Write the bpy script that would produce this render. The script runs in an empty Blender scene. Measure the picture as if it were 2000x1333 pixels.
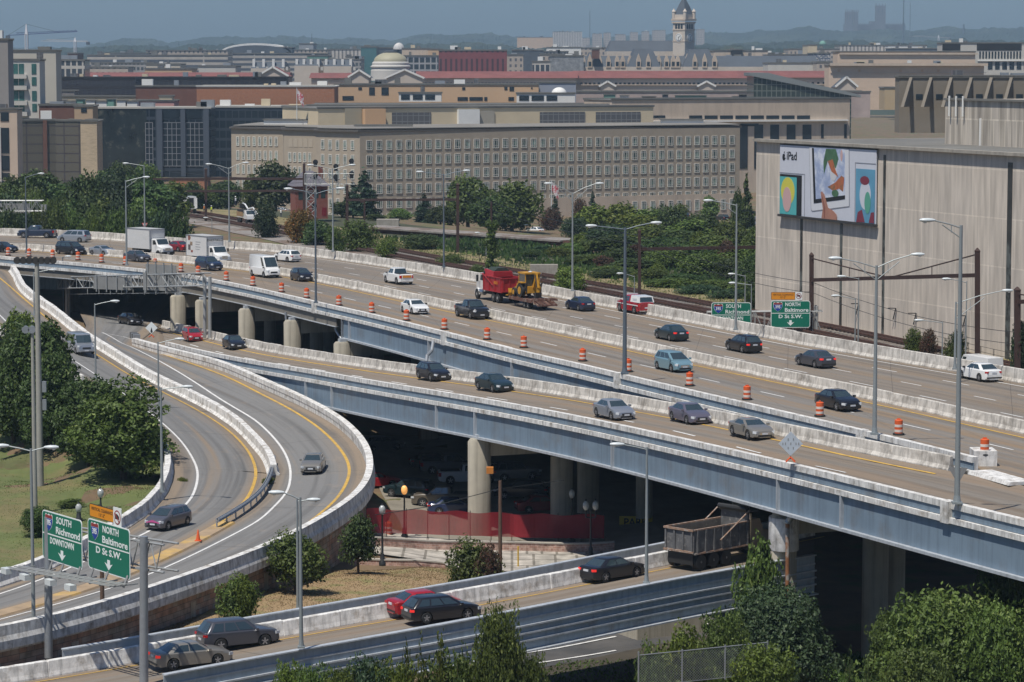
import bpy,bmesh,math,random
from math import sin,cos,pi,radians,sqrt,atan2,hypot
from mathutils import Vector,Matrix,noise
from mathutils.bvhtree import BVHTree
V=Vector
random.seed(7)
SC=bpy.context.scene
COL=SC.collection
F,Y0,HC=5556.0,130.0,37.0
PIT=math.atan((666.5-Y0)/F)
CAM=V((0,0,HC))
def ray(px,py):
 cx=(px-1000)/F;cy=(666.5-py)/F
 return V((cx,cos(PIT)+cy*sin(PIT),-sin(PIT)+cy*cos(PIT)))
def at(px,py,z):
 d=ray(px,py);t=(z-HC)/d.z
 return CAM+d*t
def atH(px,py,H):return at(px,py,HC-H)
def atd(px,py,Y):
 d=ray(px,py);return CAM+d*(Y/d.y)
def sc_at(Y):return F/Y*1.0
MATS={}
def _n(nt,t,**k):
 n=nt.nodes.new(t)
 for a,b in k.items():setattr(n,a,b)
 return n
def mat(key,col,rough=.75,metal=0.,nz=0.,ns=1.,st=0.,sts=(1,1,.06),coat=0.,emis=None,alpha=1.,bump=0.,col2=None,n2=None,spec=.5,trans=0.,cell=None):
 """noise-mottled principled material; st = streak strength, col2 with n2=(scale, lo, hi) = second colour patches"""
 if key in MATS:return MATS[key]
 m=bpy.data.materials.new(key);m.use_nodes=True
 nt=m.node_tree;nt.nodes.clear();L=nt.links.new
 out=_n(nt,'ShaderNodeOutputMaterial');b=_n(nt,'ShaderNodeBsdfPrincipled')
 L(b.outputs[0],out.inputs[0])
 b.inputs['Base Color'].default_value=(*col,1);b.inputs['Roughness'].default_value=rough
 b.inputs['Metallic'].default_value=metal;b.inputs['Specular IOR Level'].default_value=spec
 if coat:b.inputs['Coat Weight'].default_value=coat;b.inputs['Coat Roughness'].default_value=.05
 if emis:b.inputs['Emission Color'].default_value=(*emis[:3],1);b.inputs['Emission Strength'].default_value=emis[3]
 if alpha<1:b.inputs['Alpha'].default_value=alpha
 tc=_n(nt,'ShaderNodeTexCoord');src=None
 def mixc(a,bb,fac,mode='MIX'):
  x=_n(nt,'ShaderNodeMix',data_type='RGBA',blend_type=mode)
  if isinstance(a,tuple):x.inputs[6].default_value=(*a,1)
  else:L(a,x.inputs[6])
  if isinstance(bb,tuple):x.inputs[7].default_value=(*bb,1)
  else:L(bb,x.inputs[7])
  if isinstance(fac,float):x.inputs[0].default_value=fac
  else:L(fac,x.inputs[0])
  return x.outputs[2]
 def nse(scale,mp=None,det=5.):
  t=_n(nt,'ShaderNodeTexNoise');t.inputs['Scale'].default_value=scale;t.inputs['Detail'].default_value=det
  t.inputs['Roughness'].default_value=.65
  if mp:
   mm=_n(nt,'ShaderNodeMapping');mm.inputs['Scale'].default_value=mp;L(tc.outputs['Object'],mm.inputs[0]);L(mm.outputs[0],t.inputs[0])
  else:L(tc.outputs['Object'],t.inputs[0])
  return t.outputs[0]
 def rng(s,a,b_,lo,hi):
  r=_n(nt,'ShaderNodeMapRange');L(s,r.inputs[0])
  for i,v in enumerate((a,b_,lo,hi)):r.inputs[i+1].default_value=v
  return r.outputs[0]
 cur=col
 if col2 is not None:
  s,lo,hi=n2;cur=mixc(cur,col2,rng(nse(s),lo,hi,0.,1.))
 if cell:
  vz=_n(nt,'ShaderNodeTexVoronoi');mm=_n(nt,'ShaderNodeMapping');mm.inputs['Scale'].default_value=cell[:3]
  L(tc.outputs['Object'],mm.inputs[0]);L(mm.outputs[0],vz.inputs[0]);vz.inputs['Scale'].default_value=1;vz.distance='CHEBYCHEV'
  vz.inputs['Randomness'].default_value=.35
  sx=_n(nt,'ShaderNodeSeparateColor');L(vz.outputs['Color'],sx.inputs[0])
  cur=mixc(cur,cell[3],rng(sx.outputs[0],.1,.9,0.,1.));
  cur=mixc(cur,tuple(c*.45 for c in col),rng(vz.outputs['Distance'],.42,.5,0.,.8))
 if nz:
  f=rng(nse(ns),.25,.75,1-nz,1+nz*.6)
  g=_n(nt,'ShaderNodeCombineColor')
  for i in range(3):L(f,g.inputs[i])
  cur=mixc(cur,g.outputs[0],1.,'MULTIPLY')
 if st:
  f=rng(nse(1.,sts,4.),.45,.72,1.,1-st)
  g=_n(nt,'ShaderNodeCombineColor')
  for i in range(3):L(f,g.inputs[i])
  cur=mixc(cur,g.outputs[0],1.,'MULTIPLY')
 if not isinstance(cur,tuple):L(cur,b.inputs['Base Color'])
 if bump:
  bp=_n(nt,'ShaderNodeBump');bp.inputs['Strength'].default_value=bump;L(nse(ns*6),bp.inputs['Height']);L(bp.outputs[0],b.inputs['Normal'])
 if trans:
  tr=_n(nt,'ShaderNodeBsdfTranslucent');ms=_n(nt,'ShaderNodeMixShader');ms.inputs[0].default_value=trans
  if isinstance(cur,tuple):tr.inputs[0].default_value=(*cur,1)
  else:L(cur,tr.inputs[0])
  L(b.outputs[0],ms.inputs[1]);L(tr.outputs[0],ms.inputs[2]);L(ms.outputs[0],out.inputs[0])
 MATS[key]=m;return m
def leafmat(key,c1,c2,c3=None):
 """foliage: colour varies per leaf clump (face attribute 'tone') and per tree"""
 if key in MATS:return MATS[key]
 m=bpy.data.materials.new(key);m.use_nodes=True;nt=m.node_tree;nt.nodes.clear();L=nt.links.new
 out=_n(nt,'ShaderNodeOutputMaterial');b=_n(nt,'ShaderNodeBsdfPrincipled');b.inputs['Roughness'].default_value=.55
 b.inputs['Specular IOR Level'].default_value=.35
 at_=_n(nt,'ShaderNodeAttribute',attribute_name='tone');oi=_n(nt,'ShaderNodeObjectInfo')
 r=_n(nt,'ShaderNodeValToRGB');r.color_ramp.elements[0].color=(*c1,1);r.color_ramp.elements[1].color=(*c2,1)
 if c3:e=r.color_ramp.elements.new(.93);e.color=(*c2,1);r.color_ramp.elements[-1].color=(*c3,1)
 L(at_.outputs['Fac'],r.inputs[0])
 hs=_n(nt,'ShaderNodeHueSaturation');mr=_n(nt,'ShaderNodeMapRange');mr.inputs[3].default_value=.7;mr.inputs[4].default_value=1.3
 L(oi.outputs['Random'],mr.inputs[0]);L(mr.outputs[0],hs.inputs['Value']);mh=_n(nt,'ShaderNodeMapRange');mh.inputs[3].default_value=.475;mh.inputs[4].default_value=.515
 L(oi.outputs['Random'],mh.inputs[0]);L(mh.outputs[0],hs.inputs['Hue']);L(r.outputs[0],hs.inputs['Color'])
 L(hs.outputs[0],b.inputs['Base Color'])
 tr=_n(nt,'ShaderNodeBsdfTranslucent');L(hs.outputs[0],tr.inputs[0]);ms=_n(nt,'ShaderNodeMixShader');ms.inputs[0].default_value=.28
 L(b.outputs[0],ms.inputs[1]);L(tr.outputs[0],ms.inputs[2]);L(ms.outputs[0],out.inputs[0])
 MATS[key]=m;return m
def tag(o,label=None,cat=None,group=None,kind=None):
 if label:o['label']=label
 if cat:o['category']=cat
 if group:o['group']=group
 if kind:o['kind']=kind
 return o
def empty(name,loc=(0,0,0),rz=0,label=None,cat=None,group=None,rx=0):
 o=bpy.data.objects.new(name,None);COL.objects.link(o);o.location=loc;o.rotation_euler=(rx,0,rz)
 o.empty_display_size=.5
 return tag(o,label,cat,group)
class MB:
 def __init__(s):s.v=[];s.f=[]
 def add(s,vs,fs):
  n=len(s.v);s.v+=[tuple(v)for v in vs];s.f+=[tuple(i+n for i in f)for f in fs];return s
 def quad(s,a,b,c,d):return s.add([a,b,c,d],[(0,1,2,3)])
 def poly(s,pts):return s.add(pts,[tuple(range(len(pts)))])
 def box(s,x0,y0,z0,x1,y1,z1):
  return s.add([(x0,y0,z0),(x1,y0,z0),(x1,y1,z0),(x0,y1,z0),(x0,y0,z1),(x1,y0,z1),(x1,y1,z1),(x0,y1,z1)],[(3,2,1,0),(4,5,6,7),(0,1,5,4),(1,2,6,5),(2,3,7,6),(3,0,4,7)])
 def beam(s,a,b,w,h=None,up=(0,0,1)):
  a=V(a);b=V(b);d=(b-a)
  if d.length<1e-6:return s
  d.normalize();u=V(up)
  if abs(d.dot(u))>.98:u=V((0,1,0))
  r=d.cross(u).normalized();u=r.cross(d);h=h or w;r*=w/2;u*=h/2
  return s.add([a-r-u,a+r-u,a+r+u,a-r+u,b-r-u,b+r-u,b+r+u,b-r+u],[(0,1,2,3),(7,6,5,4),(0,4,5,1),(1,5,6,2),(2,6,7,3),(3,7,4,0)])
 def tube(s,a,b,r0,r1=None,n=8,cap=True):
  a=V(a);b=V(b);d=(b-a)
  if d.length<1e-6:return s
  d.normalize();u=V((0,0,1))if abs(d.z)<.9 else V((1,0,0));r1=r0 if r1 is None else r1
  x=d.cross(u).normalized();y=d.cross(x)
  vs=[a+(x*cos(t)+y*sin(t))*r0 for t in[2*pi*i/n for i in range(n)]]+[b+(x*cos(t)+y*sin(t))*r1 for t in[2*pi*i/n for i in range(n)]]
  fs=[(i,(i+1)%n,n+(i+1)%n,n+i)for i in range(n)]
  if cap:fs+=[tuple(range(n))[::-1],tuple(range(n,2*n))]
  return s.add(vs,fs)
 def path(s,pts,r,n=8):
  for a,b in zip(pts,pts[1:]):s.tube(a,b,r,r,n)
  return s
 def lathe(s,prof,n=16,c=(0,0,0),axis='z'):
  c=V(c);vs=[];fs=[]
  for(r,z)in prof:
   for i in range(n):
    t=2*pi*i/n
    p=(r*cos(t),r*sin(t),z)if axis=='z' else(r*cos(t),z,r*sin(t))
    vs.append(c+V(p))
  m=len(prof)
  for j in range(m-1):
   for i in range(n):fs.append((j*n+i,j*n+(i+1)%n,(j+1)*n+(i+1)%n,(j+1)*n+i))
  fs.append(tuple(range(n))[::-1]);fs.append(tuple(range((m-1)*n,m*n)))
  return s.add(vs,fs)
 def loft(s,rings,closed=True,caps=True):
  n=len(rings[0]);vs=[p for r in rings for p in r];fs=[]
  for j in range(len(rings)-1):
   for i in range(n if closed else n-1):
    fs.append((j*n+i,j*n+(i+1)%n,(j+1)*n+(i+1)%n,(j+1)*n+i))
  if caps and closed:fs.append(tuple(range(n))[::-1]);fs.append(tuple(range((len(rings)-1)*n,len(rings)*n)))
  return s.add(vs,fs)
 def prism(s,poly,z0,z1):
  n=len(poly)
  return s.loft([[(x,y,z0)for x,y in poly],[(x,y,z1)for x,y in poly]])
 def data(s,name):
  me=bpy.data.meshes.new(name);me.from_pydata(s.v,[],s.f);me.validate();me.update();return me
 def build(s,name,m=None,parent=None,smooth=None,fix=True,**t):
  me=s.data(name)
  if fix:
   bm=bmesh.new();bm.from_mesh(me);bmesh.ops.recalc_face_normals(bm,faces=bm.faces);bm.to_mesh(me);bm.free()
  if smooth:
   me.shade_smooth()
   try:me.set_sharp_from_angle(angle=radians(smooth))
   except Exception:pass
  if m:me.materials.append(m)
  o=bpy.data.objects.new(name,me);COL.objects.link(o)
  if parent:o.parent=parent
  return tag(o,**t)
def copy_tree(o,parent=None):
 c=o.copy();COL.objects.link(c)
 if parent:c.parent=parent
 for ch in[x for x in KIDS.get(o.name,[])]:copy_tree(ch,c)
 return c
KIDS={}
def index_kids(root):
 ch=[x for x in bpy.data.objects if x.parent==root]
 KIDS[root.name]=ch
 for x in ch:index_kids(x)
def catmull(P,step=2.0):
 P=[V(p)for p in P];Q=[P[0]*2-P[1]]+P+[P[-1]*2-P[-2]];out=[]
 for i in range(1,len(Q)-2):
  a,b,c,d=Q[i-1:i+3];n=max(1,int((c-b).length/step))
  for k in range(n):
   t=k/n
   out.append(.5*((2*b)+(c-a)*t+(2*a-5*b+4*c-d)*t*t+(3*b-a-3*c+d)*t**3))
 out.append(P[-1].copy());return out
def smooth_line(P,it=2):
 P=[p.copy()for p in P]
 for _ in range(it):
  P=[P[0]]+[(P[i-1]+P[i]*2+P[i+1])/4 for i in range(1,len(P)-1)]+[P[-1]]
 return P
def line(px,it=8,step=2.0,dH=0.):
 """photo trace (x, y, metres below the camera) -> smooth 3-D polyline; dH lowers from traced top to base"""
 P=smooth_line(catmull([atH(x,y,H)for x,y,H in px],step),it)
 if dH:P=[p-V((0,0,dH))for p in P]
 return P
def resample(P,n):
 L=[0.]
 for a,b in zip(P,P[1:]):L.append(L[-1]+(b-a).length)
 out=[];j=0
 for k in range(n):
  s=L[-1]*k/(n-1)
  while j<len(L)-2 and L[j+1]<s:j+=1
  t=(s-L[j])/max(1e-9,L[j+1]-L[j]);out.append(P[j].lerp(P[j+1],min(1,t)))
 return out
def length(P):return sum((b-a).length for a,b in zip(P,P[1:]))
def tan_at(P,i):
 a=P[max(0,i-1)];b=P[min(len(P)-1,i+1)];d=(b-a);d.z=0;return d.normalized()
def offset(P,o,dz=0.):
 return[p+V((-tan_at(P,i).y,tan_at(P,i).x,0))*o+V((0,0,dz))for i,p in enumerate(P)]
def sweep(mb,P,prof,s0=None,s1=None):
 """sweep a cross-section [(offset, z)] along P"""
 rings=[]
 for i,p in enumerate(P):
  t=tan_at(P,i);n=V((-t.y,t.x,0));rings.append([p+n*o+V((0,0,z))for o,z in prof])
 return mb.loft(rings)
def nearest_i(P,q):
 return min(range(len(P)),key=lambda i:(P[i].x-q.x)**2+(P[i].y-q.y)**2)
def ribbon(A,B,nseg=None,ncross=1):
 n=nseg or max(2,int(max(length(A),length(B))/3));A=resample(A,n);B=resample(B,n);mb=MB();vs=[]
 for a,b in zip(A,B):
  for k in range(ncross+1):vs.append(a.lerp(b,k/ncross))
 w=ncross+1;fs=[]
 for i in range(n-1):
  for k in range(ncross):fs.append((i*w+k,i*w+k+1,(i+1)*w+k+1,(i+1)*w+k))
 mb.add(vs,fs);return mb
class Surf:
 """ray-cast surface: where a photo point lies on a built mesh"""
 def __init__(s,mbs):
  vs=[];fs=[]
  for mb in mbs:
   n=len(vs);vs+=[V(v)for v in mb.v];fs+=[tuple(i+n for i in f)for f in mb.f]
  s.b=BVHTree.FromPolygons(vs,fs)
 def px(s,x,y,H=None):
  d=ray(x,y).normalized();h=s.b.ray_cast(CAM,d)
  if h[0]is None:return atH(x,y,H or 30)
  return h[0]
 def drop(s,p,dflt=None):
  h=s.b.ray_cast(V((p.x,p.y,p.z+6)),V((0,0,-1)))
  return h[0]if h[0]is not None else(V((p.x,p.y,dflt))if dflt is not None else p)
def strip(P,w,mb,surf=None,dz=.022):
 """painted line of width w following P"""
 for i in range(len(P)-1):
  a,b=P[i],P[i+1];ta=tan_at(P,i);tb=tan_at(P,i+1)
  na=V((-ta.y,ta.x,0))*w/2;nb=V((-tb.y,tb.x,0))*w/2
  q=[a-na,a+na,b+nb,b-nb]
  if surf:q=[surf.drop(x)for x in q]
  mb.quad(*[x+V((0,0,dz))for x in q])
def dashes(P,w,on,per,mb,surf=None,ph=0.):
 L=length(P);n=int(L/.8)+2;R=resample(P,n);st=L/(n-1);s=ph
 while s+on<L:
  i0,i1=int(s/st),int((s+on)/st)+1
  if i1<n:strip(R[i0:i1+1],w,mb,surf)
  s+=per
def text_mesh(txt,size,name,m,parent,loc,rot=(pi/2,0,0),align='CENTER',ext=.004,sx=1.,bold=0.,label=None):
 cu=bpy.data.curves.new(name,'FONT');cu.body=txt;cu.size=size;cu.align_x=align;cu.align_y='CENTER';cu.extrude=ext;cu.offset=bold
 cu.resolution_u=2
 to=bpy.data.objects.new(name+'_t',cu);COL.objects.link(to);bpy.context.view_layer.update()
 me=bpy.data.meshes.new_from_object(to.evaluated_get(bpy.context.evaluated_depsgraph_get()));bpy.data.objects.remove(to);me.name=name
 me.materials.clear();me.materials.append(m)
 o=bpy.data.objects.new(name,me);COL.objects.link(o);o.parent=parent;o.location=loc;o.rotation_euler=rot;o.scale=(sx,1,1)
 if label:o['label']=label
 return o
cd=bpy.data.cameras.new('camera');cam=bpy.data.objects.new('camera',cd);COL.objects.link(cam)
cam.location=CAM;cam.rotation_euler=(pi/2-PIT,0,0);cd.sensor_width=36;cd.lens=36*F/2000;cd.clip_start=1;cd.clip_end=40000
SC.camera=cam
SUN_EL=radians(65);SH=V((.60,.80,0)).normalized()
sd=V((SH.x*cos(SUN_EL),SH.y*cos(SUN_EL),-sin(SUN_EL)))
sl=bpy.data.lights.new('sun','SUN');sl.energy=4.5;sl.angle=radians(.53);sl.color=(1.,.945,.86)
so=bpy.data.objects.new('sun',sl);COL.objects.link(so);so.rotation_euler=sd.to_track_quat('-Z','Y').to_euler();so.location=(0,0,300)
W=bpy.data.worlds.new('World');SC.world=W;W.use_nodes=True;nt=W.node_tree;nt.nodes.clear()
sky=_n(nt,'ShaderNodeTexSky');sky.sky_type='NISHITA';sky.sun_disc=False;sky.sun_elevation=SUN_EL
sky.sun_rotation=atan2(-SH.x,-SH.y);sky.altitude=40;sky.air_density=1.0;sky.dust_density=1.4;sky.ozone_density=3.
tint=_n(nt,'ShaderNodeMix',data_type='RGBA',blend_type='MULTIPLY');tint.inputs[0].default_value=1;tint.inputs[7].default_value=(.72,.94,1.2,1)
bg=_n(nt,'ShaderNodeBackground');bg.inputs[1].default_value=.062;wo=_n(nt,'ShaderNodeOutputWorld')
nt.links.new(sky.outputs[0],tint.inputs[6]);nt.links.new(tint.outputs[2],bg.inputs[0]);nt.links.new(bg.outputs[0],wo.inputs[0])
SC.view_settings.view_transform='Standard';SC.view_settings.look='None';SC.view_settings.exposure=0;SC.view_settings.gamma=1
def roadmat(key,grey,tan,dark=.5,wid=9.,e=1.7,tb=.42):
 if key in MATS:return MATS[key]
 m=bpy.data.materials.new(key);m.use_nodes=True;nt=m.node_tree;nt.nodes.clear();L=nt.links.new
 out=_n(nt,'ShaderNodeOutputMaterial');b=_n(nt,'ShaderNodeBsdfPrincipled');b.inputs['Roughness'].default_value=.85
 b.inputs['Specular IOR Level'].default_value=.3;L(b.outputs[0],out.inputs[0])
 uv=_n(nt,'ShaderNodeUVMap')
 def nz(sx,sy,det=6,r=.6):
  mp=_n(nt,'ShaderNodeMapping');mp.inputs['Scale'].default_value=(sx,sy,1);L(uv.outputs[0],mp.inputs[0])
  t=_n(nt,'ShaderNodeTexNoise');t.inputs['Scale'].default_value=1;t.inputs['Detail'].default_value=det;t.inputs['Roughness'].default_value=r
  L(mp.outputs[0],t.inputs[0]);return t.outputs[0]
 def rng(s,a,b_,lo,hi):
  r=_n(nt,'ShaderNodeMapRange');L(s,r.inputs[0])
  for i,v in enumerate((a,b_,lo,hi)):r.inputs[i+1].default_value=v
  return r.outputs[0]
 def mx(a,bb,f,mode='MIX'):
  x=_n(nt,'ShaderNodeMix',data_type='RGBA',blend_type=mode)
  for s,i in((a,6),(bb,7)):
   if isinstance(s,tuple):x.inputs[i].default_value=(*s,1)
   else:L(s,x.inputs[i])
  if isinstance(f,float):x.inputs[0].default_value=f
  else:L(f,x.inputs[0])
  return x.outputs[2]
 c=mx(grey,tan,rng(nz(.55,.012,2),tb,tb+.18,0.,1.))
 sp=_n(nt,'ShaderNodeSeparateXYZ');L(uv.outputs[0],sp.inputs[0]);ab=_n(nt,'ShaderNodeMath',operation='SUBTRACT');L(sp.outputs[0],ab.inputs[0]);ab.inputs[1].default_value=wid/2;a2=_n(nt,'ShaderNodeMath',operation='ABSOLUTE');L(ab.outputs[0],a2.inputs[0])
 c=mx(c,tan,rng(a2.outputs[0],wid/2-e-.5,wid/2-e+.5,0.,.85))
 c=mx(c,tuple(g*.55 for g in grey),rng(nz(1.1,.018,3),.46,.72,0.,dark))
 c=mx(c,tuple(g*.5 for g in grey),rng(nz(.35,.12,8,.75),.56,.75,0.,dark*.8))
 c=mx(c,tuple(g*1.5 for g in tan),rng(nz(.6,.3,6),.58,.78,0.,.35))
 c=mx(c,tuple(g*.6 for g in tan),rng(nz(4,2.5,4),.5,.75,0.,.3))
 md=_n(nt,'ShaderNodeMath',operation='MODULO');L(sp.outputs[1],md.inputs[0]);md.inputs[1].default_value=18.3
 lt=_n(nt,'ShaderNodeMath',operation='LESS_THAN');L(md.outputs[0],lt.inputs[0]);lt.inputs[1].default_value=.09
 ml=_n(nt,'ShaderNodeMath',operation='MULTIPLY');L(lt.outputs[0],ml.inputs[0]);ml.inputs[1].default_value=.55
 c=mx(c,(.03,.028,.025),ml.outputs[0])
 L(c,b.inputs['Base Color']);MATS[key]=m;return m
def stonemat(key,c1,c2,mortar,bw,rh,noise_=1.3,sy=1.,ms=.05,off=.5,lo=.55,hi=1.35):
 m=bpy.data.materials.new(key);m.use_nodes=True;nt=m.node_tree;nt.nodes.clear();L=nt.links.new
 out=_n(nt,'ShaderNodeOutputMaterial');b=_n(nt,'ShaderNodeBsdfPrincipled');b.inputs['Roughness'].default_value=.9;L(b.outputs[0],out.inputs[0])
 uv=_n(nt,'ShaderNodeUVMap');br=_n(nt,'ShaderNodeTexBrick');L(uv.outputs[0],br.inputs[0])
 br.inputs['Color1'].default_value=(*c1,1);br.inputs['Color2'].default_value=(*c2,1);br.inputs['Mortar'].default_value=(*mortar,1)
 br.inputs['Scale'].default_value=1;br.inputs['Brick Width'].default_value=bw;br.inputs['Row Height'].default_value=rh;br.inputs['Mortar Size'].default_value=rh*ms;br.offset=off
 br.inputs['Bias'].default_value=-.1;br.offset_frequency=2;br.squash=.7;br.squash_frequency=3
 t=_n(nt,'ShaderNodeTexNoise');t.inputs['Scale'].default_value=noise_;t.inputs['Detail'].default_value=6;mp=_n(nt,'ShaderNodeMapping');mp.inputs['Scale'].default_value=(1,sy,1);L(uv.outputs[0],mp.inputs[0]);L(mp.outputs[0],t.inputs[0])
 r=_n(nt,'ShaderNodeMapRange');L(t.outputs[0],r.inputs[0]);r.inputs[1].default_value=.3;r.inputs[2].default_value=.7;r.inputs[3].default_value=lo;r.inputs[4].default_value=hi
 g=_n(nt,'ShaderNodeCombineColor')
 for i in range(3):L(r.outputs[0],g.inputs[i])
 x=_n(nt,'ShaderNodeMix',data_type='RGBA',blend_type='MULTIPLY');x.inputs[0].default_value=1;L(br.outputs[0],x.inputs[6]);L(g.outputs[0],x.inputs[7])
 L(x.outputs[2],b.inputs['Base Color'])
 bp=_n(nt,'ShaderNodeBump');bp.inputs['Strength'].default_value=.5;bp.inputs['Distance'].default_value=.06;L(t.outputs[0],bp.inputs['Height']);L(bp.outputs[0],b.inputs['Normal'])
 MATS[key]=m;return m
m_road=roadmat('road_concrete',(.215,.19,.16),(.235,.18,.13),.7)
m_loop=roadmat('loop_concrete',(.20,.197,.19),(.26,.2,.14),.95,8.5,1.6,.55);m_rf=roadmat('far_road',(.215,.19,.162),(.23,.18,.13),.75,16,1.5);m_rn=roadmat('near_road',(.215,.197,.175),(.245,.18,.12),.75,12,1.3)
m_conc=mat('concrete',(.36,.33,.28),.9,nz=.25,ns=.9,st=.3,sts=(2.5,2.5,.2))
m_white=mat('whitewashed_concrete',(.76,.745,.71),.85,nz=.3,ns=1.6,col2=(.36,.31,.25),n2=(1.1,.52,.72),st=.5,sts=(3.5,3.5,.5))
m_dirty=mat('dirty_barrier',(.66,.625,.565),.88,nz=.3,ns=1.5,col2=(.25,.22,.185),n2=(.8,.48,.76),st=.5,sts=(3,3,.4))
m_steel=mat('blue_grey_steel',(.205,.275,.345),.6,metal=.1,nz=.12,ns=.5,st=.25,sts=(2.5,2.5,.12),col2=(.19,.2,.21),n2=(.3,.52,.75));m_rampst=mat('ramp_girder_paint',(.36,.42,.47),.6,metal=.1,nz=.15,ns=.6,st=.25,sts=(2.5,2.5,.3),col2=(.3,.29,.27),n2=(.5,.55,.75))
m_steel_l=mat('pale_steel',(.46,.49,.52),.5,metal=.1,nz=.15,ns=1.5,st=.25,sts=(3,3,.3))
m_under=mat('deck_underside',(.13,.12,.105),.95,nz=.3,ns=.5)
m_col=mat('column_concrete',(.43,.39,.31),.9,nz=.15,ns=.7,st=.3,sts=(3,3,.12))
m_wh=mat('road_paint_white',(.72,.71,.68),.7,nz=.25,ns=2)
m_ye=mat('road_paint_yellow',(.60,.37,.07),.7,nz=.3,ns=1.2,col2=(.42,.29,.13),n2=(.8,.5,.75))
m_galv=mat('galvanised_steel',(.36,.38,.40),.45,metal=.5,nz=.15,ns=2)
m_asph=mat('asphalt',(.065,.065,.066),.9,nz=.3,ns=.5,col2=(.09,.085,.08),n2=(.15,.45,.6))
m_walk=mat('sidewalk_concrete',(.42,.385,.33),.9,nz=.2,ns=.8)
m_stone=stonemat('stone_blocks',(.40,.25,.18),(.34,.32,.27),(.14,.125,.11),.95,.34)
m_brick=stonemat('pale_brick',(.50,.33,.26),(.34,.17,.13),(.55,.47,.40),.32,.17,2.)
def uvobj(mb,name,m,w,Lm,ncross,**t):
 """ribbon grid with UV in metres (u across, v along)"""
 o=mb.build(name,m,fix=False,**t);me=o.data;uvl=me.uv_layers.new(name='UVMap')
 n=ncross+1;rows=len(me.vertices)//n
 for lp in me.loops:
  i=lp.vertex_index;uvl.data[lp.index].uv=((i%n)/ncross*w,(i//n)/(rows-1)*Lm)
 return o
FBp=[(-150,456,26),(0,461,26),(127,465,26),(217,470,26),(326,479,26),(436,486,26),(500,490,26),(602,501,26),(704,515,26),(806,531,26),(918,549,26),(1048,574,26),(1163,596,26),(1276,618,26),(1383,639,26),(1500,662,26),(1627,686,26),(1755,708,26),(1867,727,26),(2000,750,26),(2150,778,26)]
MDp=[(-150,488,26),(0,487,26),(115,494,26),(222,502,26),(332,512,26),(449,525,26),(543,537,26),(610,549,26),(717,571,26),(832,596,26),(954,622,26),(1092,651,26),(1219,679,26),(1350,708,26),(1500,739,26),(1602,761,26),(1679,778,26),(1806,805,26),(1883,823,26),(2000,849,26),(2150,884,26)]
CPp=[(-2,500,25.15),(13,503,25.15),(115,510,25.15),(242,522,25.15),(352,534,25.15),(418,546,25.15),(500,562,25.15),(617,589,25.15),(730,614,25.15),(870,648,25.15),(1000,681,25.15),(1076,698,25.15),(1145,713,25.15),(1214,730,25.15),(1306,752,25.15),(1413,776,25.15),(1500,797,25.15),(1576,814,25.15),(1663,834,25.15),(1806,869,25.15),(1905,893,25.15)]
DBp=[(314,641,32.2),(400,661,31.6),(500,684,30.8),(600,702,30.1),(691,716,29.5),(816,734,28.7),(934,750,28.1),(1000,759.5,27.8),(1128,778.6,27.5),(1255,801.6,27.15),(1332,815.6,26.95),(1423,833.5,26.6),(1564,862,26.2),(1653,880,26.05),(1755,901,26),(1850,920,26)]
DFp=[(326,668,31.3),(398,685.5,30.7),(500,705,30.2),(602,721,29.3),(704,739,28.5),(806,755.7,27.75),(908,772,27.2),(1000,788,26.95),(1128,812,26.65),(1255,839,26.3),(1383,867,25.8),(1500,894,25.5),(1643,928,25.2),(1755,955,25.15),(1865,982,25.15),(2000,1014,25.15),(2150,1050,25.15)]
M1p=[(-150,497,25.3),(5,506,25.9),(46,557,27.1),(76,580,27.7),(107,600,28.3),(138,626,28.9),(184,660,29.8),(219,680,30.3),(255,703,30.8),(293,726,31.2),(331,744,31.5),(370,762,31.9),(421,788,32.3),(472,823,32.8),(500,852,33.05),(520,872,33.2),(531,890,33.3),(534,908,33.3)]
GOp=[(534,908,34.2),(525,950,34.3),(495,990,34.3),(445,1022,34.35),(400,1048,34.4),(296,1100,34.5),(175,1150,34.6),(0,1203,34.7),(-150,1240,34.8)]
GGp=[(262,661,30.9),(331,680,30.8),(408,698,30.75),(455,714,30.85),(500,734,31.1),(576,767,31.6),(643,801,32.05),(679,826,32.3),(709,859,32.6),(722,888,32.8),(724,910,33.0),(718,932,33.05),(704,956,33.1),(679,978,33.1),(643,1000,33.2),(577,1038,33.25),(500,1072,33.35),(386,1114,33.3),(288,1147,33.3),(206,1174,33.3),(100,1203,33.3),(0,1224,33.3),(-150,1250,33.3)]
KLp=[(-150,548,26.6),(-60,600,27.6),(0,650,28.5),(60,690,29.4),(120,725,30.2),(186,757,31),(235,790,31.6),(290,835,32.2),(325,870,32.7),(340,905,33.2),(339,940,33.5),(325,970,33.8),(290,1010,34),(231,1045,34.2),(123,1106,34.5),(0,1150,34.7),(-150,1192,34.8)]
LFp=[(-150,1362,35.9),(136,1317,35.5),(388,1273,35),(538,1245,34.6),(706,1216,34.1),(1000,1166,33.4),(1136,1137,33.2),(1311,1103,33),(1480,1068,32.9),(1590,1046,32.9)]
LNp=[(150,1352,34.4),(316,1318,34.1),(500,1284.6,33.8),(750,1240,33.2),(1000,1194.6,32.5),(1264,1141,32.2),(1476,1103,32.1),(1590,1084,32.1)]
FB=line(FBp,10);MD=line(MDp,10);CP=line(CPp,10,dH=.85);DB=line(DBp,10);DF=line(DFp,10,dH=.85)
M1=line(M1p,5,dH=.9);GO=line(GOp,6);GG=line(GGp,6,dH=.9);KL=line(KLp,8);LF=line(LFp,8);LN=line(LNp,8,dH=.9)
for P in(FB,MD,CP):
 for p in P:p.z=11.0
MDF=offset(MD,.62)
Z=V((0,0,1))
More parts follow.
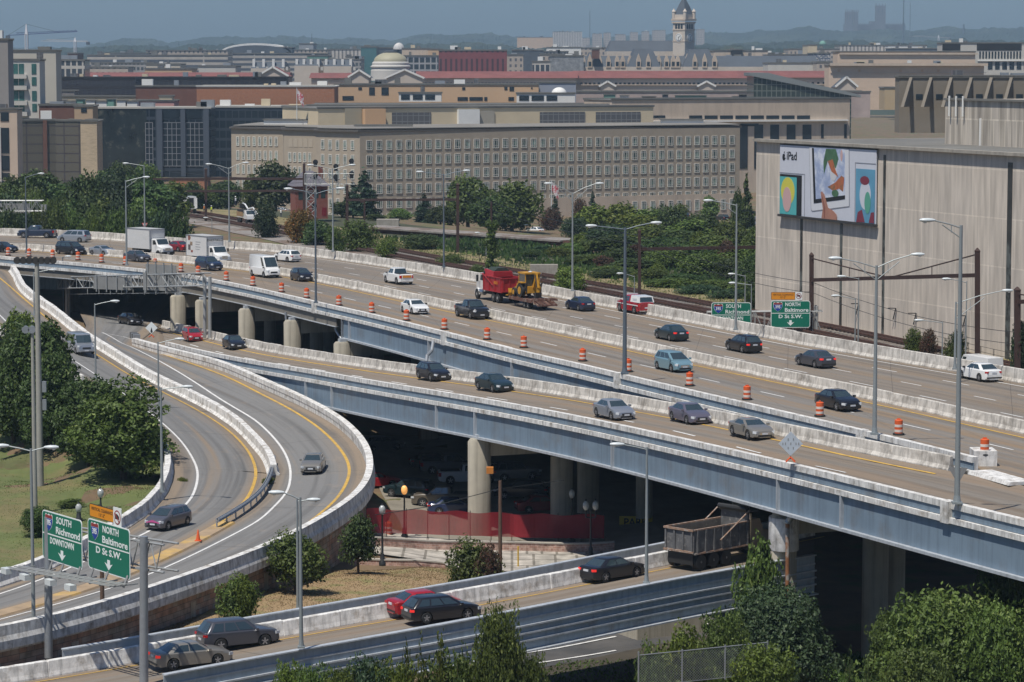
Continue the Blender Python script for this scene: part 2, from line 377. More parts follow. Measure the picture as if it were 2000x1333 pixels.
def lv(P,dz):return[p+Z*dz for p in P]
Z0_=V((0,0,0));CPx=CP+[CP[-1]+(CP[-1]-CP[-4]).normalized()*14,CP[-1]+(CP[-1]-CP[-4]).normalized()*40]
r_far=ribbon(MDF,FB,ncross=4);r_near=ribbon(CPx,offset(MD,.05),ncross=3)
r_D=ribbon(DF,DB+[CPx[-2]+Z0_,CPx[-1]+V((16,-38,0))],ncross=2)
K_r=M1+GO[1:]
r_K=ribbon(KL,K_r,ncross=3)
iM=nearest_i(M1,atH(184,665,30.7))
L_l=[at(120,556,HC-33.4),at(150,600,HC-32.4),at(168,636,HC-31.4)]+M1[iM:]+GO[1:]
L_r=[at(420,560,HC-33.4),at(350,600,HC-32.6),at(300,645,HC-31.9)]+GG
def ribbon_to(A,B,n):
 A=resample(A,n);vs=[];fs=[];j=0;m=3*n;Bs=resample(B,m)
 for k,a in enumerate(A):
  lo=j;best=min(range(lo,min(m,lo+40)),key=lambda i:(Bs[i].x-a.x)**2+(Bs[i].y-a.y)**2);j=best if k<n-1 else m-1
  for q in range(4):vs.append(a.lerp(Bs[j],q/3))
 for i in range(n-1):
  for k in range(3):fs.append((i*4+k,i*4+k+1,(i+1)*4+k+1,(i+1)*4+k))
 mb=MB();mb.add(vs,fs);return mb
r_L=ribbon_to(L_r,L_l,110)
r_low=ribbon(LN,LF,ncross=2)
r_D.v=[(a,b,c+.012)for a,b,c in r_D.v]
tun=ribbon([p-Z*.06 for p in L_r[:3]+[GG[0],GG[6]]],[at(560,572,HC-34),at(430,603,HC-33.1),at(316,640,HC-32.3),at(322,668,HC-32.2),at(345,676,HC-32.2)],nseg=40,ncross=2)
uvobj(r_far,'road',m_rf,16,length(FB),4,kind='structure');uvobj(r_near,'road',m_rn,12,length(CPx),3,kind='structure')
uvobj(tun,'road',m_road,9,80,2,kind='structure');uvobj(r_D,'road',m_road,9,length(DF),2,kind='structure');uvobj(r_K,'road',m_loop,9,length(KL),3,kind='structure')
uvobj(r_L,'road',m_loop,8,length(L_r),3,kind='structure');uvobj(r_low,'road',m_road,9,length(LF),2,kind='structure')
S_main=Surf([r_far,r_near]);S_D=Surf([r_D]);S_K=Surf([r_K]);S_L=Surf([r_L]);S_low=Surf([r_low])
ye=MB();wh=MB()
dashM=MB()
strip(offset(MD,-1.0),.22,ye,S_main);
def frac(A,B,f,n=140):
 A=resample(A,n);B=resample(B,n);return[a.lerp(b,f)for a,b in zip(A,B)]
def cut(P,px0,px1):
 return[p for p in P if px0<=1000+p.x*F/p.y<=px1]
near1=smooth_line([p.lerp(CPx[nearest_i(CPx,p)],.40)for p in MD[::2]],6);near2=smooth_line([p.lerp(CPx[nearest_i(CPx,p)],.745)for p in MD[::2]],6)
near1=[p for p in near1 if p.y<420 and p.x>-72];near2=[p for p in near2 if p.y<420 and p.x>-70]
dashes(near1,.17,3.05,11.2,wh,S_main,2);dashes(near2,.17,3.05,11.2,wh,S_main,4)
fb_at=[FB[nearest_i(FB,p)]for p in MDF]
for k,f in enumerate((.27,.495,.72)):
 ln=smooth_line([a.lerp(b,f)for a,b in zip(MDF,fb_at)][::2],6);dashes(ln,.17,3.05,11.2,wh,S_main,1+3*k)
strip(offset(FB,-1.3),.17,wh,S_main);strip(offset(MDF,.9),.16,ye,S_main)
strip(offset(DB,-.95),.2,ye,S_D);DFn=smooth_line([p.lerp(DF[nearest_i(DF,p)],.52)for p in DB[10:]],6);dashes(DFn,.17,3.05,11.4,wh,S_D,3)
ye.build('yellow_edge_lines',m_ye,kind='structure',fix=False).name='road_marking';ye=MB()
def sline(S,px,it):return smooth_line(catmull([S.px(*p)for p in px],1.5),it)
K_y=sline(S_K,[(-60,510,26.8),(0,544,27.2),(51,587.6,28.6),(102,631,29.6),(128,656,30),(194,696,31),(255,734,31.8),(319,767,32.4),(383,800,33),(446,841,33.6),(485,882,34),(499,915,34.1),(499,936,34.2),(485,971,34.2),(462,996,34.3),(435,1018,34.3),(391,1049,34.4),(296,1097,34.5),(175,1144,34.6),(0,1193,34.7),(-120,1226,34.8)],4)
K_w=sline(S_K,[(-60,580,27),(0,616,28),(19,634,28.3),(120,690,30),(194,737,31),(270,790,31.8),(332,840,32.4),(365,877,32.8),(385,915,33.2),(386,936,33.4),(378,966,33.7),(357,992,33.9),(296,1036,34.1),(129,1113,34.5),(0,1161,34.7),(-120,1196,34.8)],4)
L_w=sline(S_L,[(200,650,31.6),(300,700,32),(400,760,32.8),(472,805,33.4),(500,822,33.6),(531,851,34),(556,884,34.2),(567,915,34.2),(567,936,34.3),(559,964,34.3),(525,1000,34.3),(500,1021,34.3),(386,1080,34.3),(288,1124,34.3),(193,1157,34.3),(0,1211,34.3),(-120,1240,34.3)],4)
L_w2=sline(S_L,[(198,651,31.6),(225,654,31.7),(262,664,31.9),(300,678,32)],3)
L_y=sline(S_L,[(262,671,32),(331,697,32.3),(383,714,32.7),(446,738,33),(500,765,33.6),(564,798,34),(615,830,34.2),(653,864,34.3),(676,895,34.4),(683,920,34.4),(676,946,34.4),(658,974,34.4),(635,996,34.4),(590,1031,34.3),(560,1048,34.3)],4)
strip(K_y,.26,ye,S_K,.02);strip(L_y,.26,ye,S_L,.02)
strip(K_w,.2,wh,S_K,.02);strip(L_w,.2,wh,S_L,.02);strip(L_w2,.2,wh,S_L,.02)
strip(offset(LF,-.9),.15,ye,S_low)
o=ye.build('road_marking',m_ye,kind='structure',fix=False);o=wh.build('road_marking',m_wh,kind='structure',fix=False)
def barrier(P,h,label,m=m_dirty,wb=.62,wt=.26,shift=0.,seg=3.7,name='concrete_barrier',parent=None,cat='barrier'):
 P=offset(P,shift);n=max(2,int(length(P)/seg));R=resample(P,n+1);Q=[]
 prof=lambda s,dz,wob:[(-wb/2*s,-.02),(-wb/2*s,.08),(-wt/2*s-.06,.32),(-wt/2*s,h-.03-dz),(-wt/2*s+.03,h-dz),(wt/2*s-.03,h-dz),(wt/2*s,h-.03-dz),(wt/2*s+.06,.32),(wb/2*s,.08),(wb/2*s,-.02)]
 rings=[];rnd=random.Random(len(P))
 for i in range(n):
  a,b=R[i],R[i+1];t=(b-a).normalized();nn=V((-t.y,t.x,0)).normalized();wob=rnd.uniform(-.03,.03);hz=rnd.uniform(-.02,.03)
  for f,s,dz in((.0,.88,.05),(.012,1,0),(.5,1,0),(.988,1,0),(1.,.88,.05)):
   c=a.lerp(b,f)+nn*wob*(1 if 0<f<1 else 0)
   rings.append([c+nn*o_+V((0,0,z+hz*(1 if 0<f<1 else 0)))for o_,z in prof(s,dz,0)])
 mb=MB();mb.loft(rings);return mb.build(name,m,parent,label=label if not parent else None,cat=cat if not parent else None)
barrier(FB,1.15,'tall stained concrete barrier along the far edge of the freeway beside the tracks',shift=.33)
barrier(MD,.92,'low whitish concrete median barrier between the two freeway roadways',shift=.33)
barrier(DB,.95,'stained concrete barrier along the far side of the exit ramp',m_dirty,shift=.33)
barrier(M1[3:],.95,'thick white concrete barrier between the two curving loop lanes',m_white,wb=1.1,wt=.55)
barrier(LF,.95,'clean white concrete barrier on the far side of the low ramp',m_white,shift=.2,wt=.4)
bk=KL[:nearest_i(KL,atH(186,757,31))];barrier(bk,.8,'low white barrier at the left edge of the descending ramp behind the trees',m_white,shift=-.3)
bk=KL[nearest_i(KL,atH(290,835,32)):];barrier(bk,.95,'curved white concrete barrier between the inner loop lane and the lawn',m_white,wb=.9,wt=.5,shift=.3 if False else-.45)
def parapet(P,label,joints=(),outer=1,girder=2.0,glabel=None,h=.85,split=None):
 t=empty('bridge_parapet',P[0],0,label,'parapet','white parapets along the bridge edges');O=P[0]
 Q=[p-O for p in P]
 mb=MB();sweep(mb,Q,[(.22,-.02),(.22,h),(-.22,h),(-.22,h-.38),(-.06,h-.38),(-.06,-.02)]);mb.build('rail_beam',m_white,t)
 mb=MB();sweep(mb,Q,[(-.07,0),(-.07,h-.39),(-.14,h-.39),(-.14,0)]);mb.build('fascia_panel',m_steel,t)
 mb=MB();sweep(mb,Q,[(.1,-.36),(.1,-.03),(-.34,-.03),(-.34,-.36)]);mb.build('ledge',m_white,t)
 if girder:
  if split:
   k=min(range(len(P)),key=lambda i:abs(1000+P[i].x*F/P[i].y-split));g=empty('bridge_girder',P[0],0,'shallow brownish girder under the main deck above the row of tan columns','girder','girders carrying the bridge decks')
   mb=MB();sweep(mb,Q[:k],[(.0,-1.3),(.0,-.37),(-.12,-.37),(-.12,-1.3)]);mb.build('web',mat('brown_girder',(.2,.18,.15),.8,nz=.2,ns=1),g)
   mb=MB();sweep(mb,Q[:k],[(.2,-1.38),(.2,-1.305),(-.3,-1.305),(-.3,-1.38)]);mb.build('bottom_flange',m_steel_l,g);Q=Q[k:];P=P[k:];O_=O
  else:O_=P[0]
  g=empty('bridge_girder',O_,0,glabel,'girder','girders carrying the bridge decks')
  mb=MB();sweep(mb,Q,[(.0,-.37-girder),(.0,-.37),(-.12,-.37),(-.12,-.37-girder)]);mb.build('web',m_steel,g)
  mb=MB();sweep(mb,Q,[(.3,-.56-girder),(.3,-.375-girder),(-.42,-.375-girder),(-.42,-.56-girder)]);mb.build('bottom_flange',m_steel_l,g)
  for jx in joints:
   i=min(range(len(P)),key=lambda i:abs(1000+P[i].x*F/P[i].y-jx));p=Q[i];d=tan_at(P,i);n=V((-d.y,d.x,0))
   mb=MB();a=p-n*.23;mb.beam(a+Z*(-.38),a+Z*(-.37-girder),.16,.24,up=n);mb.build('stiffener',m_steel_l,g)
 return t
parapet(CP,'white parapet with grey panel along the near edge of the main freeway deck',(250,520,690,848,1010),girder=1.9,glabel='long blue grey girder under the near edge of the main freeway deck',split=668)
parapet(DF,'white parapet with grey panel along the near edge of the exit ramp',(600,655,860,928,1200,1527,1660),girder=2.0,glabel='deep blue grey girder under the near edge of the exit ramp')
for(P,xs,lab)in((CP,(617,870,1220,1707),'main deck'),(DF,(1866,),'exit ramp')):
 for x in xs:
  i=min(range(len(P)),key=lambda i:abs(1000+P[i].x*F/P[i].y-x));p=P[i];d=tan_at(P,i);mb=MB();n=V((-d.y,d.x,0))
  mb.beam(p-d*.4-n*.15+Z*.26,p+d*.4-n*.15+Z*.26,.62,1.3)
  tag(mb.build('lamp_pedestal',m_white),'white concrete block in the %s parapet under the %s lamp post'%(lab,{617:'leftmost',870:'second',1220:'tall dark',1707:'wide two headed',1866:'tallest'}[x]),'pedestal','concrete lamp pedestals in the parapets')
iG=nearest_i(GG,atH(331,680,31.9))
t=empty('loop_barrier',GG[0],0,'white concrete barrier bending round the outside of the loop ramp','barrier');O=GG[0]
mb=MB();sweep(mb,[p-O for p in GG],[(-.25,-.5),(-.25,.42),(-.3,.46),(-.3,.9),(.28,.92),(.34,.3),(.45,0),(.45,-.5)]);mb.build('barrier_wall',m_white,t)
mb=MB();sweep(mb,[p-O for p in GG],[(-.4,-.8),(-.4,-.46),(-.24,-.46),(-.24,-.8)]);mb.build('lower_ledge',m_white,t)
iw=nearest_i(GG,atH(560,760,34));GW=offset(GG[iw:],-.28)
n=120;A=resample(GW,n);wv=[]
for a in A:wv+=[a-Z*.75,V((a.x,a.y,a.z-5.2))]
mb=MB();mb.add(wv,[(2*i,2*i+1,2*i+3,2*i+2)for i in range(n-1)])
sw=uvobj(mb,'stone_wall',m_stone,4.0,length(GW),1)
for lp in sw.data.uv_layers[0].data:lp.uv=(lp.uv[1],lp.uv[0])
tag(sw,'curved retaining wall of red and grey stone blocks under the loop ramp','retaining wall')
for x in(118,368,515,668,700):
 i=min((k for k in range(len(GW))if GW[k].y<236),key=lambda k:abs(1000+GW[k].x*F/GW[k].y-x));p=GW[i];d=tan_at(GW,i);nn=V((-d.y,d.x,0));mb=MB()
 mb.beam(p-nn*.12-d*.35-Z*3.2,p-nn*.12+d*.35-Z*3.2,.3,3.9);mb.build('pilaster',m_col,sw)
gr=empty('guard_rail',GO[0],0,'steel guard rail on posts along the gore between the loop lanes','guard rail');ig=nearest_i(GO,atH(400,1048,34.4));Q=[p-GO[0]for p in GO[:ig]]
mb=MB();sweep(mb,Q,[(-.05,.5),(-.12,.58),(-.05,.66),(-.12,.74),(-.05,.82),(0,.82),(0,.5)]);sweep(mb,Q,[(.12,.5),(.2,.58),(.12,.66),(.2,.74),(.12,.82),(.07,.82),(.07,.5)]);mb.build('rail',m_galv,gr)
for p in resample(Q,14):mb=MB();mb.beam(p,p+Z*.7,.12);mb.build('post',m_galv,gr)
mb=MB();sweep(mb,resample(GO[ig-2:],60),[(-.7,.0),(-.6,.16),(.6,.16),(.7,.0)]);mb.build('raised_gore',mat('gore_concrete',(.37,.27,.17),.9,nz=.3,ns=.8,col2=(.5,.33,.12),n2=(.3,.5,.6)),kind='structure')
def slab(A,B,dz0,dz1,name,m,**t):
 n=90;A=resample(A,n);B=resample(B,n);mb=MB()
 mb.loft([[a+Z*dz0,b+Z*dz0,b+Z*dz1,a+Z*dz1]for a,b in zip(A,B)]);return mb.build(name,m,**t)
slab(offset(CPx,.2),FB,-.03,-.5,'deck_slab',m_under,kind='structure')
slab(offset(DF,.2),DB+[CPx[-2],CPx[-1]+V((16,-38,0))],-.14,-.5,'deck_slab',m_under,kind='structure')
fx_=lambda p:1000+p.x*F/p.y;slab(DB[4:],[p+V((.92,.39,0))*(min(6.2,i*.3)if fx_(p)<1120 else max(2.6,6.2-(fx_(p)-1120)*.016))for i,p in enumerate(DB[4:])],-.1,-.5,'deck_slab',m_under,kind='structure')  # added unseen slab strip past the barrier, blocks sun between the two decks
i0=nearest_i(M1,atH(46,557,28.1))
mb=MB();mb.loft([[p+Z*-.4+V((.5,.5,0)),V((p.x,p.y,-2))+V((.5,.5,0)),V((p.x,p.y,-2))-V((.5,.5,0)),p+Z*-.4-V((.5,.5,0))]for p in M1[2:iM]])
tag(mb.build('retaining_wall',m_conc),'concrete wall holding up the descending ramp beside the tunnel mouth','retaining wall')
mb=MB();mb.loft([[p+Z*-.4,p+Z*-13,p+Z*-13+V((.8,.4,0)),p+Z*-.4+V((.8,.4,0))]for p in resample(FB,60)])
tag(mb.build('retaining_wall',m_conc),'long concrete wall added under the far edge of the freeway to block light','retaining wall')  # wall added to keep the space under the deck dark
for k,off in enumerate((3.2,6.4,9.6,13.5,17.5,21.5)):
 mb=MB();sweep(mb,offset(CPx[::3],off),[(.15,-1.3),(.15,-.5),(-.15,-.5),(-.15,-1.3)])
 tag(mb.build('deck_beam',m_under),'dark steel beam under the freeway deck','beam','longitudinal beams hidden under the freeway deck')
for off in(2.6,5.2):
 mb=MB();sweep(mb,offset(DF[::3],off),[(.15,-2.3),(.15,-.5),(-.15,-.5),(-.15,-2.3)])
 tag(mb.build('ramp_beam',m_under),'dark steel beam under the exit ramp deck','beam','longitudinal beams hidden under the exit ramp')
g=empty('ramp_girder',LN[0],0,'long blue grey steel girder with stacked ledges along the low ramp','girder');Q=[p-LN[0]for p in LN];ig=min(range(len(LN)),key=lambda i:abs(1000+LN[i].x*F/LN[i].y-312));Q=Q[ig:]
mb=MB();sweep(mb,Q,[(.05,-1.6),(.05,.86),(-.06,.86),(-.06,-1.6)]);mb.build('web',m_rampst,g)
mb=MB();sweep(mb,Q,[(.2,.87),(.2,.95),(-.24,.95),(-.24,.87)]);mb.build('top_flange',m_steel_l,g)
for z in(.32,-.12,-.58,-1.04,-1.3)[:4]:mb=MB();sweep(mb,Q,[(-.065,z-.05),(-.065,z+.05),(-.26 if z<.2 else-.13,z+.05),(-.26 if z<.2 else-.13,z-.05)]);mb.build('ledge',m_steel_l,g)
mb=MB();sweep(mb,Q,[(.15,-1.7),(.15,-1.61),(-.45,-1.61),(-.45,-1.7)]);mb.build('bottom_flange',m_steel_l,g)
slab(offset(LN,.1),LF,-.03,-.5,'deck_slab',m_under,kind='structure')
f=empty('ramp_fence',LF[0],0,'grey steel railing outside the white barrier of the low ramp','railing');Q=[p-LF[0]for p in offset(LF,1.1)];i0=min(range(len(LF)),key=lambda i:abs(1000+LF[i].x*F/LF[i].y-125));Q=Q[i0:]
mb=MB();sweep(mb,Q,[(-.06,.2),(-.06,1.22),(0,1.22),(0,.2)]);mb.build('web_plate',m_steel_l,f)
mb=MB();sweep(mb,Q,[(-.2,1.225),(-.2,1.3),(.15,1.3),(.15,1.225)]);mb.build('top_rail',m_steel_l,f)
mb=MB();sweep(mb,Q,[(-1.0,.55),(-1.0,.62),(-.07,.62),(-.07,.55)]);mb.build('walkway',m_conc,f)
mb=MB();sweep(mb,Q,[(-.04,-3.6),(-.04,.19),(.2,.19),(.2,-3.6)]);mb.build('fascia',m_conc,f)
def pier(x,d,zt,zb,w,label,cap=None,n=(.92,.39),dark=False,dd=1.3,wtop=None,grp='concrete bridge columns'):
 p=atd(x,600,d);t=empty('bridge_pier',(p.x,p.y,zb),atan2(n[1],n[0]),label,'bridge column',grp);h=zt-zb;mb=MB()
 ring=lambda s,z:[(cos(a)*w/2*s,sin(a)*dd/2*s*w/2,z)for a in[2*pi*i/20 for i in range(20)]]
 mb.loft([ring(1,0),ring(1,h*.97),ring(.8,h)]);mb.build('column',m_col,t,smooth=40)
 if cap:mb=MB();mb.box(w*.35,-.3,h-1.5,cap,.6,h-.02);mb.build('cap_beam',m_col,t)
 mb=MB();mb.box(-.35,-.35,h,.35,.35,h+.3);mb.build('bearing',m_steel_l,t)
 return t
def band(t,w,z0,z1,m):mb=MB();mb.lathe([(w/2+.01,z0),(w/2+.02,z0+.02),(w/2+.02,z1)],20);o=mb.build('painted_band',m,t,smooth=40);o.scale=(1,1.21,1)
pier(936,232.6,6.5,-2.2,2.0,'sunlit round column under the exit ramp behind the red fence',cap=8.6)
band(pier(1535,184.2,8.0,-2.5,1.85,'column painted white at the top with a rusty drain pipe',cap=8.6),1.85,8.0,10.15,m_white)
pier(1098,235.5,4.8,-1,2.0,'shaded round column right of the sunlit one under the exit ramp')
pier(1150,241,5.2,-1,2.0,'shaded column just behind the pair of globe lamps')
pier(1716,188,6.4,-3,1.9,'dim column in deep shade under the girder at right')
pier(1752,191,6.6,-3,1.7,'second dim column beside another in deep shade at right')
pier(1260,238,6.8,-1,1.5,'dark column in the shade left of the dump truck')
pier(1450,232,7,-1,1.6,'dark column in the shade above the dump truck')
pier(652,276,3.3,0,1.7,'column top showing behind the bend of the loop wall')
for k,(x,d,w)in enumerate(((141,392,1.6),(348,345,1.6),(396,338,1.5),(482,326,1.6),(571,311,1.6),(668,295,1.5),(836,274,1.6))):
 lab=['behind the truss post at left','inside the tunnel mouth','beside the right post of the truss','with a sunlit tan face','left of the drain pipe','where the blue girder begins','behind the black crossover on the ramp'][k]
 pier(x,d,9.3 if x<660 else 8.45,2.5 if k<2 else 1,w*1.25,'tan concrete column under the main deck '+lab,cap=9)
 q=atd(x,600,d);
 for r in(8.5,16):X,Y=q.x+.92*r,q.y+.39*r;pier(1000+X*F/Y,Y,8.4,2,w,'column in the darkness under the main deck',grp='columns in the darkness under the main deck')
mb=MB();p=atd(1285,1250,196);t=empty('bridge_pier',(p.x,p.y,-3),atan2(.52,.854),'wide dark wall pier carrying the low ramp over the street','bridge pier');mb.box(-2.8,-1.6,0,2.8,3.2,5.0);mb.build('column',m_col,t)
def pipe(pts,r,m,label):
 mb=MB();mb.path([V(p)for p in pts],r,10);return tag(mb.build('drain_pipe',m,smooth=50),label,'pipe','drain pipes on the bridge columns')
a=atd(1560,985,181.6);b=atd(1541,1017,182.4)
pipe([a,b,atd(1538,1022,182.4)],.22,m_galv,'bent grey pipe at the top of the white painted column')
pipe([atd(1538,1024,182.4),atd(1538,1180,182.4)],.14,mat('rusty_pipe',(.28,.12,.05),.8,nz=.4,ns=2,col2=(.35,.33,.3),n2=(.8,.5,.6)),'rusty drain pipe running down the white painted column')
pipe([atd(846,668,270),atd(843,686,269),atd(834,695,267),atd(832,712,266)],.17,m_galv,'bent grey drain pipe hanging from the main girder over the exit ramp')
pipe([atd(655,628,300),atd(656,645,300),atd(668,665,299)],.15,m_galv,'thin grey drain pipe beside the column where the blue girder begins')
pipe([atd(558,610,313),atd(559,625,313),atd(566,640,313)],.15,m_galv,'thin grey drain pipe below the main deck left of the street lamp')
CTL=[(740,960,39),(900,1000,39),(1100,1060,39),(950,1100,38.6),(740,1110,37.9),(700,1130,37.2),(355,1221,36.5),(206,1257,36.4),(0,1290,36.2),(-150,1310,36.2),(600,1200,36.5),(1300,1200,39.6),(1100,1290,39.6),(900,1333,39.8),(1500,1300,39.6),(1800,1290,39.6),(2050,1333,39.6),(1700,1100,39.3),(1400,950,38.4),(1100,850,39.5),(1000,900,39.3),(800,850,39),(800,700,36.5),(1400,1050,38),(1900,1100,39.4),(2100,1000,39.3),(100,940,36),(100,1050,35.7),(200,990,35.7),(0,900,36),(0,1080,35.7),(-200,900,36),(30,800,35),(-100,700,34),(250,940,35.8),(300,900,35.5),(-200,1100,35.6),(230,640,33.3),(300,600,34),(200,600,34),(450,650,35.4),(600,680,36),(330,640,33.6),(100,560,34),(-150,560,33),(370,420,31.2),(480,440,31.2),(620,464,31.2),(785,497,31.2),(933,525,31.2),(1160,566,31.2),(1372,604,31.2),(1600,650,31.2),(1806,692,31.2),(2100,750,31.2),(1990,705,31.2),(1480,600,31.2),(2300,720,31.2),(1300,570,31.3),(1100,530,31.4),(900,490,31.4),(700,455,31.5),(100,390,31.5),(-150,390,32),(1000,440,37.5),(1300,470,36.5),(1250,430,39.5),(700,415,38),(300,400,34),(1100,410,41),(1400,430,40.5),(500,385,38),(0,380,34),(900,400,41.3),(600,380,41.3),(1600,400,41),(200,360,40)]
CT=[(*(atH(x,y,H).xy),HC-H)for x,y,H in CTL]+[(x,y,-5)for y in(1000,1500,2500,4500,8000,12000)for x in(-.5*y,-.2*y,0,.2*y,.5*y)]+[(x,90,-2.6)for x in(-60,0,60)]
for q in offset(KL[::5],-4.5):CT.append((q.x,q.y,q.z-1.3));CT.append((q.x*1.0,q.y+.01,q.z-1.3))
S_cut=Surf([tun,r_K,r_L,r_low,r_D])
def ground_z(x,y):
 n=d=0.
 for(a,b,z)in CT:
  w=1./(((x-a)**2+((y-b)*.8)**2)**1.7+.01);n+=w*z;d+=w
 return n/d
NY,NX=330,150;Ys=[88*(13000/88)**(j/(NY-1))for j in range(NY)];gm=MB();gv=[]
for y in Ys:
 for i in range(NX):
  x=(i/(NX-1)-.5)*1.25*y;z=ground_z(x,y)
  if 130<y<460 and abs(x)<95:
   for(ax,ay)in((0,0),(2.5,0),(-2.5,0),(0,3.5),(0,-3.5)):
    h=S_cut.b.ray_cast(V((x+ax,y+ay,30)),V((0,0,-1)))
    if h[0]is not None and z>h[0].z-.75:z=h[0].z-.75
  gv.append((x,y,z))
gm.add(gv,[(j*NX+i,j*NX+i+1,(j+1)*NX+i+1,(j+1)*NX+i)for j in range(NY-1)for i in range(NX-1)])
m_ground=mat('ground_earth',(.17,.115,.065),.95,nz=.35,ns=.35,col2=(.115,.125,.045),n2=(.16,.5,.6),bump=.4)
go=gm.build('ground',m_ground,fix=False,kind='structure');S_g=Surf([gm])
def patch(P,name,m,dz=.03,sub=12,**t):
 """draped sheet over the ground from four corners given as photo points with H"""
 c=[atH(*p)for p in P];mb=MB();vs=[]
 for j in range(sub+1):
  for i in range(sub+1):
   q=c[0].lerp(c[1],i/sub).lerp(c[3].lerp(c[2],i/sub),j/sub);vs.append(S_g.drop(q,q.z)+Z*dz)
 mb.add(vs,[(j*(sub+1)+i,j*(sub+1)+i+1,(j+1)*(sub+1)+i+1,(j+1)*(sub+1)+i)for j in range(sub)for i in range(sub)])
 return mb.build(name,m,fix=False,kind='structure',**t)
def paint(name,c,rough=.28,metal=.0):
 return mat('paint_'+name,c,rough,metal=metal,coat=.6)
PB=dict(black=paint('black',(.012,.012,.015)),navy=paint('navy',(.02,.03,.06)),green=paint('dark_green',(.015,.03,.035)),grey=paint('dark_grey',(.07,.072,.085),metal=.3),mgrey=paint('mid_grey',(.13,.13,.15),metal=.4),silver=paint('silver',(.36,.38,.41),metal=.5),white=paint('white',(.78,.78,.76)),red=paint('red',(.33,.012,.02)),dred=paint('dark_red',(.2,.012,.02)),lblue=paint('light_blue',(.2,.34,.40),metal=.3),tan=paint('tan',(.28,.26,.225),metal=.4),purple=paint('purple_grey',(.17,.155,.2),metal=.4),brown=paint('brown',(.12,.1,.075)),blue=paint('blue',(.015,.03,.09)),cream=paint('cream',(.5,.47,.38)))
m_glass=mat('car_glass',(.035,.052,.055),.05,spec=1.,coat=1.);m_tyre=mat('tyre_rubber',(.022,.022,.022),.85);m_rim=mat('alloy_rim',(.42,.42,.43),.35,metal=.6)
m_trim=mat('black_trim',(.02,.02,.02),.6);m_head=mat('headlight_lens',(.65,.68,.70),.1,coat=.5);m_tail=mat('tail_light_lens',(.42,.01,.012),.15,coat=.5);m_plate=mat('number_plate',(.6,.62,.65),.5);m_chrome=mat('chrome',(.55,.56,.57),.15,metal=.9);m_amber=mat('amber_lens',(.7,.25,.02),.2)
m_dashc=mat('dark_steel',(.04,.038,.036),.7,nz=.2)
def wheel(t,x,y,r,w=.22,rim=m_rim,dual=False):
 s=1 if y>0 else-1;mb=MB()
 prof=[(r*.58,-w/2),(r*.93,-w/2),(r,-w*.35),(r,w*.35),(r*.93,w/2),(r*.58,w/2)]
 mb.lathe(prof,20,(x,y,r),'y');wh=mb.build('wheel',m_tyre,t,smooth=40)
 mb=MB();yo=y+s*(w/2-.03);mb.lathe([(r*.60,-.012),(r*.60,.012)],18,(x,yo,r),'y');mb.build('hub',m_trim,wh)
 mb=MB();big=r>.48
 if big:mb.lathe([(r*.45,-.01),(r*.3,.04),(r*.2,.05)],16,(x,yo,r),'y')
 for k in range(0 if big else 5):
  a=2*pi*k/5+.3;mb.beam((x,yo+s*.025,r),(x+cos(a)*r*.57,yo+s*.025,r+sin(a)*r*.57),.03,r*.2,up=(-sin(a),0,cos(a)))
 mb.lathe([(r*.62,-.01),(r*.62,.03),(r*.54,.03),(r*.54,-.01)],18,(x,yo,r),'y');mb.lathe([(r*.16,-.03),(r*.16,.045)],10,(x,yo,r),'y');mb.build('rim',rim,wh)
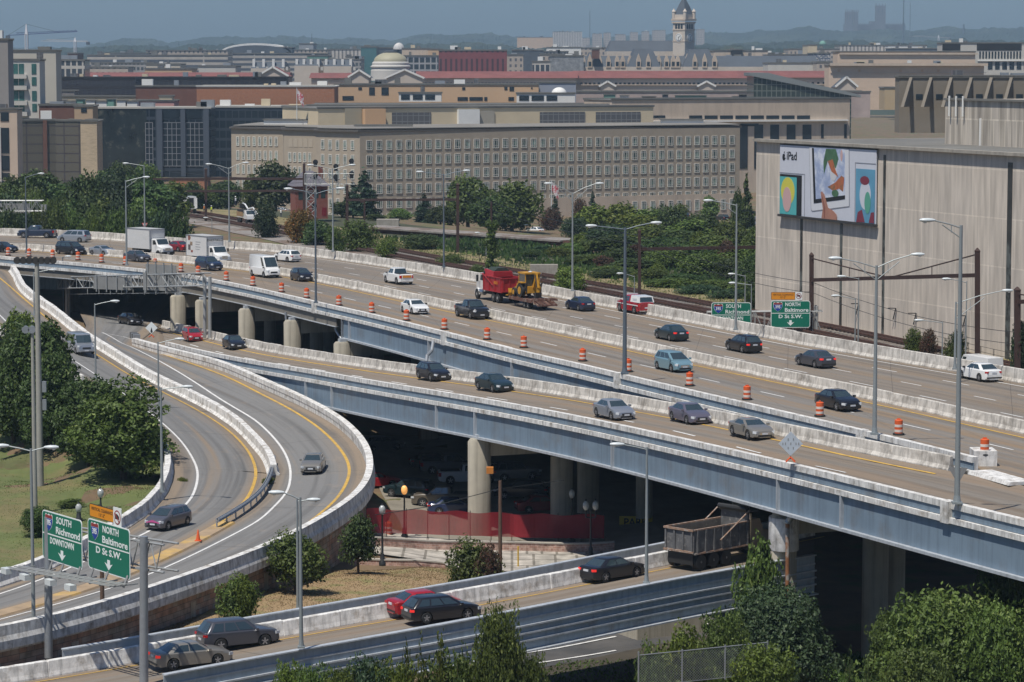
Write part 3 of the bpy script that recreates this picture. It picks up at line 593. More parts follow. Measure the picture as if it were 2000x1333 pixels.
KINDS=dict(sedan=dict(L=4.75,W=1.80,H=1.44,r=.325,wb=2.72,top=[(-2.37,.62),(-2.33,.92),(-2.2,1.0),(-1.75,1.02),(1.05,1.0),(1.7,.90),(2.15,.78),(2.33,.66),(2.37,.5)],g=(-1.85,-1.05,.25,1.05,.94)),coupe=dict(L=4.6,W=1.82,H=1.31,r=.33,wb=2.55,top=[(-2.3,.6),(-2.26,.88),(-2.1,.96),(-1.6,.97),(.95,.95),(1.6,.87),(2.05,.76),(2.26,.64),(2.3,.5)],g=(-1.75,-.95,.1,.95,.9)),hatch=dict(L=4.2,W=1.75,H=1.53,r=.31,wb=2.5,top=[(-2.1,.6),(-2.08,1.0),(-1.95,1.05),(1.15,1.02),(1.65,.92),(1.98,.76),(2.08,.62),(2.1,.5)],g=(-2.0,-1.6,.3,1.25,.98)),wagon=dict(L=4.75,W=1.8,H=1.55,r=.34,wb=2.7,top=[(-2.37,.62),(-2.35,1.0),(-2.2,1.05),(1.15,1.03),(1.7,.95),(2.2,.82),(2.35,.66),(2.37,.5)],g=(-2.25,-1.75,.3,1.15,.98)),suv=dict(L=4.8,W=1.9,H=1.74,r=.38,wb=2.8,top=[(-2.4,.7),(-2.38,1.1),(-2.25,1.16),(1.0,1.14),(1.6,1.1),(2.25,.98),(2.38,.8),(2.4,.6)],g=(-2.28,-1.85,.35,1.1,1.08)),minivan=dict(L=5.0,W=1.95,H=1.75,r=.34,wb=3.0,top=[(-2.5,.65),(-2.48,1.05),(-2.35,1.12),(1.5,1.08),(1.95,.98),(2.35,.82),(2.48,.66),(2.5,.5)],g=(-2.4,-2.1,.75,1.75,1.04)),mpv=dict(L=4.45,W=1.83,H=1.63,r=.33,wb=2.65,top=[(-2.22,.65),(-2.2,1.05),(-2.1,1.1),(1.2,1.06),(1.7,.95),(2.08,.8),(2.2,.66),(2.22,.5)],g=(-2.12,-1.75,.35,1.45,1.02)),pickup=dict(L=5.7,W=2.0,H=1.88,r=.42,wb=3.6,top=[(-2.85,.75),(-2.84,1.2),(-2.75,1.26),(-.8,1.26),(1.3,1.22),(1.9,1.2),(2.6,1.12),(2.82,.9),(2.85,.65)],g=(-.72,-.6,.75,1.35,1.18)),van=dict(L=5.9,W=1.98,H=2.65,r=.37,wb=3.7,top=[(-2.95,.7),(-2.94,1.2),(-2.9,1.25),(1.9,1.25),(2.35,1.2),(2.8,1.05),(2.93,.8),(2.95,.55)],g=(-2.93,-2.86,1.35,2.35,1.2)),cvan=dict(L=5.6,W=2.0,H=2.1,r=.37,wb=3.5,top=[(-2.8,.7),(-2.79,1.15),(-2.7,1.2),(1.7,1.2),(2.2,1.15),(2.7,1.05),(2.78,.8),(2.8,.55)],g=(-2.75,-2.6,1.0,1.75,1.15)),)
def lerp_prof(P,x):
 if x<=P[0][0]:return P[0][1]
 for(a,b),(c,d)in zip(P,P[1:]):
  if x<=c:return b+(d-b)*(x-a)/max(1e-6,c-a)
 return P[-1][1]
def car(kind,col,label,lit=False,roof=None,extra=None,cat=None,name=None,rimm=None,sc=1.):
 K=KINDS[kind];L,W,H,r,wb=(K[k]for k in('L','W','H','r','wb'));hl=L/2;top=K['top'];xr0,xr1,xf1,xf0,zb=K['g'];pm=PB[col]if isinstance(col,str)else col
 truckish=kind in('pickup','suv','van','cvan');bot=.3 if truckish else.2;body_n=name or{'pickup':'pickup_truck','van':'delivery_van','cvan':'passenger_van','suv':'suv_car','minivan':'minivan'}.get(kind,kind+'_car')
 t=empty(body_n,label=label,cat=cat or{'pickup':'pickup','van':'van','cvan':'van','minivan':'minivan','suv':'suv'}.get(kind,'car'))
 wx=(-wb/2+(-.05 if not truckish else 0),wb/2);ra=r+.07
 xs=sorted(set([round(x,3)for x in[-hl,-hl+.04,-hl+.15,-hl+.35,hl-.35,hl-.15,hl-.04,hl]+[p[0]for p in top]+[w_+ra*k for w_ in wx for k in(-1.02,-.97,-.8,-.5,0,.5,.8,.97,1.02)]+[xf0,0.,.5]]))
 rings=[]
 for x in xs:
  u=abs(x)/hl;w=W/2*(1-.16*u**8-.05*u**3);zt=lerp_prof(top,x);zm=min(.62 if not truckish else.75,zt-.06)
  arch=0
  for w_ in wx:
   d=ra*ra-(x-w_)**2
   if d>0:arch=max(arch,sqrt(d)+r)
  si=max(bot+(.08 if u>.93 else 0),arch);si=min(si,zt-.12);zm=max(zm,si+.02);inn=w-.28
  half=[(0,bot),(inn,bot),(inn,si),(w-.02,si),(w,si+.02),(w,zm),(w*.975,zt-.09),(w*.9,zt-.015),(w*.6,zt+.012),(0,zt+.02)]
  rings.append([V((x,y,z))for y,z in half]+[V((x,-y,z))for y,z in half[-2:0:-1]])
 mb=MB();mb.loft(rings)
 body=mb.build('body',pm,t,smooth=32)
 for w_ in wx:
  for s in(1,-1):wheel(t,w_,s*(W/2-.115),r,rim=rimm or m_rim)
 wb_=W/2-.07;wt=W/2-(.27 if not kind in('van','cvan')else.14);zr=H-.03
 def ringh(x0,x1,w,z,k=.06):return[V((x1,-w+.06,z)),V((x1+k,0,z)),V((x1,w-.06,z)),V((x1-.12,w,z)),V((x0+.12,w,z)),V((x0,w-.06,z)),V((x0-k*.6,0,z)),V((x0,-w+.06,z)),V((x0+.12,-w,z)),V((x1-.12,-w,z))]
 mb=MB();mb.loft([ringh(xr0,xf0,wb_,zb,.1),ringh(xr1,xf1,wt,zr,.07),ringh(xr1+.12,xf1-.15,wt-.12,H,.02)]);cab=mb.build('cab',roof or pm,t,smooth=50)
 def bil(c,u,v):return c[0].lerp(c[1],u).lerp(c[3].lerp(c[2],u),v)
 def win(c,u0,u1,v0,v1,nm,off):
  q=[bil(c,u0,v0),bil(c,u1,v0),bil(c,u1,v1),bil(c,u0,v1)];n_=(q[1]-q[0]).cross(q[3]-q[0]).normalized()*off
  mb=MB();mb.poly([p+n_ for p in q]);return mb.build(nm,m_glass,t,fix=False)
 B=ringh(xr0,xf0,wb_,zb,.1);T=ringh(xr1,xf1,wt,zr,.07)
 def end(i,nm,s):
  mb=MB();rows=[]
  for v in(.1,.9):
   l=B[i[0]].lerp(T[i[0]],v);m_=B[i[1]].lerp(T[i[1]],v);r_=B[i[2]].lerp(T[i[2]],v);rows.append([m_.lerp(l,.94),m_.lerp(l,.5),m_,m_.lerp(r_,.5),m_.lerp(r_,.94)])
  mb.loft([[p+V((s*.02,0,.012))for p in rw]for rw in rows],closed=False);return mb.build(nm,m_glass,t,fix=False)
 end((0,1,2),'windscreen',1)
 if not(kind=='van'):end((7,6,5),'rear_window',-1)
 for s in(1,-1):
  a=(4,3)if s>0 else(8,9);c=[B[a[0]],B[a[1]],T[a[1]],T[a[0]]];of=-.012 if s>0 else.012;of=-of if s>0 else of
  c2=c if s<0 else c;f=.012*(1 if s>0 else-1)*-1
  spl={'sedan':[(.1,.5),(.53,.95)],'coupe':[(.2,.95)],'pickup':[(.08,.46),(.5,.93)],'van':[(.84,.975)],'cvan':[(.04,.36),(.39,.68),(.72,.96)]}.get(kind,[(.05,.3),(.34,.62),(.65,.95)])
  for(u0,u1)in spl:win(c,u0,u1,.14,.88,'side_window',-.014 if s>0 else.014)
  mb=MB();mb.box(xf0-.32,s*(W/2-.02),zb+.0,xf0-.14,s*(W/2+.17),zb+.15);mb.build('mirror',pm if col!='white' else m_trim,t)
  hz=lerp_prof(top,hl-.12)-.1;mb=MB();mb.beam((hl-.32,s*(W/2-.19),hz+.0),(hl-.03,s*(W/2-.34),hz-.02),.3,.17);mb.build('headlight',m_head,t)
  tz=.82 if not truckish else.95;tz=min(tz,lerp_prof(top,-hl+.1)-.1)
  if kind=='van' or kind=='minivan':tz=1.0
  mb=MB();mb.beam((-hl+.24,s*(W/2-.19),tz),(-hl-.012,s*(W/2-.33),tz),.22,.15 if kind!='pickup' else.35);mb.build('tail_light',m_tail if not lit else mat('brake_lamp',(.7,.02,.02),.3,emis=(1,.05,.03,.45)),t)
 hz=lerp_prof(top,hl-.05);mb=MB();mb.box(hl-.1,-W*.22,hz-.24,hl+.012,W*.22,hz-.06);mb.build('grille',m_chrome if kind in('coupe','mpv')else m_trim,t)
 mb=MB();mb.box(hl-.1,-W*.3,.27,hl+.008,W*.3,.4);mb.build('air_intake',m_trim,t)
 mb=MB();mb.box(hl-.05,-.22,.42,hl+.025,.22,.54);mb.build('front_plate',m_plate,t)
 pz=.72 if not truckish else.62;mb=MB();mb.box(-hl-.02,-.22,pz,-hl+.1,.22,pz+.13);mb.build('rear_plate',m_plate,t)
 mb=MB();mb.box(-hl-.02,-W*.4,.32,-hl+.1,W*.4,.42);mb.build('rear_bumper_trim',m_trim if kind!='pickup' else m_chrome,t)
 if kind=='pickup' and not extra=='cap':
  mb=MB();w=W/2-.14;z=1.285;mb.quad((-2.68,-w,z),(-.88,-w,z),(-.88,w,z),(-2.68,w,z));mb.build('cargo_bed',m_trim,t)
 if extra=='cap':
  mb=MB();mb.loft([[V((x,y,z))for x,y,z in((-2.78,-.93,1.24),(-.8,-.93,1.24),(-.8,.93,1.24),(-2.78,.93,1.24))],[V((x,y,z))for x,y,z in((-2.6,-.8,1.88),(-.8,-.8,1.92),(-.8,.8,1.92),(-2.6,.8,1.88))]]);mb.build('truck_cap',PB['white'],t)
  mb=MB();mb.quad((-2.79,-.75,1.33),(-2.79,.75,1.33),(-2.64,.68,1.8),(-2.64,-.68,1.8));mb.build('rear_window',m_glass,t,fix=False)
  for s in(1,-1):
   mb=MB();mb.box(-2.8,s*(W/2-.005),.88,2.6,s*(W/2+.006),.98);mb.build('white_stripe',PB['white'],t)
   mb=MB();mb.beam((-2.3,s*.895,1.5),(-1.35,s*.895,1.5),.02,.3);mb.build('side_decal',m_plate,t)
  mb=MB();mb.box(.5,-.6,1.86,.75,.6,1.98);mb.build('light_bar',m_plate,t)
 if extra=='rack':
  for s in(1,-1):mb=MB();mb.beam((xr1+.2,s*(wt-.12),H+.05),(xf1-.3,s*(wt-.12),H+.05),.05);mb.build('roof_rail',m_trim,t)
 if extra=='moustache':
  mb=MB();mb.loft([[V((2.09,y,.66+.05*cos(y*6)+a))for a in(-.09*(1-abs(y)*.9),.09*(1-abs(y)*.9))]for y in[k*.1-.7 for k in range(15)]],closed=False);mb.build('pink_moustache',mat('pink_fluff',(.5,.08,.25),.9),t,fix=False)
 if extra=='tailpanel':
  mb=MB();mb.box(-2.9,-.55,.85,-2.86,.55,1.12);mb.build('yellow_panel',m_amber,t)
 if sc!=1:t.scale=(sc,sc,sc)
 return t
def truck_wheels(t,xs,W,r=.5,dual=True):
 for x,d in xs:
  for s in(1,-1):wheel(t,x,s*(W/2-.2),r,.3 if not d else.5,rim=mat('truck_rim',(.3,.29,.27),.6,nz=.3))
def box_truck(label,text=None,col='white'):
 t=empty('box_truck',label=label,cat='box truck');pm=PB[col]
 mb=MB();mb.box(-4.0,-1.22,1.05,1.35,1.22,3.75);bx=mb.build('cargo_box',mat('truck_box_white',(.62,.62,.61),.6,nz=.06,ns=2),t)
 mb=MB()
 for(x,y)in((-4.0,1.22),(-4,-1.22),(1.35,1.22),(1.35,-1.22)):mb.box(x-.05,y-.05,1.0,x+.05,y+.05,3.8)
 for y in(1.22,-1.22):mb.box(-4.0,y-.05,3.7,1.35,y+.05,3.8)
 for x in(-4.0,1.35):mb.box(x-.045,-1.17,3.71,x+.045,1.17,3.795)
 mb.build('frame_trim',m_galv,bx)
 mb=MB();mb.box(-3.9,-1.17,3.76,1.3,1.17,3.79);mb.build('roof',mat('truck_roof',(.42,.42,.41)if not text else(.45,.41,.34),.7,nz=.1),bx)
 if not text:
  for k in range(18):
   for s in(1,-1):mb=MB();mb.box(-3.9+k*.29,s*1.222,1.15,-3.87+k*.29,s*1.235,3.65);mb.build('rib',bx.data.materials[0],bx)
 rings=[]
 for x,zt,w in((1.45,2.5,1.0),(2.3,2.5,1.0),(2.75,1.72,1.02),(2.9,1.62,1.02),(3.6,1.45,.95),(3.75,1.3,.85),(3.8,.95,.82)):
  rings.append([V((x,y,z))for y,z in((-w,.62),(-w,zt-.1),(-w+.16,zt),(w-.16,zt),(w,zt-.1),(w,.62))])
 mb=MB();mb.loft(rings);mb.build('cab',pm,t,smooth=35)
 mb=MB();q=[V((2.335,-.86,2.43)),V((2.335,.86,2.43)),V((2.755,.88,1.78)),V((2.755,-.88,1.78))];mb.poly([p+V((.03,0,.02))for p in q]);mb.build('windscreen',m_glass,t,fix=False)
 for s in(1,-1):
  mb=MB();mb.poly([V((x,s*1.012,z))for x,z in((1.7,2.3),(2.3,2.3),(2.62,1.75),(1.7,1.7))]);mb.build('side_window',m_glass,t,fix=False)
  mb=MB();mb.box(2.45,s*1.2,1.75,2.55,s*1.38,2.2);mb.beam((2.5,s*1.0,2.0),(2.5,s*1.25,2.0),.04);mb.build('mirror',m_trim,t)
  mb=MB();mb.box(3.68,s*.48,1.0,3.83,s*.78,1.22);mb.build('headlight',m_head,t)
  mb=MB();mb.box(2.6,s*.8,.75,3.55,s*1.1,1.05);mb.build('wheel_arch',pm,t)
 mb=MB();mb.box(3.72,-.42,.92,3.84,.42,1.3);mb.build('grille',m_chrome,t)
 mb=MB();mb.box(3.75,-1.05,.45,3.95,1.05,.78);mb.build('bumper',m_chrome if text else m_trim,t)
 mb=MB();mb.box(-3.9,-.45,.72,3.0,.45,1.04);mb.build('chassis',m_trim,t)
 mb=MB();mb.box(3.93,-.2,.55,3.97,.2,.68);mb.build('front_plate',m_plate,t)
 truck_wheels(t,((-2.4,1),(3.05,0)),2.4)
 if text:
  text_mesh(text,.42,'company_name',m_trim,t,(1.37+.04,0,3.25),(pi/2,0,pi/2),sx=1.25)
  for s in(-1,):
   for(x,z,w,h,c)in((-3.5,3.1,.5,.6,(.3,.1,.07)),(-3.0,2.4,.6,.5,(.3,.22,.15)),(-3.5,1.8,.6,.7,(.12,.1,.1)),(-2.8,1.5,.5,.3,(.35,.3,.24)),(-3.2,3.3,.4,.25,(.4,.3,.2))):
    mb=MB();mb.box(x,-1.235,z,x+w,-1.222,z+h);mb.build('side_picture',mat('truck_picture_%d'%(c[0]*100+z*3),c,.6,nz=.5,ns=4),bx)
   for k in range(4):mb=MB();mb.box(-1.6,-1.235,2.9-k*.32,-.3-.2*(k%2),-1.222,2.96-k*.32);mb.build('faint_lettering',m_galv,bx)
 return t
def dump_bed(t,x0,x1,W,zf,zt,m,lift=.55,mi=None,ribs=6,tarp=True):
 w=W/2;th=.07;mb=MB()
 mb.box(x0,-w,zf,x1,w,zf+.08)
 for s in(1,-1):mb.box(x0,s*w-(th if s>0 else 0),zf+.08,x1,s*w+(0 if s>0 else th),zt)
 mb.box(x1-.08,-w+th,zf+.08,x1,w-th,zt+lift);b=mb.build('dump_body',m,t)
 mb=MB();mb.box(x0-.07,-w-.03,zf-.05,x0,w+.03,zt+.06);tg=mb.build('tailgate',m,t)
 for k in range(4):mb=MB();y=-w+.1+k*(W-.2)/3;mb.box(x0-.16,y-.07,zf,x0-.07,y+.07,zt);mb.build('rib',m,tg)
 for z in(zf-.02,zt-.02):mb=MB();mb.box(x0-.2,-w-.05,z,x0-.072,w+.05,z+.13);mb.build('cross_rail',mi or m,tg)
 for k in range(ribs):
  for s in(1,-1):mb=MB();x=x0+.3+k*(x1-x0-.5)/(ribs-1);mb.box(x-.07,s*w+(0 if s>0 else-.1),zf,x+.07,s*w+(.1 if s>0 else 0),zt);mb.build('rib',m,b)
 for s in(1,-1):mb=MB();mb.box(x0,s*w-.06,zt+.002,x1,s*w+.08,zt+.1);mb.build('top_rail',mi or m,b);mb=MB();mb.box(x0,s*w-.1,zf-.12,x1,s*w+.1,zf-.01);mb.build('lower_rail',mi or m,b)
 mb=MB();mb.box(x1-.1,-w,zt+lift+.003,x1+.9,w,zt+lift+.09);mb.build('cab_shield',m,b)
 if tarp:mb=MB();mb.tube((x1-.2,-w,zt+lift+.26),(x1-.2,w,zt+lift+.26),.19,n=10);mb.build('tarp_roll',m_trim,t)
 for s in(1,-1):mb=MB();mb.tube((x0+(x1-x0)*.45,s*(w+.12),zf+.6),(x1-.1,s*(w+.12),zt+lift+.2),.05);mb.build('tarp_arm',mi or m,t)
 return b
def dump_truck(label):
 t=empty('dump_truck',label=label,cat='dump truck')
 m=mat('worn_dump_steel',(.12,.12,.122),.8,nz=.5,ns=1.6,col2=(.28,.265,.25),n2=(2.5,.55,.7));mi=mat('rusty_edge',(.30,.19,.13),.85,nz=.4,ns=3,col2=(.4,.38,.35),n2=(4,.5,.65))
 b=dump_bed(t,-4.1,1.4,2.5,1.2,2.65,m,.62,mi,7)
 mb=MB();mb.box(-4.0,-1.15,1.29,1.3,1.15,1.75);mb.build('load',mat('sand_load',(.30,.23,.13),.95,nz=.4,ns=3,bump=.5),t)
 mb=MB();mb.box(-3.95,-.45,.65,4.0,.45,1.1);mb.build('chassis',m_trim,t)
 mb=MB();mb.loft([[V((x,y,z))for y,z in((-w,.7),(-w,zt),(w,zt),(w,.7))]for x,zt,w in((1.7,2.75,1.05),(2.7,2.75,1.05),(3.1,1.95,1.05),(4.5,1.7,.9),(4.6,.8,.9))]);mb.build('cab',PB['mgrey'],t,smooth=30)
 mb=MB();mb.poly([V((2.74,-.9,2.68)),V((2.74,.9,2.68)),V((3.13,.9,2.02)),V((3.13,-.9,2.02))]);mb.build('windscreen',m_glass,t,fix=False)
 truck_wheels(t,((-3.4,1),(-2.15,1),(-.9,1),(3.7,0)),2.45,.54)
 mb=MB();mb.box(-4.05,-1.1,.35,-4.0,1.1,1.1);mb.build('mud_flap',m_trim,t)
 mb=MB();mb.tube((1.6,-1.15,1.2),(1.6,-1.15,3.2),.1);mb.build('exhaust_stack',m_chrome,t)
 return t
def red_dump_truck(label):
 t=empty('dump_truck',label=label,cat='dump truck');m=mat('red_dump_steel',(.36,.02,.025),.5,nz=.25,ns=1.5)
 b=dump_bed(t,-4.3,1.2,2.5,1.3,2.75,m,.1,None,4)
 mb=MB();mb.loft([[V((x,-1.22,2.76)),V((x,1.22,2.76)),V((x,1.1,z)),V((x,-1.1,z))]for x,z in((-1.6,3.35),(1.15,3.5))]);mb.build('raised_sideboards',m,t)
 mb=MB();mb.loft([[V((x,y,z))for y,z in((-.95,3.36),(-.5,3.72),(.5,3.74),(.95,3.4))]for x in(-1.3,-.2,.9)]);mb.build('folded_tarp',mat('dark_tarp',(.03,.045,.035),.9,nz=.3,ns=4),t)
 for s in(1,-1):text_mesh('AREA',.5,'door_lettering',m_amber,t,(-2.7,s*1.36,2.2),(pi/2,0,pi if s>0 else 0),bold=.01)
 mb=MB();mb.box(-4.2,-.45,.65,4.0,.45,1.1);mb.build('chassis',m_trim,t)
 mb=MB();mb.loft([[V((x,y,z))for y,z in((-w,.95),(-w,zt-.08),(-w+.15,zt),(w-.15,zt),(w,zt-.08),(w,.95))]for x,zt,w in((1.45,3.0,1.05),(2.5,3.0,1.05),(2.75,2.2,1.0),(4.2,1.9,.85),(4.35,1.6,.8))]);mb.build('cab',PB['white'],t,smooth=30)
 for s in(1,-1):
  mb=MB();mb.poly([V((x,s*1.062,z))for x,z in((1.75,2.75),(2.45,2.75),(2.62,2.2),(1.75,2.15))]);mb.build('side_window',m_glass,t,fix=False)
  mb=MB();mb.box(2.6,s*1.25,2.0,2.72,s*1.5,2.75);mb.build('mirror',m_trim,t)
  mb=MB();mb.lathe([(.3,-.5),(.33,-.45),(.33,.45),(.3,.5)],14,(0,0,0));
  mb.v=[(2.0+z,s*.95+x,.85+y)for x,y,z in mb.v];mb.build('fuel_tank',m_chrome,t,smooth=40)
  mb=MB();mb.loft([[V((3.35+cos(a)*rr,y,.55+sin(a)*rr))for y in(s*.75,s*1.15)for rr in((.62,.68)if y==s*.75 else(.68,.62))]for a in[pi*k/8 for k in range(9)]]);mb.build('fender',PB['white'],t)
 mb=MB();mb.tube((1.35,.95,1.2),(1.35,.95,3.6),.09);mb.build('exhaust_stack',m_chrome,t)
 truck_wheels(t,((-3.0,1),(-1.75,1),(3.35,0)),2.45,.54);return t
def low_trailer(label):
 t=empty('equipment_trailer',label=label,cat='trailer');m=mat('rusty_trailer',(.14,.06,.04),.85,nz=.4,ns=2,col2=(.28,.22,.18),n2=(3,.5,.65))
 mb=MB();mb.box(-3.0,-1.2,.85,3.4,1.2,1.0);mb.build('deck',m,t)
 for s in(1,-1):mb=MB();mb.box(-3.0,s*1.2-.05,.72,3.4,s*1.2+.05,1.06);mb.build('side_rail',m,t)
 mb=MB();mb.loft([[V((-3.0,-1.15,.84)),V((-3.0,1.15,.84)),V((-3.0,1.15,1.04)),V((-3.0,-1.15,1.04))],[V((-4.5,-1.15,.45)),V((-4.5,1.15,.45)),V((-4.5,1.15,.6)),V((-4.5,-1.15,.6))]]);mb.build('ramp_tail',m,t)
 for s in(1,-1):
  mb=MB()
  for k in range(9):mb.box(-4.6+k*.2,s*.3,1.05-.0,-4.55+k*.2,s*1.1,1.2)
  mb.box(-4.6,s*.3-.03,1.0,-2.9,s*.3+.03,1.24);mb.box(-4.6,s*1.1-.03,1.0,-2.9,s*1.1+.03,1.24);mb.build('folded_ramp',m,t)
 mb=MB();mb.beam((3.4,-.7,.85),(5.2,0,.85),.14);mb.beam((3.4,.7,.85),(5.2,0,.85),.14);mb.build('drawbar',m,t)
 truck_wheels(t,((-1.6,1),(-.65,1)),2.1,.4);return t
def backhoe(label):
 t=empty('backhoe',label=label,cat='backhoe');y_=mat('digger_yellow',(.56,.28,.02),.5,nz=.3,ns=2,col2=(.3,.2,.08),n2=(2.5,.6,.75));
 mb=MB();mb.loft([[V((x,y,z))for y,z in((-w,.7),(-w,zt),(w,zt),(w,.7))]for x,zt,w in((-.6,1.4,.5),(.9,1.55,.5),(2.2,1.4,.42),(2.3,.9,.42))]);mb.build('engine_hood',y_,t)
 mb=MB();mb.box(-1.2,-.8,1.3,.6,.8,2.6);mb.build('cab_glass',m_glass,t)
 for x in(-1.2,.6):
  for y in(-.8,.8):mb=MB();mb.beam((x,y,1.2),(x,y,2.62),.09);mb.build('cab_post',y_,t)
 mb=MB();mb.box(-1.35,-.9,2.62,.75,.9,2.78);mb.build('cab_roof',y_,t)
 mb=MB();mb.lathe([(.2,0),(.25,.06),(.1,.14)],10,(-.6,0,2.78));mb.build('beacon',m_plate,t)
 for s in(1,-1):
  mb=MB();mb.lathe([(.4,-.2),(.78,-.2),(.82,-.12),(.82,.12),(.78,.2),(.4,.2)],20,(-.3,s*.95,.82),'y');w=mb.build('wheel',m_tyre,t,smooth=40);mb=MB();mb.lathe([(.42,-.05),(.42,.22)],14,(-.3,s*.95,.82),'y');mb.build('rim',y_,w)
  mb=MB();mb.lathe([(.25,-.14),(.46,-.14),(.5,0),(.46,.14),(.25,.14)],18,(1.8,s*.85,.5),'y');w=mb.build('wheel',m_tyre,t,smooth=40);mb=MB();mb.lathe([(.27,-.05),(.27,.16)],12,(1.8,s*.85,.5),'y');mb.build('rim',y_,w)
  mb=MB();mb.beam((.3,s*.65,1.5),(2.6,s*.65,.7),.14,.25);mb.beam((2.6,s*.65,.7),(3.0,s*.65,.3),.14,.2);mb.build('loader_arm',y_,t)
  mb=MB();mb.beam((-1.5,s*.7,.6),(-1.6,s*.95,1.7),.16,.2);mb.build('stabiliser',m_dashc,t)
  mb=MB();mb.box(-1.1,s*.78,1.65,.1,s*1.2,1.75);mb.build('fender',y_,t)
 mb=MB();mb.loft([[V((x,-1.1,z)),V((x,1.1,z)),V((x,1.1,z+.08)),V((x,-1.1,z+.08))]for x,z in((3.0,.75),(2.85,.3),(3.1,.02),(3.7,0))]);mb.build('front_bucket',y_,t)
 mb=MB();mb.beam((-1.4,.0,.9),(-2.1,.0,2.1),.3,.42);mb.beam((-2.1,0,2.1),(-2.35,0,2.75),.26,.36);mb.build('boom',y_,t)
 mb=MB();mb.beam((-2.3,.02,2.8),(-2.75,.02,1.2),.22,.34);mb.beam((-2.75,.02,1.25),(-2.8,.02,.65),.18,.26);mb.build('dipper',y_,t)
 mb=MB();mb.tube((-1.6,.22,1.6),(-2.2,.22,2.6),.06);mb.tube((-2.5,.2,2.6),(-2.85,.2,1.3),.06);mb.build('hydraulic_rams',m_dashc,t)
 mb=MB();mb.loft([[V((-2.6,-.35,.7)),V((-2.6,.35,.7)),V((-3.0,.35,.75)),V((-3.0,-.35,.75))],[V((-2.35,-.35,.1)),V((-2.35,.35,.1)),V((-2.9,.35,.15)),V((-2.9,-.35,.15))]]);mb.build('rear_bucket',m_dashc,t)
 mb=MB();mb.box(-1.7,-.75,.6,-1.25,.75,1.3);mb.build('rear_frame',y_,t)
 return t
def rail_truck(label,bucket=False):
 t=empty('utility_truck',label=label,cat='work truck');pm=PB['white']
 if not bucket:
  mb=MB();mb.box(-2.2,-1.15,1.0,1.2,1.15,3.6);b=mb.build('box_body',pm,t)
  mb=MB();mb.box(-2.23,-.6,1.2,-2.19,.5,3.3);mb.build('dark_doorway_panel',m_trim,t)  # black panel on the solid box, stands for its shaded inside
  for s in(1,-1):mb=MB();mb.box(-2.9,s*1.12,1.15,-2.2,s*1.18,3.3);mb.build('open_door',pm,t)
 else:
  mb=MB();mb.box(-3.6,-1.15,1.1,1.0,1.15,1.3);mb.build('flatbed',pm,t)
  for s in(1,-1):mb=MB();mb.box(-3.6,s*1.12,1.3,.8,s*1.17,2.2);mb.build('stake_side',mat('wood_boards',(.35,.22,.1),.9,nz=.2,ns=2),t)
  mb=MB();mb.box(-3.5,-1.05,1.9,.7,1.05,2.6);mb.build('load',m_trim,t)
  mb=MB();mb.path([V((.6,0,1.4)),V((.6,0,2.8)),V((-1.8,.1,3.6)),V((-4.0,.3,3.7))],.16,8);mb.path([V((.6,0,2.8)),V((3.5,.2,3.2)),V((6.4,.4,1.9))],.13,8);mb.build('boom',pm,t)
  mb=MB();mb.box(-4.6,-.3,2.7,-3.9,.8,3.6);mb.build('lift_basket',m_dashc,t)
 o=1.3 if not bucket else 1.1
 mb=MB();mb.loft([[V((x+o,y,z))for y,z in((-1.,.9),(-1.,zt),(1.,zt),(1.,.9))]for x,zt in((0,2.6),(1.1,2.6),(1.5,1.8),(2.3,1.65),(2.4,1.0))]);mb.build('cab',pm,t,smooth=30)
 mb=MB();mb.poly([V((o+1.13,-.85,2.55)),V((o+1.13,.85,2.55)),V((o+1.52,.85,1.85)),V((o+1.52,-.85,1.85))]);mb.build('windscreen',m_glass,t,fix=False)
 truck_wheels(t,((-1.6,1),(o+1.8,0))if not bucket else((-2.6,1),(-1.5,1),(o+1.8,0)),2.3,.5);return t
def put(t,S,px,py,head,lift=0.,H=None):
 p=S.px(px,py,H);t.location=p+Z*(.03+lift);t.rotation_euler.z=head;return p
def heading(P,p,rev=False):
 d=tan_at(P,nearest_i(P,p));a=atan2(d.y,d.x);return a+(pi if rev else 0)
def go_on(t,S,P,px,py,away=False,off=0.):
 p=S.px(px,py);t.location=p+Z*.03;t.rotation_euler.z=heading(P,p,away)+off;return t
FAR=[('sedan','navy',1133,606,'dark blue sedan behind the trailer on the far roadway',{}),('pickup','red',1240,611,'red fire department pickup with a white cap beside the far barrier',dict(extra='cap')),('sedan','green',1311,664,'dark teal sedan driving away left of the black wagon',dict(lit=True)),('wagon','black',1452,687,'black wagon with roof rails driving away on the far roadway',dict(lit=True,extra='rack')),('sedan','grey',1592,716,'charcoal sedan driving away in the far roadway at right',dict(lit=True)),('sedan','white',1912,742,'white sedan driving away near the right edge of the photo',{}),('pickup','white',778,554,'white pickup with a yellow tailgate panel driving away',dict(extra='tailpanel')),('wagon','white',561,511,'white wagon driving away behind the white van',{}),('sedan','dred',345,491,'dark red sedan half hidden between the two box trucks',dict(lit=True)),('minivan','silver',145,473,'silver minivan driving away at the far left of the freeway',{}),('pickup','navy',72,465,'dark navy pickup beside the overhead sign post at far left',{})]
for k,c,x,y,lab,kw in FAR:go_on(car(k,c,lab,**kw),S_main,MD,x,y,True)
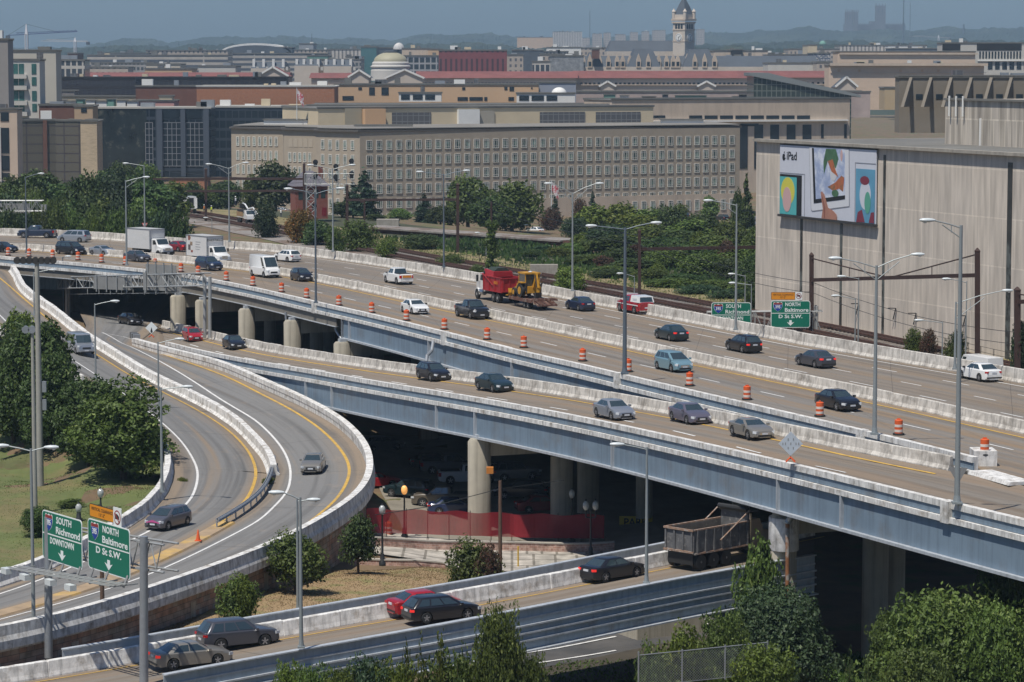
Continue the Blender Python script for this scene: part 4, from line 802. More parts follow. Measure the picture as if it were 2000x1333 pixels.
NEAR=[('sedan','black',6,493,'black car cut off by the left edge of the photo',{}),('minivan','black',138,497,'black minivan coming toward us left of the silver coupe',{}),('coupe','silver',201,499,'silver coupe coming toward us on the far left freeway',{}),('sedan','grey',268,511,'dark grey sedan in front of the plain white box truck',{}),('suv','navy',408,528,'dark navy suv in front of the lettered box truck',{}),('van','white',517,541,'tall white delivery van on the near roadway',{}),('hatch','black',589,549,'small black hatchback beside the tall lamp post',{}),('sedan','white',810,612,'white sedan with a black grille behind an orange drum',{}),('pickup','black',922,621,'black crew cab pickup coming toward us below the backhoe',{}),('mpv','lblue',1315,724,'light blue compact minivan between two orange drums',{}),('sedan','black',1636,799,'glossy black sedan coming toward us at the right',{})]
for k,c,x,y,lab,kw in NEAR:go_on(car(k,c,lab,**kw),S_main,MD,x,y)
go_on(box_truck('plain white box truck with a grey roof on the near roadway'),S_main,MD,296,501);go_on(box_truck('white box truck with SHEFFIELD lettering above the cab','SHEFFIELD'),S_main,MD,410,517)
t=go_on(red_dump_truck('red dump truck with a white cab towing a trailer'),S_main,MD,972,588,True)
hd=t.rotation_euler.z;fw=V((cos(hd),sin(hd),0));q=low_trailer('rusty flat trailer carrying a yellow backhoe');q.location=t.location-fw*9.6;q.rotation_euler.z=hd
b=backhoe('yellow backhoe with folded arm riding on the rusty trailer');b.location=q.location+fw*.9+Z*1.0;b.rotation_euler.z=hd
RD=[('hatch','red',376,666,'small red hatchback at the start of the exit ramp',{}),('sedan','black',457,681,'black sedan behind the red hatchback on the exit ramp',{}),('wagon','black',846,742,'black crossover coming down the exit ramp',{}),('sedan','green',965,763,'dark green sedan following the black crossover on the exit ramp',{}),('sedan','silver',1199,817,'silver sedan half hidden by the exit ramp parapet',{}),('sedan','purple',1347,825,'purple grey sedan in the middle of the exit ramp',{}),('coupe','tan',1467,854,'tan two door coupe leading the cars on the exit ramp',{})]
for k,c,x,y,lab,kw in RD:go_on(car(k,c,lab,**kw),S_D,DB,x,y)
go_on(car('cvan','silver','silver passenger van coming down the curving ramp at left'),S_K,KL,157,690)
put(car('hatch','mgrey','grey hatchback wearing a pink moustache on the inner loop lane',extra='moustache'),S_K,329,1030,radians(243))
put(car('sedan','tan','tan sedan alone on the outer loop lane'),S_L,612,920,radians(-92));put(car('sedan','black','black car in the shade of the tunnel under the freeway'),S_L,255,634,radians(-60),H=33)
LR=[('sedan','tan',372,1300,'tan sedan passing the end of the ramp girder',dict(lit=True)),('suv','grey',464,1264,'dark grey suv on the low ramp behind the tan sedan',{}),('sedan','red',830,1198,'bright red sedan beside a black wagon on the low ramp',{}),('wagon','black',862,1211,'black wagon overlapping the red sedan on the low ramp',dict(lit=True)),('sedan','black',1196,1130,'black sedan with lit brake lights on the low ramp',dict(lit=True))]
for k,c,x,y,lab,kw in LR:go_on(car(k,c,lab,**kw),S_low,LF,x,y)
go_on(dump_truck('worn grey dump truck going under the exit ramp'),S_low,LF,1408,1098)
PK=[('sedan','red',735,952,.3,'red parked car peeking out behind the loop wall'),('suv','green',800,972,2.6,'dark green parked suv beside the amber globe lamp'),('pickup','brown',868,990,3.0,'brown parked pickup at the edge of the shade'),('sedan','blue',888,1004,.1,'blue parked sedan behind the red fence'),('pickup','white',916,945,.1,'white parked pickup behind the sunlit column'),('pickup','mgrey',880,925,.1,'grey parked pickup in the shade behind the white one'),('suv','black',1018,975,3.0,'dark parked suv right of the sunlit column'),('sedan','black',850,915,.2,'black parked car deep in the shade'),('suv','mgrey',1005,938,.4,'grey parked suv in the shade right of the sunlit column'),('sedan','dred',1060,1000,.2,'dark red parked car beside the shaded column'),('sedan','mgrey',745,880,.6,'grey parked car in the shade under the main deck')]
for k,c,x,y,h,lab in PK:put(car(k,c,lab),S_g,x,y,h)
t=car('van','white','white van half hidden behind the far barrier at right');p=atd(1911,735,262);t.location=V((p.x,p.y,HC-(694-130)*262/F-2.65));t.rotation_euler.z=heading(MD,p,True);
TR=[atH(-150,338,31),atH(370,419,31),atH(785,499,31),atH(1163,565,31),atH(1372,603,31),atH(1618,651,31),atH(1806,692,31),atH(2150,768,31)]
hr=atan2(TR[1].y-TR[2].y,TR[1].x-TR[2].x)
for(b_,x,y,lab,hd)in((False,368,417,'white box body rail truck with its back doors open',hr),(True,483,436,'white bucket truck with a raised boom on the tracks',hr+pi)):
 t=rail_truck(lab,b_);p=atH(x,y,30.7);t.location=p;t.rotation_euler.z=hd
FP=[('sedan','white',1045,456,37),('sedan','silver',1462,441,39),('suv','white',1450,437,39.3),('sedan','mgrey',1475,434,39.5),('sedan','white',1460,462,38.6),('suv','black',1330,428,39.8),('suv','black',1410,432,39.6),('sedan','silver',549,416,37.5)]
labs=['white car parked above the railway girder','silver parked car right of the young trees','white suv in the car park by the tall dark tree','grey parked car nearest the tall dark tree','white parked car low beside the warehouse corner','black suv parked below the office windows','second black suv parked below the office windows','silver parked car among trees behind the tracks']
for(k,c,x,y,H),lab in zip(FP,labs):
 t=car(k,c,lab);t.location=atH(x,y,H);t.rotation_euler.z=random.uniform(2,3)
m_pole=mat('lamp_pole_steel',(.33,.36,.36),.5,metal=.4,nz=.1);m_poled=mat('dark_lamp_pole',(.13,.16,.19),.5,metal=.3,nz=.1);m_lamp=mat('lamp_head',(.62,.66,.66),.35,nz=.05)
m_lglass=mat('lamp_glass',(.75,.8,.82),.15,coat=.5)
def lamp(x,yb,H,yt,arms,label,r=.13,dark=False,brace=False,base=True,name='street_lamp',grp='tall street lamps',surf=None):
 p=surf.px(x,yb)if surf else atH(x,yb,H);s=F/p.y;h=(yb-yt)/s*1.01
 t=empty(name,p,0,label,'street lamp',grp);m=m_poled if dark else m_pole
 mb=MB();mb.tube((0,0,0),(0,0,h),r,r*.55,12);mb.build('pole',m,t,smooth=40)
 if base:mb=MB();mb.box(-r*1.7,-r*1.7,0,r*1.7,r*1.7,.12);mb.tube((0,0,.1),(0,0,.45),r*1.35,r*1.1,10);mb.build('pole_base',m,t)
 for(hx,hy)in arms:
  dx=(hx-x)/s;dz=(yt-hy)/s;L=abs(dx);sg=1 if dx>0 else-1;mb=MB();a=V((0,0,h-.15));e=V((dx-sg*.45,0,h+dz))
  mid=a.lerp(e,.5)+V((0,0,.12*dz));mb.path([a,mid,e],.045,6)
  if brace:mb.path([V((0,0,h-.15-L*.3)),V((dx*.55,0,h+dz*.5-.1))],.035,6);mb.tube((dx*.28,0,h-.15-L*.14),(dx*.28,0,h+dz*.25-.1),.025,n=5)
  mb.build('arm',m,t)
  mb=MB();rr=[]
  for u,w,hh in((0,.06,.05),(.12,.1,.09),(.4,.19,.13),(.75,.18,.12),(.95,.08,.06)):
   c=V((dx+sg*(u-.5)*.95,0,h+dz+.03));rr.append([c+V((0,cos(q)*w,sin(q)*hh))for q in[2*pi*k/10 for k in range(10)]])
  mb.loft(rr);hd=mb.build('lamp_head',m_lamp,t,smooth=50)
  mb=MB();mb.lathe([(.02,-.16),(.1,-.12),(.14,-.05)],10,(dx+sg*.12,0,h+dz));mb.build('lens',m_lglass,hd)
 return t
zt=HC-11
lamp(617,592,26-1.1,378,[(564,371),(667,370)],'dark two headed lamp on the parapet beside the black hatchback',dark=True)
lamp(650.5,492,24.9,331,[(607,324.5),(689,324.5)],'pale two headed lamp on the far barrier in front of the signal bridge',brace=True)
lamp(867,523,24.9,342,[(820,338),(912,335.6)],'two headed lamp on the far barrier above the white pickup',dark=True)
lamp(1118,569,24.9,378,[(1070,360.6),(1171,360.6)],'two headed braced lamp on the far barrier above the dark blue sedan',brace=True)
lamp(1220,730,25.1,446,[(1153,443),(1281,437)],'thick dark two headed lamp on the parapet left of the light blue minivan',r=.19,dark=True)
lamp(1437,645,24.9,400,[(1381,394)],'single headed braced lamp beside the green highway signs',brace=True)
lamp(1708,849,25.1,519,[(1626,505.5),(1789,498)],'two headed braced lamp on the parapet below the warehouse',r=.16,brace=True)
lamp(1869,984,25.1,440,[(1802,431)],'tallest single headed lamp carrying a triangular sign near the right edge',r=.17,brace=True)
lamp(1865,722,24.9,590,[(1966,568.5)],'braced lamp with its arm to the right behind the white sedan',brace=True,r=.12)
lamp(247.5,519,25.1,354,[(288,348)],'single headed braced lamp in front of the plain box truck',brace=True)
lamp(283,459,24.9,324,[(247,321)],'lamp with a red and white triangular sign at the far barrier')
lamp(448,473,24.9,329,[(409,322.7),(481.6,320)],'two headed lamp above the lettered box truck',brace=True)
lamp(52,494,26,347,[(83,341)],'dark single headed lamp on the median at far left',dark=True)
lamp(146,445,31,403,[(167,399)],'short lamp in front of the dark trees at left',grp='small roadside lamps',r=.1)
lamp(187,741,31,593,[(227,589)],'single headed lamp right of the silver passenger van',r=.11)
lamp(67,616,29.5,532,[(104.6,528)],'short lamp behind the two tall pale masts',r=.1,surf=S_K)
lamp(124,612,32.5,503,[(135,502)],'dark lamp in the gap beside the tunnel mouth',dark=True,r=.11)
lamp(310,795,32.6,668,[(353,662.6)],'lamp on the loop barrier right of the diamond sign',r=.11,surf=S_K)
lamp(316.5,962,33.2,756,[(368.6,755)],'lamp on the inner loop barrier by the round tree',r=.13)
lamp(67,1289,36.3,871,[(9,866),(108,869)],'tall two headed lamp in front of the left green sign',r=.14)
lamp(582,1195,36.5,972,[(615,974)],'pole with one lamp head on the dry grass',r=.12)
lamp(588.5,1266,33.4,967,[(541,958.5)],'near pole with its lamp head to the left on the ramp girder',r=.12,surf=None)
lamp(1262.5,1140,32.2,871,[(1203,866)],'single headed lamp on the ramp girder right of the black sedan',r=.12)
for x,yb,yt,hx,hy,H,lab in((1239,579,539,1210.5,535,30,'below the dark trees behind the tracks'),(1467,636,555,1430,553.7,29,'just above the left highway sign'),(1455,600,538,1428,536,30,'behind the single headed braced lamp'),(1676,672,543,1641.6,541,28.5,'left of the wide two headed lamp'),(1670,672,583,1630.6,578.7,28.5,'with the lower head right of the north sign'),(1840,704,628,1793,626.5,28.5,'low in front of the warehouse base'),(1886,700,550,1846,546,28.5,'behind the tallest lamp post'),(949.5,500,458,932,455.5,31,'beside the vine covered pole'),(1031,461,445,1027,440,36,'above the rusty railway girder'),(414,455,428,402,426,31,'below the white rail trucks')):
 lamp(x,yb,H,yt,[(hx,hy)],'small grey lamp '+lab,r=.08,grp='small roadside lamps',base=False)
m_globe=mat('lamp_globe',(.5,.52,.5),.15,coat=.6,alpha=.75);m_globel=mat('amber_globe',(.8,.45,.15),.2,emis=(1,.42,.1,.55));m_iron=mat('black_iron',(.02,.022,.024),.5)
def globe_lamp(x,yb,H,yt,label,lit=False,double=False):
 p=S_g.px(x,yb,H);s=F/p.y;h=(yb-yt)/s;t=empty('globe_lamp',p,0,label,'street lamp','black iron globe lamps')
 mb=MB();mb.lathe([(.28,0),(.28,.25),(.2,.35),(.16,.8),(.09,.95),(.06,h-.9),(.1,h-.85),(.05,h-.75)],12);mb.build('pole',m_iron,t,smooth=40)
 for ox in((-.38,.38)if double else(0,)):
  if double:mb=MB();mb.path([V((0,0,h-1.4)),V((ox,0,h-1.35)),V((ox,0,h-.75))],.06,6);mb.build('arm',m_iron,t)
  mb=MB();mb.lathe([(.1,h-.78),(.2,h-.68),(.26,h-.45),(.24,h-.25),(.14,h-.1),(.03,h-.05)],14,(ox,0,0));g=mb.build('globe',m_globel if lit else m_globe,t,smooth=60)
  mb=MB();mb.lathe([(.05,h-.06),(.07,h-.02),(.015,h+.12)],8,(ox,0,0));mb.build('finial',m_iron,g)
globe_lamp(747,1105,36.8,983,'black lamp with a clear globe on the dry grass by the brick walk');globe_lamp(790,1052,38,945,'black lamp with an amber lit globe behind the red fence',lit=True)
globe_lamp(1153.5,1090,37.5,975,'black lamp with two globes in the shade by the sidewalk',double=True);globe_lamp(1117,1060,38,953,'single globe lamp in the deep shade behind the red fence');globe_lamp(197,1010,35.8,952,'globe lamp beside the round tree above the yellow sign');globe_lamp(154,1020,35.8,982,'globe lamp on the lawn above the left green sign')
for x,yb,yt,r,lab in((79,950,640,.3,'thick pale mast with floodlights in front of the dark trees'),(69,1005,705,.2,'slimmer pale mast beside the thick one')):
 p=S_g.px(x,yb,36);s=F/p.y;h=(yb-(505 if x>75 else 640))/s;t=empty('light_mast',p,0,lab,'mast','tall pale masts');mb=MB();mb.tube((0,0,0),(0,0,h),r,r*.6,14);mb.build('pole',mat('mast_tan',(.36,.35,.31),.7,nz=.15,st=.2),t,smooth=40)
 mb=MB();mb.beam((-1.6 if x>75 else-.6,0,h-.1),(1.4 if x>75 else.2,0,h-.1),.12);mb.build('crossarm',m_dashc,t)
 n=7 if x>75 else 2
 for k in range(n):
  cx=(-1.6+k*.5)if n==7 else(-.5+k*.5)
  mb=MB();mb.loft([[V((cx+cos(a)*q,yy,h+.15+sin(a)*q-(.1 if yy<0 else 0)))for a in[2*pi*i/10 for i in range(10)]]for yy,q in((.2,.1),(0,.22),(-.25,.3))]);mb.build('floodlight',m_dashc if n==7 else m_galv,t,smooth=40)
 if n==7:
  for zz in(h*.42,h*.34):mb=MB();mb.box(.3,-.2,zz,.62,.15,zz+.9);mb.build('equipment_box',m_galv,t)
m_gal=mat('gantry_steel',(.40,.41,.40),.5,metal=.3,nz=.12,ns=2);m_green=mat('sign_green',(.0,.155,.095),.45,nz=.05,ns=.8);m_sw=mat('sign_white',(.78,.82,.80),.5);m_syel=mat('sign_orange',(.72,.27,.01),.5);m_sblue=mat('shield_blue',(.01,.05,.32),.4);m_sred=mat('shield_red',(.28,.03,.03),.5);m_sback=mat('sign_back',(.28,.28,.27),.6,metal=.2,nz=.15,st=.15)
def lattice(mb,a,b,w,n,r=.06,wr=.035,depth=None):
 """box truss from a to b with square section w (vertical) and depth"""
 a=V(a);b=V(b);d=(b-a).normalized();side=d.cross(Z).normalized()*(depth or w);up=Z*w
 for o in(V((0,0,0)),side,up,side+up):mb.tube(a+o,b+o,r,n=6)
 for k in range(n):
  p=a.lerp(b,k/n);q=a.lerp(b,(k+1)/n)
  for o in(V((0,0,0)),side):
   mb.tube(p+o,q+o+up,wr,n=5)if k%2==0 else mb.tube(p+o+up,q+o,wr,n=5)
   mb.tube(p+o,p+o+up,wr,n=5)
  for o in(V((0,0,0)),up):mb.tube(p+o,q+o+side,wr,n=5)if k%2 else mb.tube(p+o+side,q+o,wr,n=5)
 return mb
def rrect(w,h,r,n=5):
 out=[]
 for cx,cz,a0 in((w/2-r,h/2-r,0),(-w/2+r,h/2-r,90),(-w/2+r,-h/2+r,180),(w/2-r,-h/2+r,270)):
  for k in range(n+1):a=radians(a0+90*k/n);out.append((cx+r*cos(a),cz+r*sin(a)))
 return out
def flat(pts,y,t_=.01):mb=MB();mb.loft([[V((x,y,z))for x,z in pts],[V((x,y-t_,z))for x,z in pts]]);return mb
def shield(parent,x,z,s):
 pts=[(-.5,.38),(-.42,.5),(-.2,.42),(0,.5),(.2,.42),(.42,.5),(.5,.38),(.5,.0),(.36,-.3),(0,-.6),(-.36,-.3),(-.5,0)]
 sh=flat([(x+a*s*1.08,z+b*s*1.06)for a,b in pts],-.032).build('route_shield',m_sw,parent)
 flat([(x+a*s,z+min(b,.2)*s)for a,b in pts if b<.3]and[(x-.5*s,z+.2*s),(x+.5*s,z+.2*s),(x+.5*s,z),(x+.36*s,z-.3*s),(x,z-.6*s),(x-.36*s,z-.3*s),(x-.5*s,z)],-.046).build('shield_field',m_sblue,sh)
 flat([(x-.5*s,z+.24*s),(x+.5*s,z+.24*s),(x+.49*s,z+.4*s),(x+.4*s,z+.47*s),(x,z+.42*s),(x-.4*s,z+.47*s),(x-.49*s,z+.4*s)],-.046).build('shield_band',m_sred,sh)
 text_mesh('395',.5*s,'route_number',m_sw,sh,(x,-.062,z-.06*s),sx=.85,bold=.012)
def fit(o,w):
 xs=[v.co.x for v in o.data.vertices];c=(max(xs)+min(xs))/2;k=w/(max(xs)-min(xs));o.scale=(k,1,1);o.location.x-=c*k;return o
def highway_sign(loc,yaw,w,h,l1,l2,l3,label,lx=.1):
 t=empty('highway_sign',loc,yaw,label,'road sign','green overhead highway signs')
 flat(rrect(w,h,.28),0,.03).build('white_border',m_sw,t);flat(rrect(w-.14,h-.14,.22),-.031,.008).build('sign_panel',m_green,t)
 flat([(-w/2+.06,.035*h-.035),(w/2-.06,.035*h-.035),(w/2-.06,.035*h+.035),(-w/2+.06,.035*h+.035)],-.04,.008).build('divider',m_sw,t)
 shield(t,-w*.325,h*.285,h*.31)
 fit(text_mesh(l1,h*.19,'sign_lettering',m_sw,t,(w*.055,-.046,h*.355),bold=.012),w*.38)
 fit(text_mesh(l2,h*.195,'sign_lettering',m_sw,t,(w*.155,-.046,h*.15),bold=.012),w*.6)
 fit(text_mesh(l3,h*.18,'sign_lettering',m_sw,t,(0,-.046,-h*.09),bold=.012),w*.6)
 a=w*.032;flat([(-a,-h*.225),(a,-h*.225),(a,-h*.32),(w*.095,-h*.29),(0,-h*.43),(-w*.095,-h*.29),(-a,-h*.32)],-.042,.008).build('down_arrow',m_sw,t)
 return t
def clearance_sign(loc,yaw,w,h,label,val):
 t=empty('clearance_sign',loc,yaw,label,'road sign','orange vertical clearance signs');flat(rrect(w,h,.1),0,.03).build('dark_border',m_trim,t);flat(rrect(w-.08,h-.08,.08),-.031,.008).build('sign_panel',m_syel,t)
 fit(text_mesh('VERTICAL CLEARANCE',h*.34,'sign_lettering',m_trim,t,(0,-.045,h*.16)),w*.86);fit(text_mesh(val,h*.34,'sign_lettering',m_trim,t,(0,-.045,-h*.2)),w*.24)
def no_truck(loc,yaw,s,label):
 t=empty('no_trucks_sign',loc,yaw,label,'road sign','no trucks signs');flat(rrect(s,s*1.15,.05),0,.03).build('sign_panel',m_sw,t);c=[2*pi*k/20 for k in range(20)]
 flat([(cos(a)*s*.42,sin(a)*s*.42)for a in c],-.031,.006).build('red_ring',m_sred,t);flat([(cos(a)*s*.34,sin(a)*s*.34)for a in c],-.038,.006).build('white_disc',m_sw,t)
 flat([(-.25*s,-.1*s),(.25*s,-.1*s),(.25*s,.08*s),(.12*s,.16*s),(.05*s,.16*s),(.05*s,.2*s),(-.25*s,.2*s)],-.045,.006).build('truck_symbol',m_trim,t)
 flat([(-.3*s,.24*s),(-.24*s,.3*s),(.3*s,-.24*s),(.24*s,-.3*s)],-.052,.006).build('slash',m_sred,t)
Pa=atH(95,1290,35.9);Pb=atH(280,1332,35.0);dv=(Pb-Pa);dv.z=0;yaw=atan2(dv.y,dv.x);dvn=dv.normalized();nrm=V((dvn.y,-dvn.x,0))
def ong(x):
 u=(x-1000)/F;n=V((-dvn.y,dvn.x,0));return n.dot(Pa)/(n.x*u+n.y)
def gp(x,y,off=0.):return atd(x,y,ong(x))+nrm*off
g=empty('sign_gantry',Pa,0,'steel gantry with two posts and a lit catwalk at the bottom left','sign gantry','steel sign gantries')
def L_(p):return p-Pa
mb=MB();mb.tube(L_(gp(95,1285)),L_(gp(94,1010)),.25,.23,14);mb.build('post',m_galv,g,smooth=40);mb=MB();mb.tube(L_(gp(281,1340)),L_(gp(281,1048)),.26,.23,14);mb.build('post',m_galv,g,smooth=40)
mb=MB()
for(ya,yb)in((1030,1058),(1085,1112)):
 for o in(.45,-.45):mb.tube(L_(gp(92,ya,o-.75)),L_(gp(311,yb+8,o-.75)),.07,n=6)
for k in range(9):
 x=100+k*23;mb.tube(L_(gp(x,1030+(x-92)*.13,-.3)),L_(gp(x+12,1088+(x-92)*.13,-.3)),.04,n=5);mb.tube(L_(gp(x+24,1032+(x-92)*.13,-.3)),L_(gp(x+12,1088+(x-92)*.13,-.3)),.04,n=5)
for(y0)in(1060,1112):mb.beam(L_(gp(262,y0-2,-.2)),L_(gp(281,y0+2,-.1)),.14)
mb.build('truss',m_gal,g)
mb=MB()
for o in(.5,.8,1.2,1.5):mb.beam(L_(gp(52,1104,o)),L_(gp(262,1140,o)),.12,.05)
for k in range(11):x=60+20*k;mb.beam(L_(gp(x,1106+(x-52)*.171,-.3)),L_(gp(x,1106+(x-52)*.171,1.5)),.08)
mb.build('catwalk',m_gal,g)
for x,y in((60,1110),(97,1122),(147,1132),(186,1142)):
 c=L_(gp(x,y,1.6));mb=MB();d=dvn*.38;mb.beam(c-d,c+d,.42,.34);mb.build('sign_light',m_lamp,g)
for x in(105,127,160,185,214,253):mb=MB();mb.beam(L_(gp(x,1090+(x-84)*.18,.05)),L_(gp(x,1118+(x-84)*.17,.4)),.2,.06);mb.build('sign_bracket',m_sback,g)
def sgn(xl,xr,yt_,yb_,o=.35):
 a=gp(xl,0,o);b=gp(xr,0,o);A=atd(xl,yt_[0],a.y);B=atd(xr,yt_[1],b.y);C_=atd(xl,yb_[0],a.y);D=atd(xr,yb_[1],b.y);w=(B-A).xy.length;h=((A.z-C_.z)+(B.z-D.z))/2;return(A+B+C_+D)/4,w,h
c,w,h=sgn(83.6,161.5,(999,1013),(1096,1109));highway_sign(c,yaw,w,h,'SOUTH','Richmond','DOWNTOWN','left near green sign reading SOUTH Richmond DOWNTOWN')
c,w,h=sgn(172.5,255,(1014,1032),(1113,1130));highway_sign(c,yaw,w,h,'NORTH','Baltimore','D St S.W.','near green sign reading NORTH Baltimore at the bottom left')
c,w,h=sgn(176,225,(985,994),(1010,1021),.1);clearance_sign(c,yaw,w,h,'orange clearance sign above the near NORTH Baltimore sign',"13'-2\"");c2=gp(233,1011,.1);no_truck(c2,yaw,1.0,'no trucks sign beside the near orange clearance sign')
dR=330.;g=empty('sign_gantry',atd(1595,655,dR),0,'lattice sign gantry behind the far barrier at right','sign gantry','steel sign gantries');O=g.location.copy()
mb=MB();lattice(mb,atd(1380,652,dR+.9)-O,atd(1604,650,dR+.9)-O,2.6,12,.07,.04,1.2);mb.build('truss',m_gal,g)
for y_ in(0,1.4):mb=MB();mb.tube(V((0,y_,-8)),V((0,y_,3.4)),.17,n=10);mb.build('post',m_gal,g)
mb=MB();mb.beam(atd(1480,661,dR-1)-O,atd(1612,659,dR-1)-O,1.2,.06);mb.build('catwalk',m_gal,g)
highway_sign(atd(1544,614,dR-.8),0,77/F*dR,53/F*dR,'NORTH','Baltimore','D St S.W.','far green sign reading NORTH Baltimore in front of the warehouse')
highway_sign(atd(1428,617.5,dR-.8),0,77.5/F*dR,53/F*dR,'SOUTH','Richmond','DOWNTOWN','far green sign reading SOUTH Richmond partly behind the barrier')
clearance_sign(atd(1529.5,578.5,dR-.6),0,47/F*dR,15/F*dR,'orange clearance sign above the far NORTH Baltimore sign',"13'-2\"");no_truck(atd(1560,578.5,dR-.6),0,.8,'no trucks sign beside the far orange clearance sign')
A=atd(131,563,372);B=atd(412,558,326);g=empty('sign_gantry',A,0,'long lattice gantry with grey sign backs over the tunnel mouth','sign gantry','steel sign gantries');mb=MB();lattice(mb,V((0,0,0)),B-A,1.45,20,.09,.05,1.3);mb.build('truss',m_gal,g)
dd=(B-A).normalized()
for(x,yb_,d)in((130,625,372),(135,625,373),(400,660,329),(410,660,326)):
 p=atd(x,541,d)-A;q=atd(x,yb_,d)-A;mb=MB();mb.tube(p,q,.2,n=10);mb.build('post',m_gal,g)
mb=MB();mb.beam(atd(131,575,371)-A,atd(370,572,331)-A,.7,.05)
for k in range(9):u=k/9;q=atd(171+200*u,563,364-30*u)-A;mb.beam(q,q-Z*.8,.08)
mb.build('catwalk',m_gal,g)
for(x0,x1,y0,y1,nm)in((276,351,533,567,'wide grey sign back on the lattice gantry'),(281,340,516,533,'small grey sign back on top of the lattice gantry'),(180,255,541,566,'grey sign back at the left half of the lattice gantry')):
 a=atd(x0,y0,350 if x0<200 else 341);b=atd(x1,y0,348 if x0<200 else 338);h=(y1-y0)/F*342;t=empty('road_sign',a,atan2((b-a).y,(b-a).x),nm,'road sign','grey backs of road signs');w=(b-a).xy.length
 mb=MB();mb.box(0,.3,-h,w,.36,0);mb.build('panel',m_sback,t);mb=MB()
 for k in range(4):mb.box(w*(k+.3)/3.8,.12,-h-.3,w*(k+.3)/3.8+.1,.298,.25)
 mb.build('mounting_bars',m_gal,t)
g=empty('sign_gantry',atd(84,478,470),0,'lattice gantry crossing the freeway at the far left edge','sign gantry','steel sign gantries');O=g.location.copy();mb=MB();lattice(mb,atd(-60,412,470)-O,atd(86,412,470)-O,1.7,12,.09,.05);mb.build('truss',m_gal,g)
for x in(83,89):mb=MB();mb.tube(atd(x,400,471)-O,atd(x,478,471)-O,.22,n=10);mb.build('post',m_gal,g)
mb=MB();mb.box(-9.5,-.3,5.2,-2,-.2,6.8);mb.build('sign_panel',m_sback,g)
def tri(x,y,d,s,m,label,m2=None):
 p=atd(x,y,d);t=empty('triangle_sign',p,0,label,'road sign');flat([(-s/2,s*.43),(s/2,s*.43),(0,-s*.43)],-.2,.03).build('panel',m,t)
 if m2:flat([(-s*.28,s*.28),(s*.28,s*.28),(0,-s*.2)],-.235,.01).build('inner_triangle',m2,t)
tri(1870,929,168.6,1.15,m_sback,'grey back of a triangular sign on the tallest lamp post');tri(283,441,434,.95,mat('yield_pink',(.62,.2,.17),.5),'red and white yield sign on the far lamp post at left',m_sw)
def diamond(p,s,label,dark=False):
 t=empty('work_zone_sign',p,0,label,'road sign','diamond work zone signs on stands');m=mat('diamond_grey',(.50,.55,.60),.5,nz=.15,ns=3)
 mb=MB();mb.loft([[V((x,yy,z+s*.72+.35))for x,z in((0,-.7*s),(.7*s,0),(0,.7*s),(-.7*s,0))]for yy in(-.02,.02)]);pn=mb.build('panel',m if not dark else m_sw,t)
 if dark:flat([(-.05,.5),(.14,s*.6),(.02,s*1.15),(-.12,s*.7)],-.03,.01).build('black_symbol',m_trim,t)
 else:
  for k,(a,b)in enumerate(((-.3,0),(.0,0),(.3,0),(-.15,.25),(.15,.25),(-.15,-.25),(.15,-.25),(-.45,0),(.45,0))):flat([(a*s-.025,b*s+s*.65+.35),(a*s+.025,b*s+s*.65+.35),(a*s+.025,b*s+s*.79+.35),(a*s-.025,b*s+s*.79+.35)],-.03,.006).build('rivet_mark',m_sback,pn)
 mb=MB();mb.tube((0,.05,.15),(0,.05,s*1.5+.5),.025,n=6);mb.build('rod',m_dashc,t)
 mb=MB()
 for a in range(4):mb.beam((0,0,.3),(cos(a*pi/2+.7)*.4,sin(a*pi/2+.7)*.35,0),.09,.05)
 mb.build('stand',mat('orange_stand',(.62,.10,.03),.5),t)
q=atH(1544,902,25.15);diamond(q,1.12,'pale diamond work sign standing on the exit ramp parapet');p=S_L.px(297,664,32);p.z+=.95;diamond(atH(296,659,30.9),1.0,'white diamond sign with a dark symbol at the tunnel mouth',True)
m_or=mat('drum_orange',(.68,.11,.025),.5,nz=.12,ns=3);m_ow=mat('drum_white',(.70,.62,.55),.5,nz=.12,ns=3)
dr=empty('traffic_drum',(0,0,0),0,'x','traffic drum','orange and white drums along the lane line')
mb=MB();mb.lathe([(.40,0),(.42,.03),(.40,.10),(.30,.11)],16);mb.build('rubber_base',m_tyre,dr,smooth=40)
mb=MB();mb.lathe([(.29,.1),(.29,1.02),(.24,1.06),(.12,1.07)],18);bd=mb.build('barrel',m_or,dr,smooth=40)
for z in(.28,.64):mb=MB();mb.lathe([(.289,z-.09),(.297,z-.085),(.297,z+.085),(.289,z+.09)],18);mb.build('reflective_band',m_ow,dr,smooth=40)
mb=MB();mb.box(-.13,-.04,1.07,.13,.04,1.16);mb.build('handle',m_or,dr);index_kids(dr)
near=[(16,500),(57,502),(103,504.5),(152.5,509),(198.5,513.5),(245,518),(303,512.5),(353.6,532),(387,537.5),(442,549),(494,559),(550,571.5),(599,583),(662,597.5),(726,612),(794,627),(868,644.5),(951.5,664),(1023,680),(1138,706),(1227,727),(1347,754.5),(1459,781.5),(1601,814),(1755,850)]
where=['at the left edge of the photo','below the navy pickup','left of the black minivan','in front of the black minivan','in front of the silver coupe','at the foot of the lamp left of the box trucks','lying low in front of the plain box truck','just above the grey sign back','beside the dark navy suv','right of the dark navy suv','left of the tall white van','below the tall white van','below the black hatchback','right of the dark two headed lamp','midway between the lamp and the white sedan','overlapping the front of the white sedan','above the first lamp pedestal','below the black pickup','right of the black pickup','midway to the thick dark lamp','behind the thick dark lamp','at the nose of the light blue minivan','left of the glossy black sedan','at the door of the glossy black sedan','right of the wide two headed lamp']
for i,((x,y),wd)in enumerate(zip(near,where)):
 o=dr if i==0 else copy_tree(dr);p=S_main.px(x,y,26);o.location=p+Z*.03;o['label']='orange and white drum '+wd;o.rotation_euler=(0,0,i*1.3)
 if i==6:o.location.z-=.0;o.scale=(.9,.9,.42)
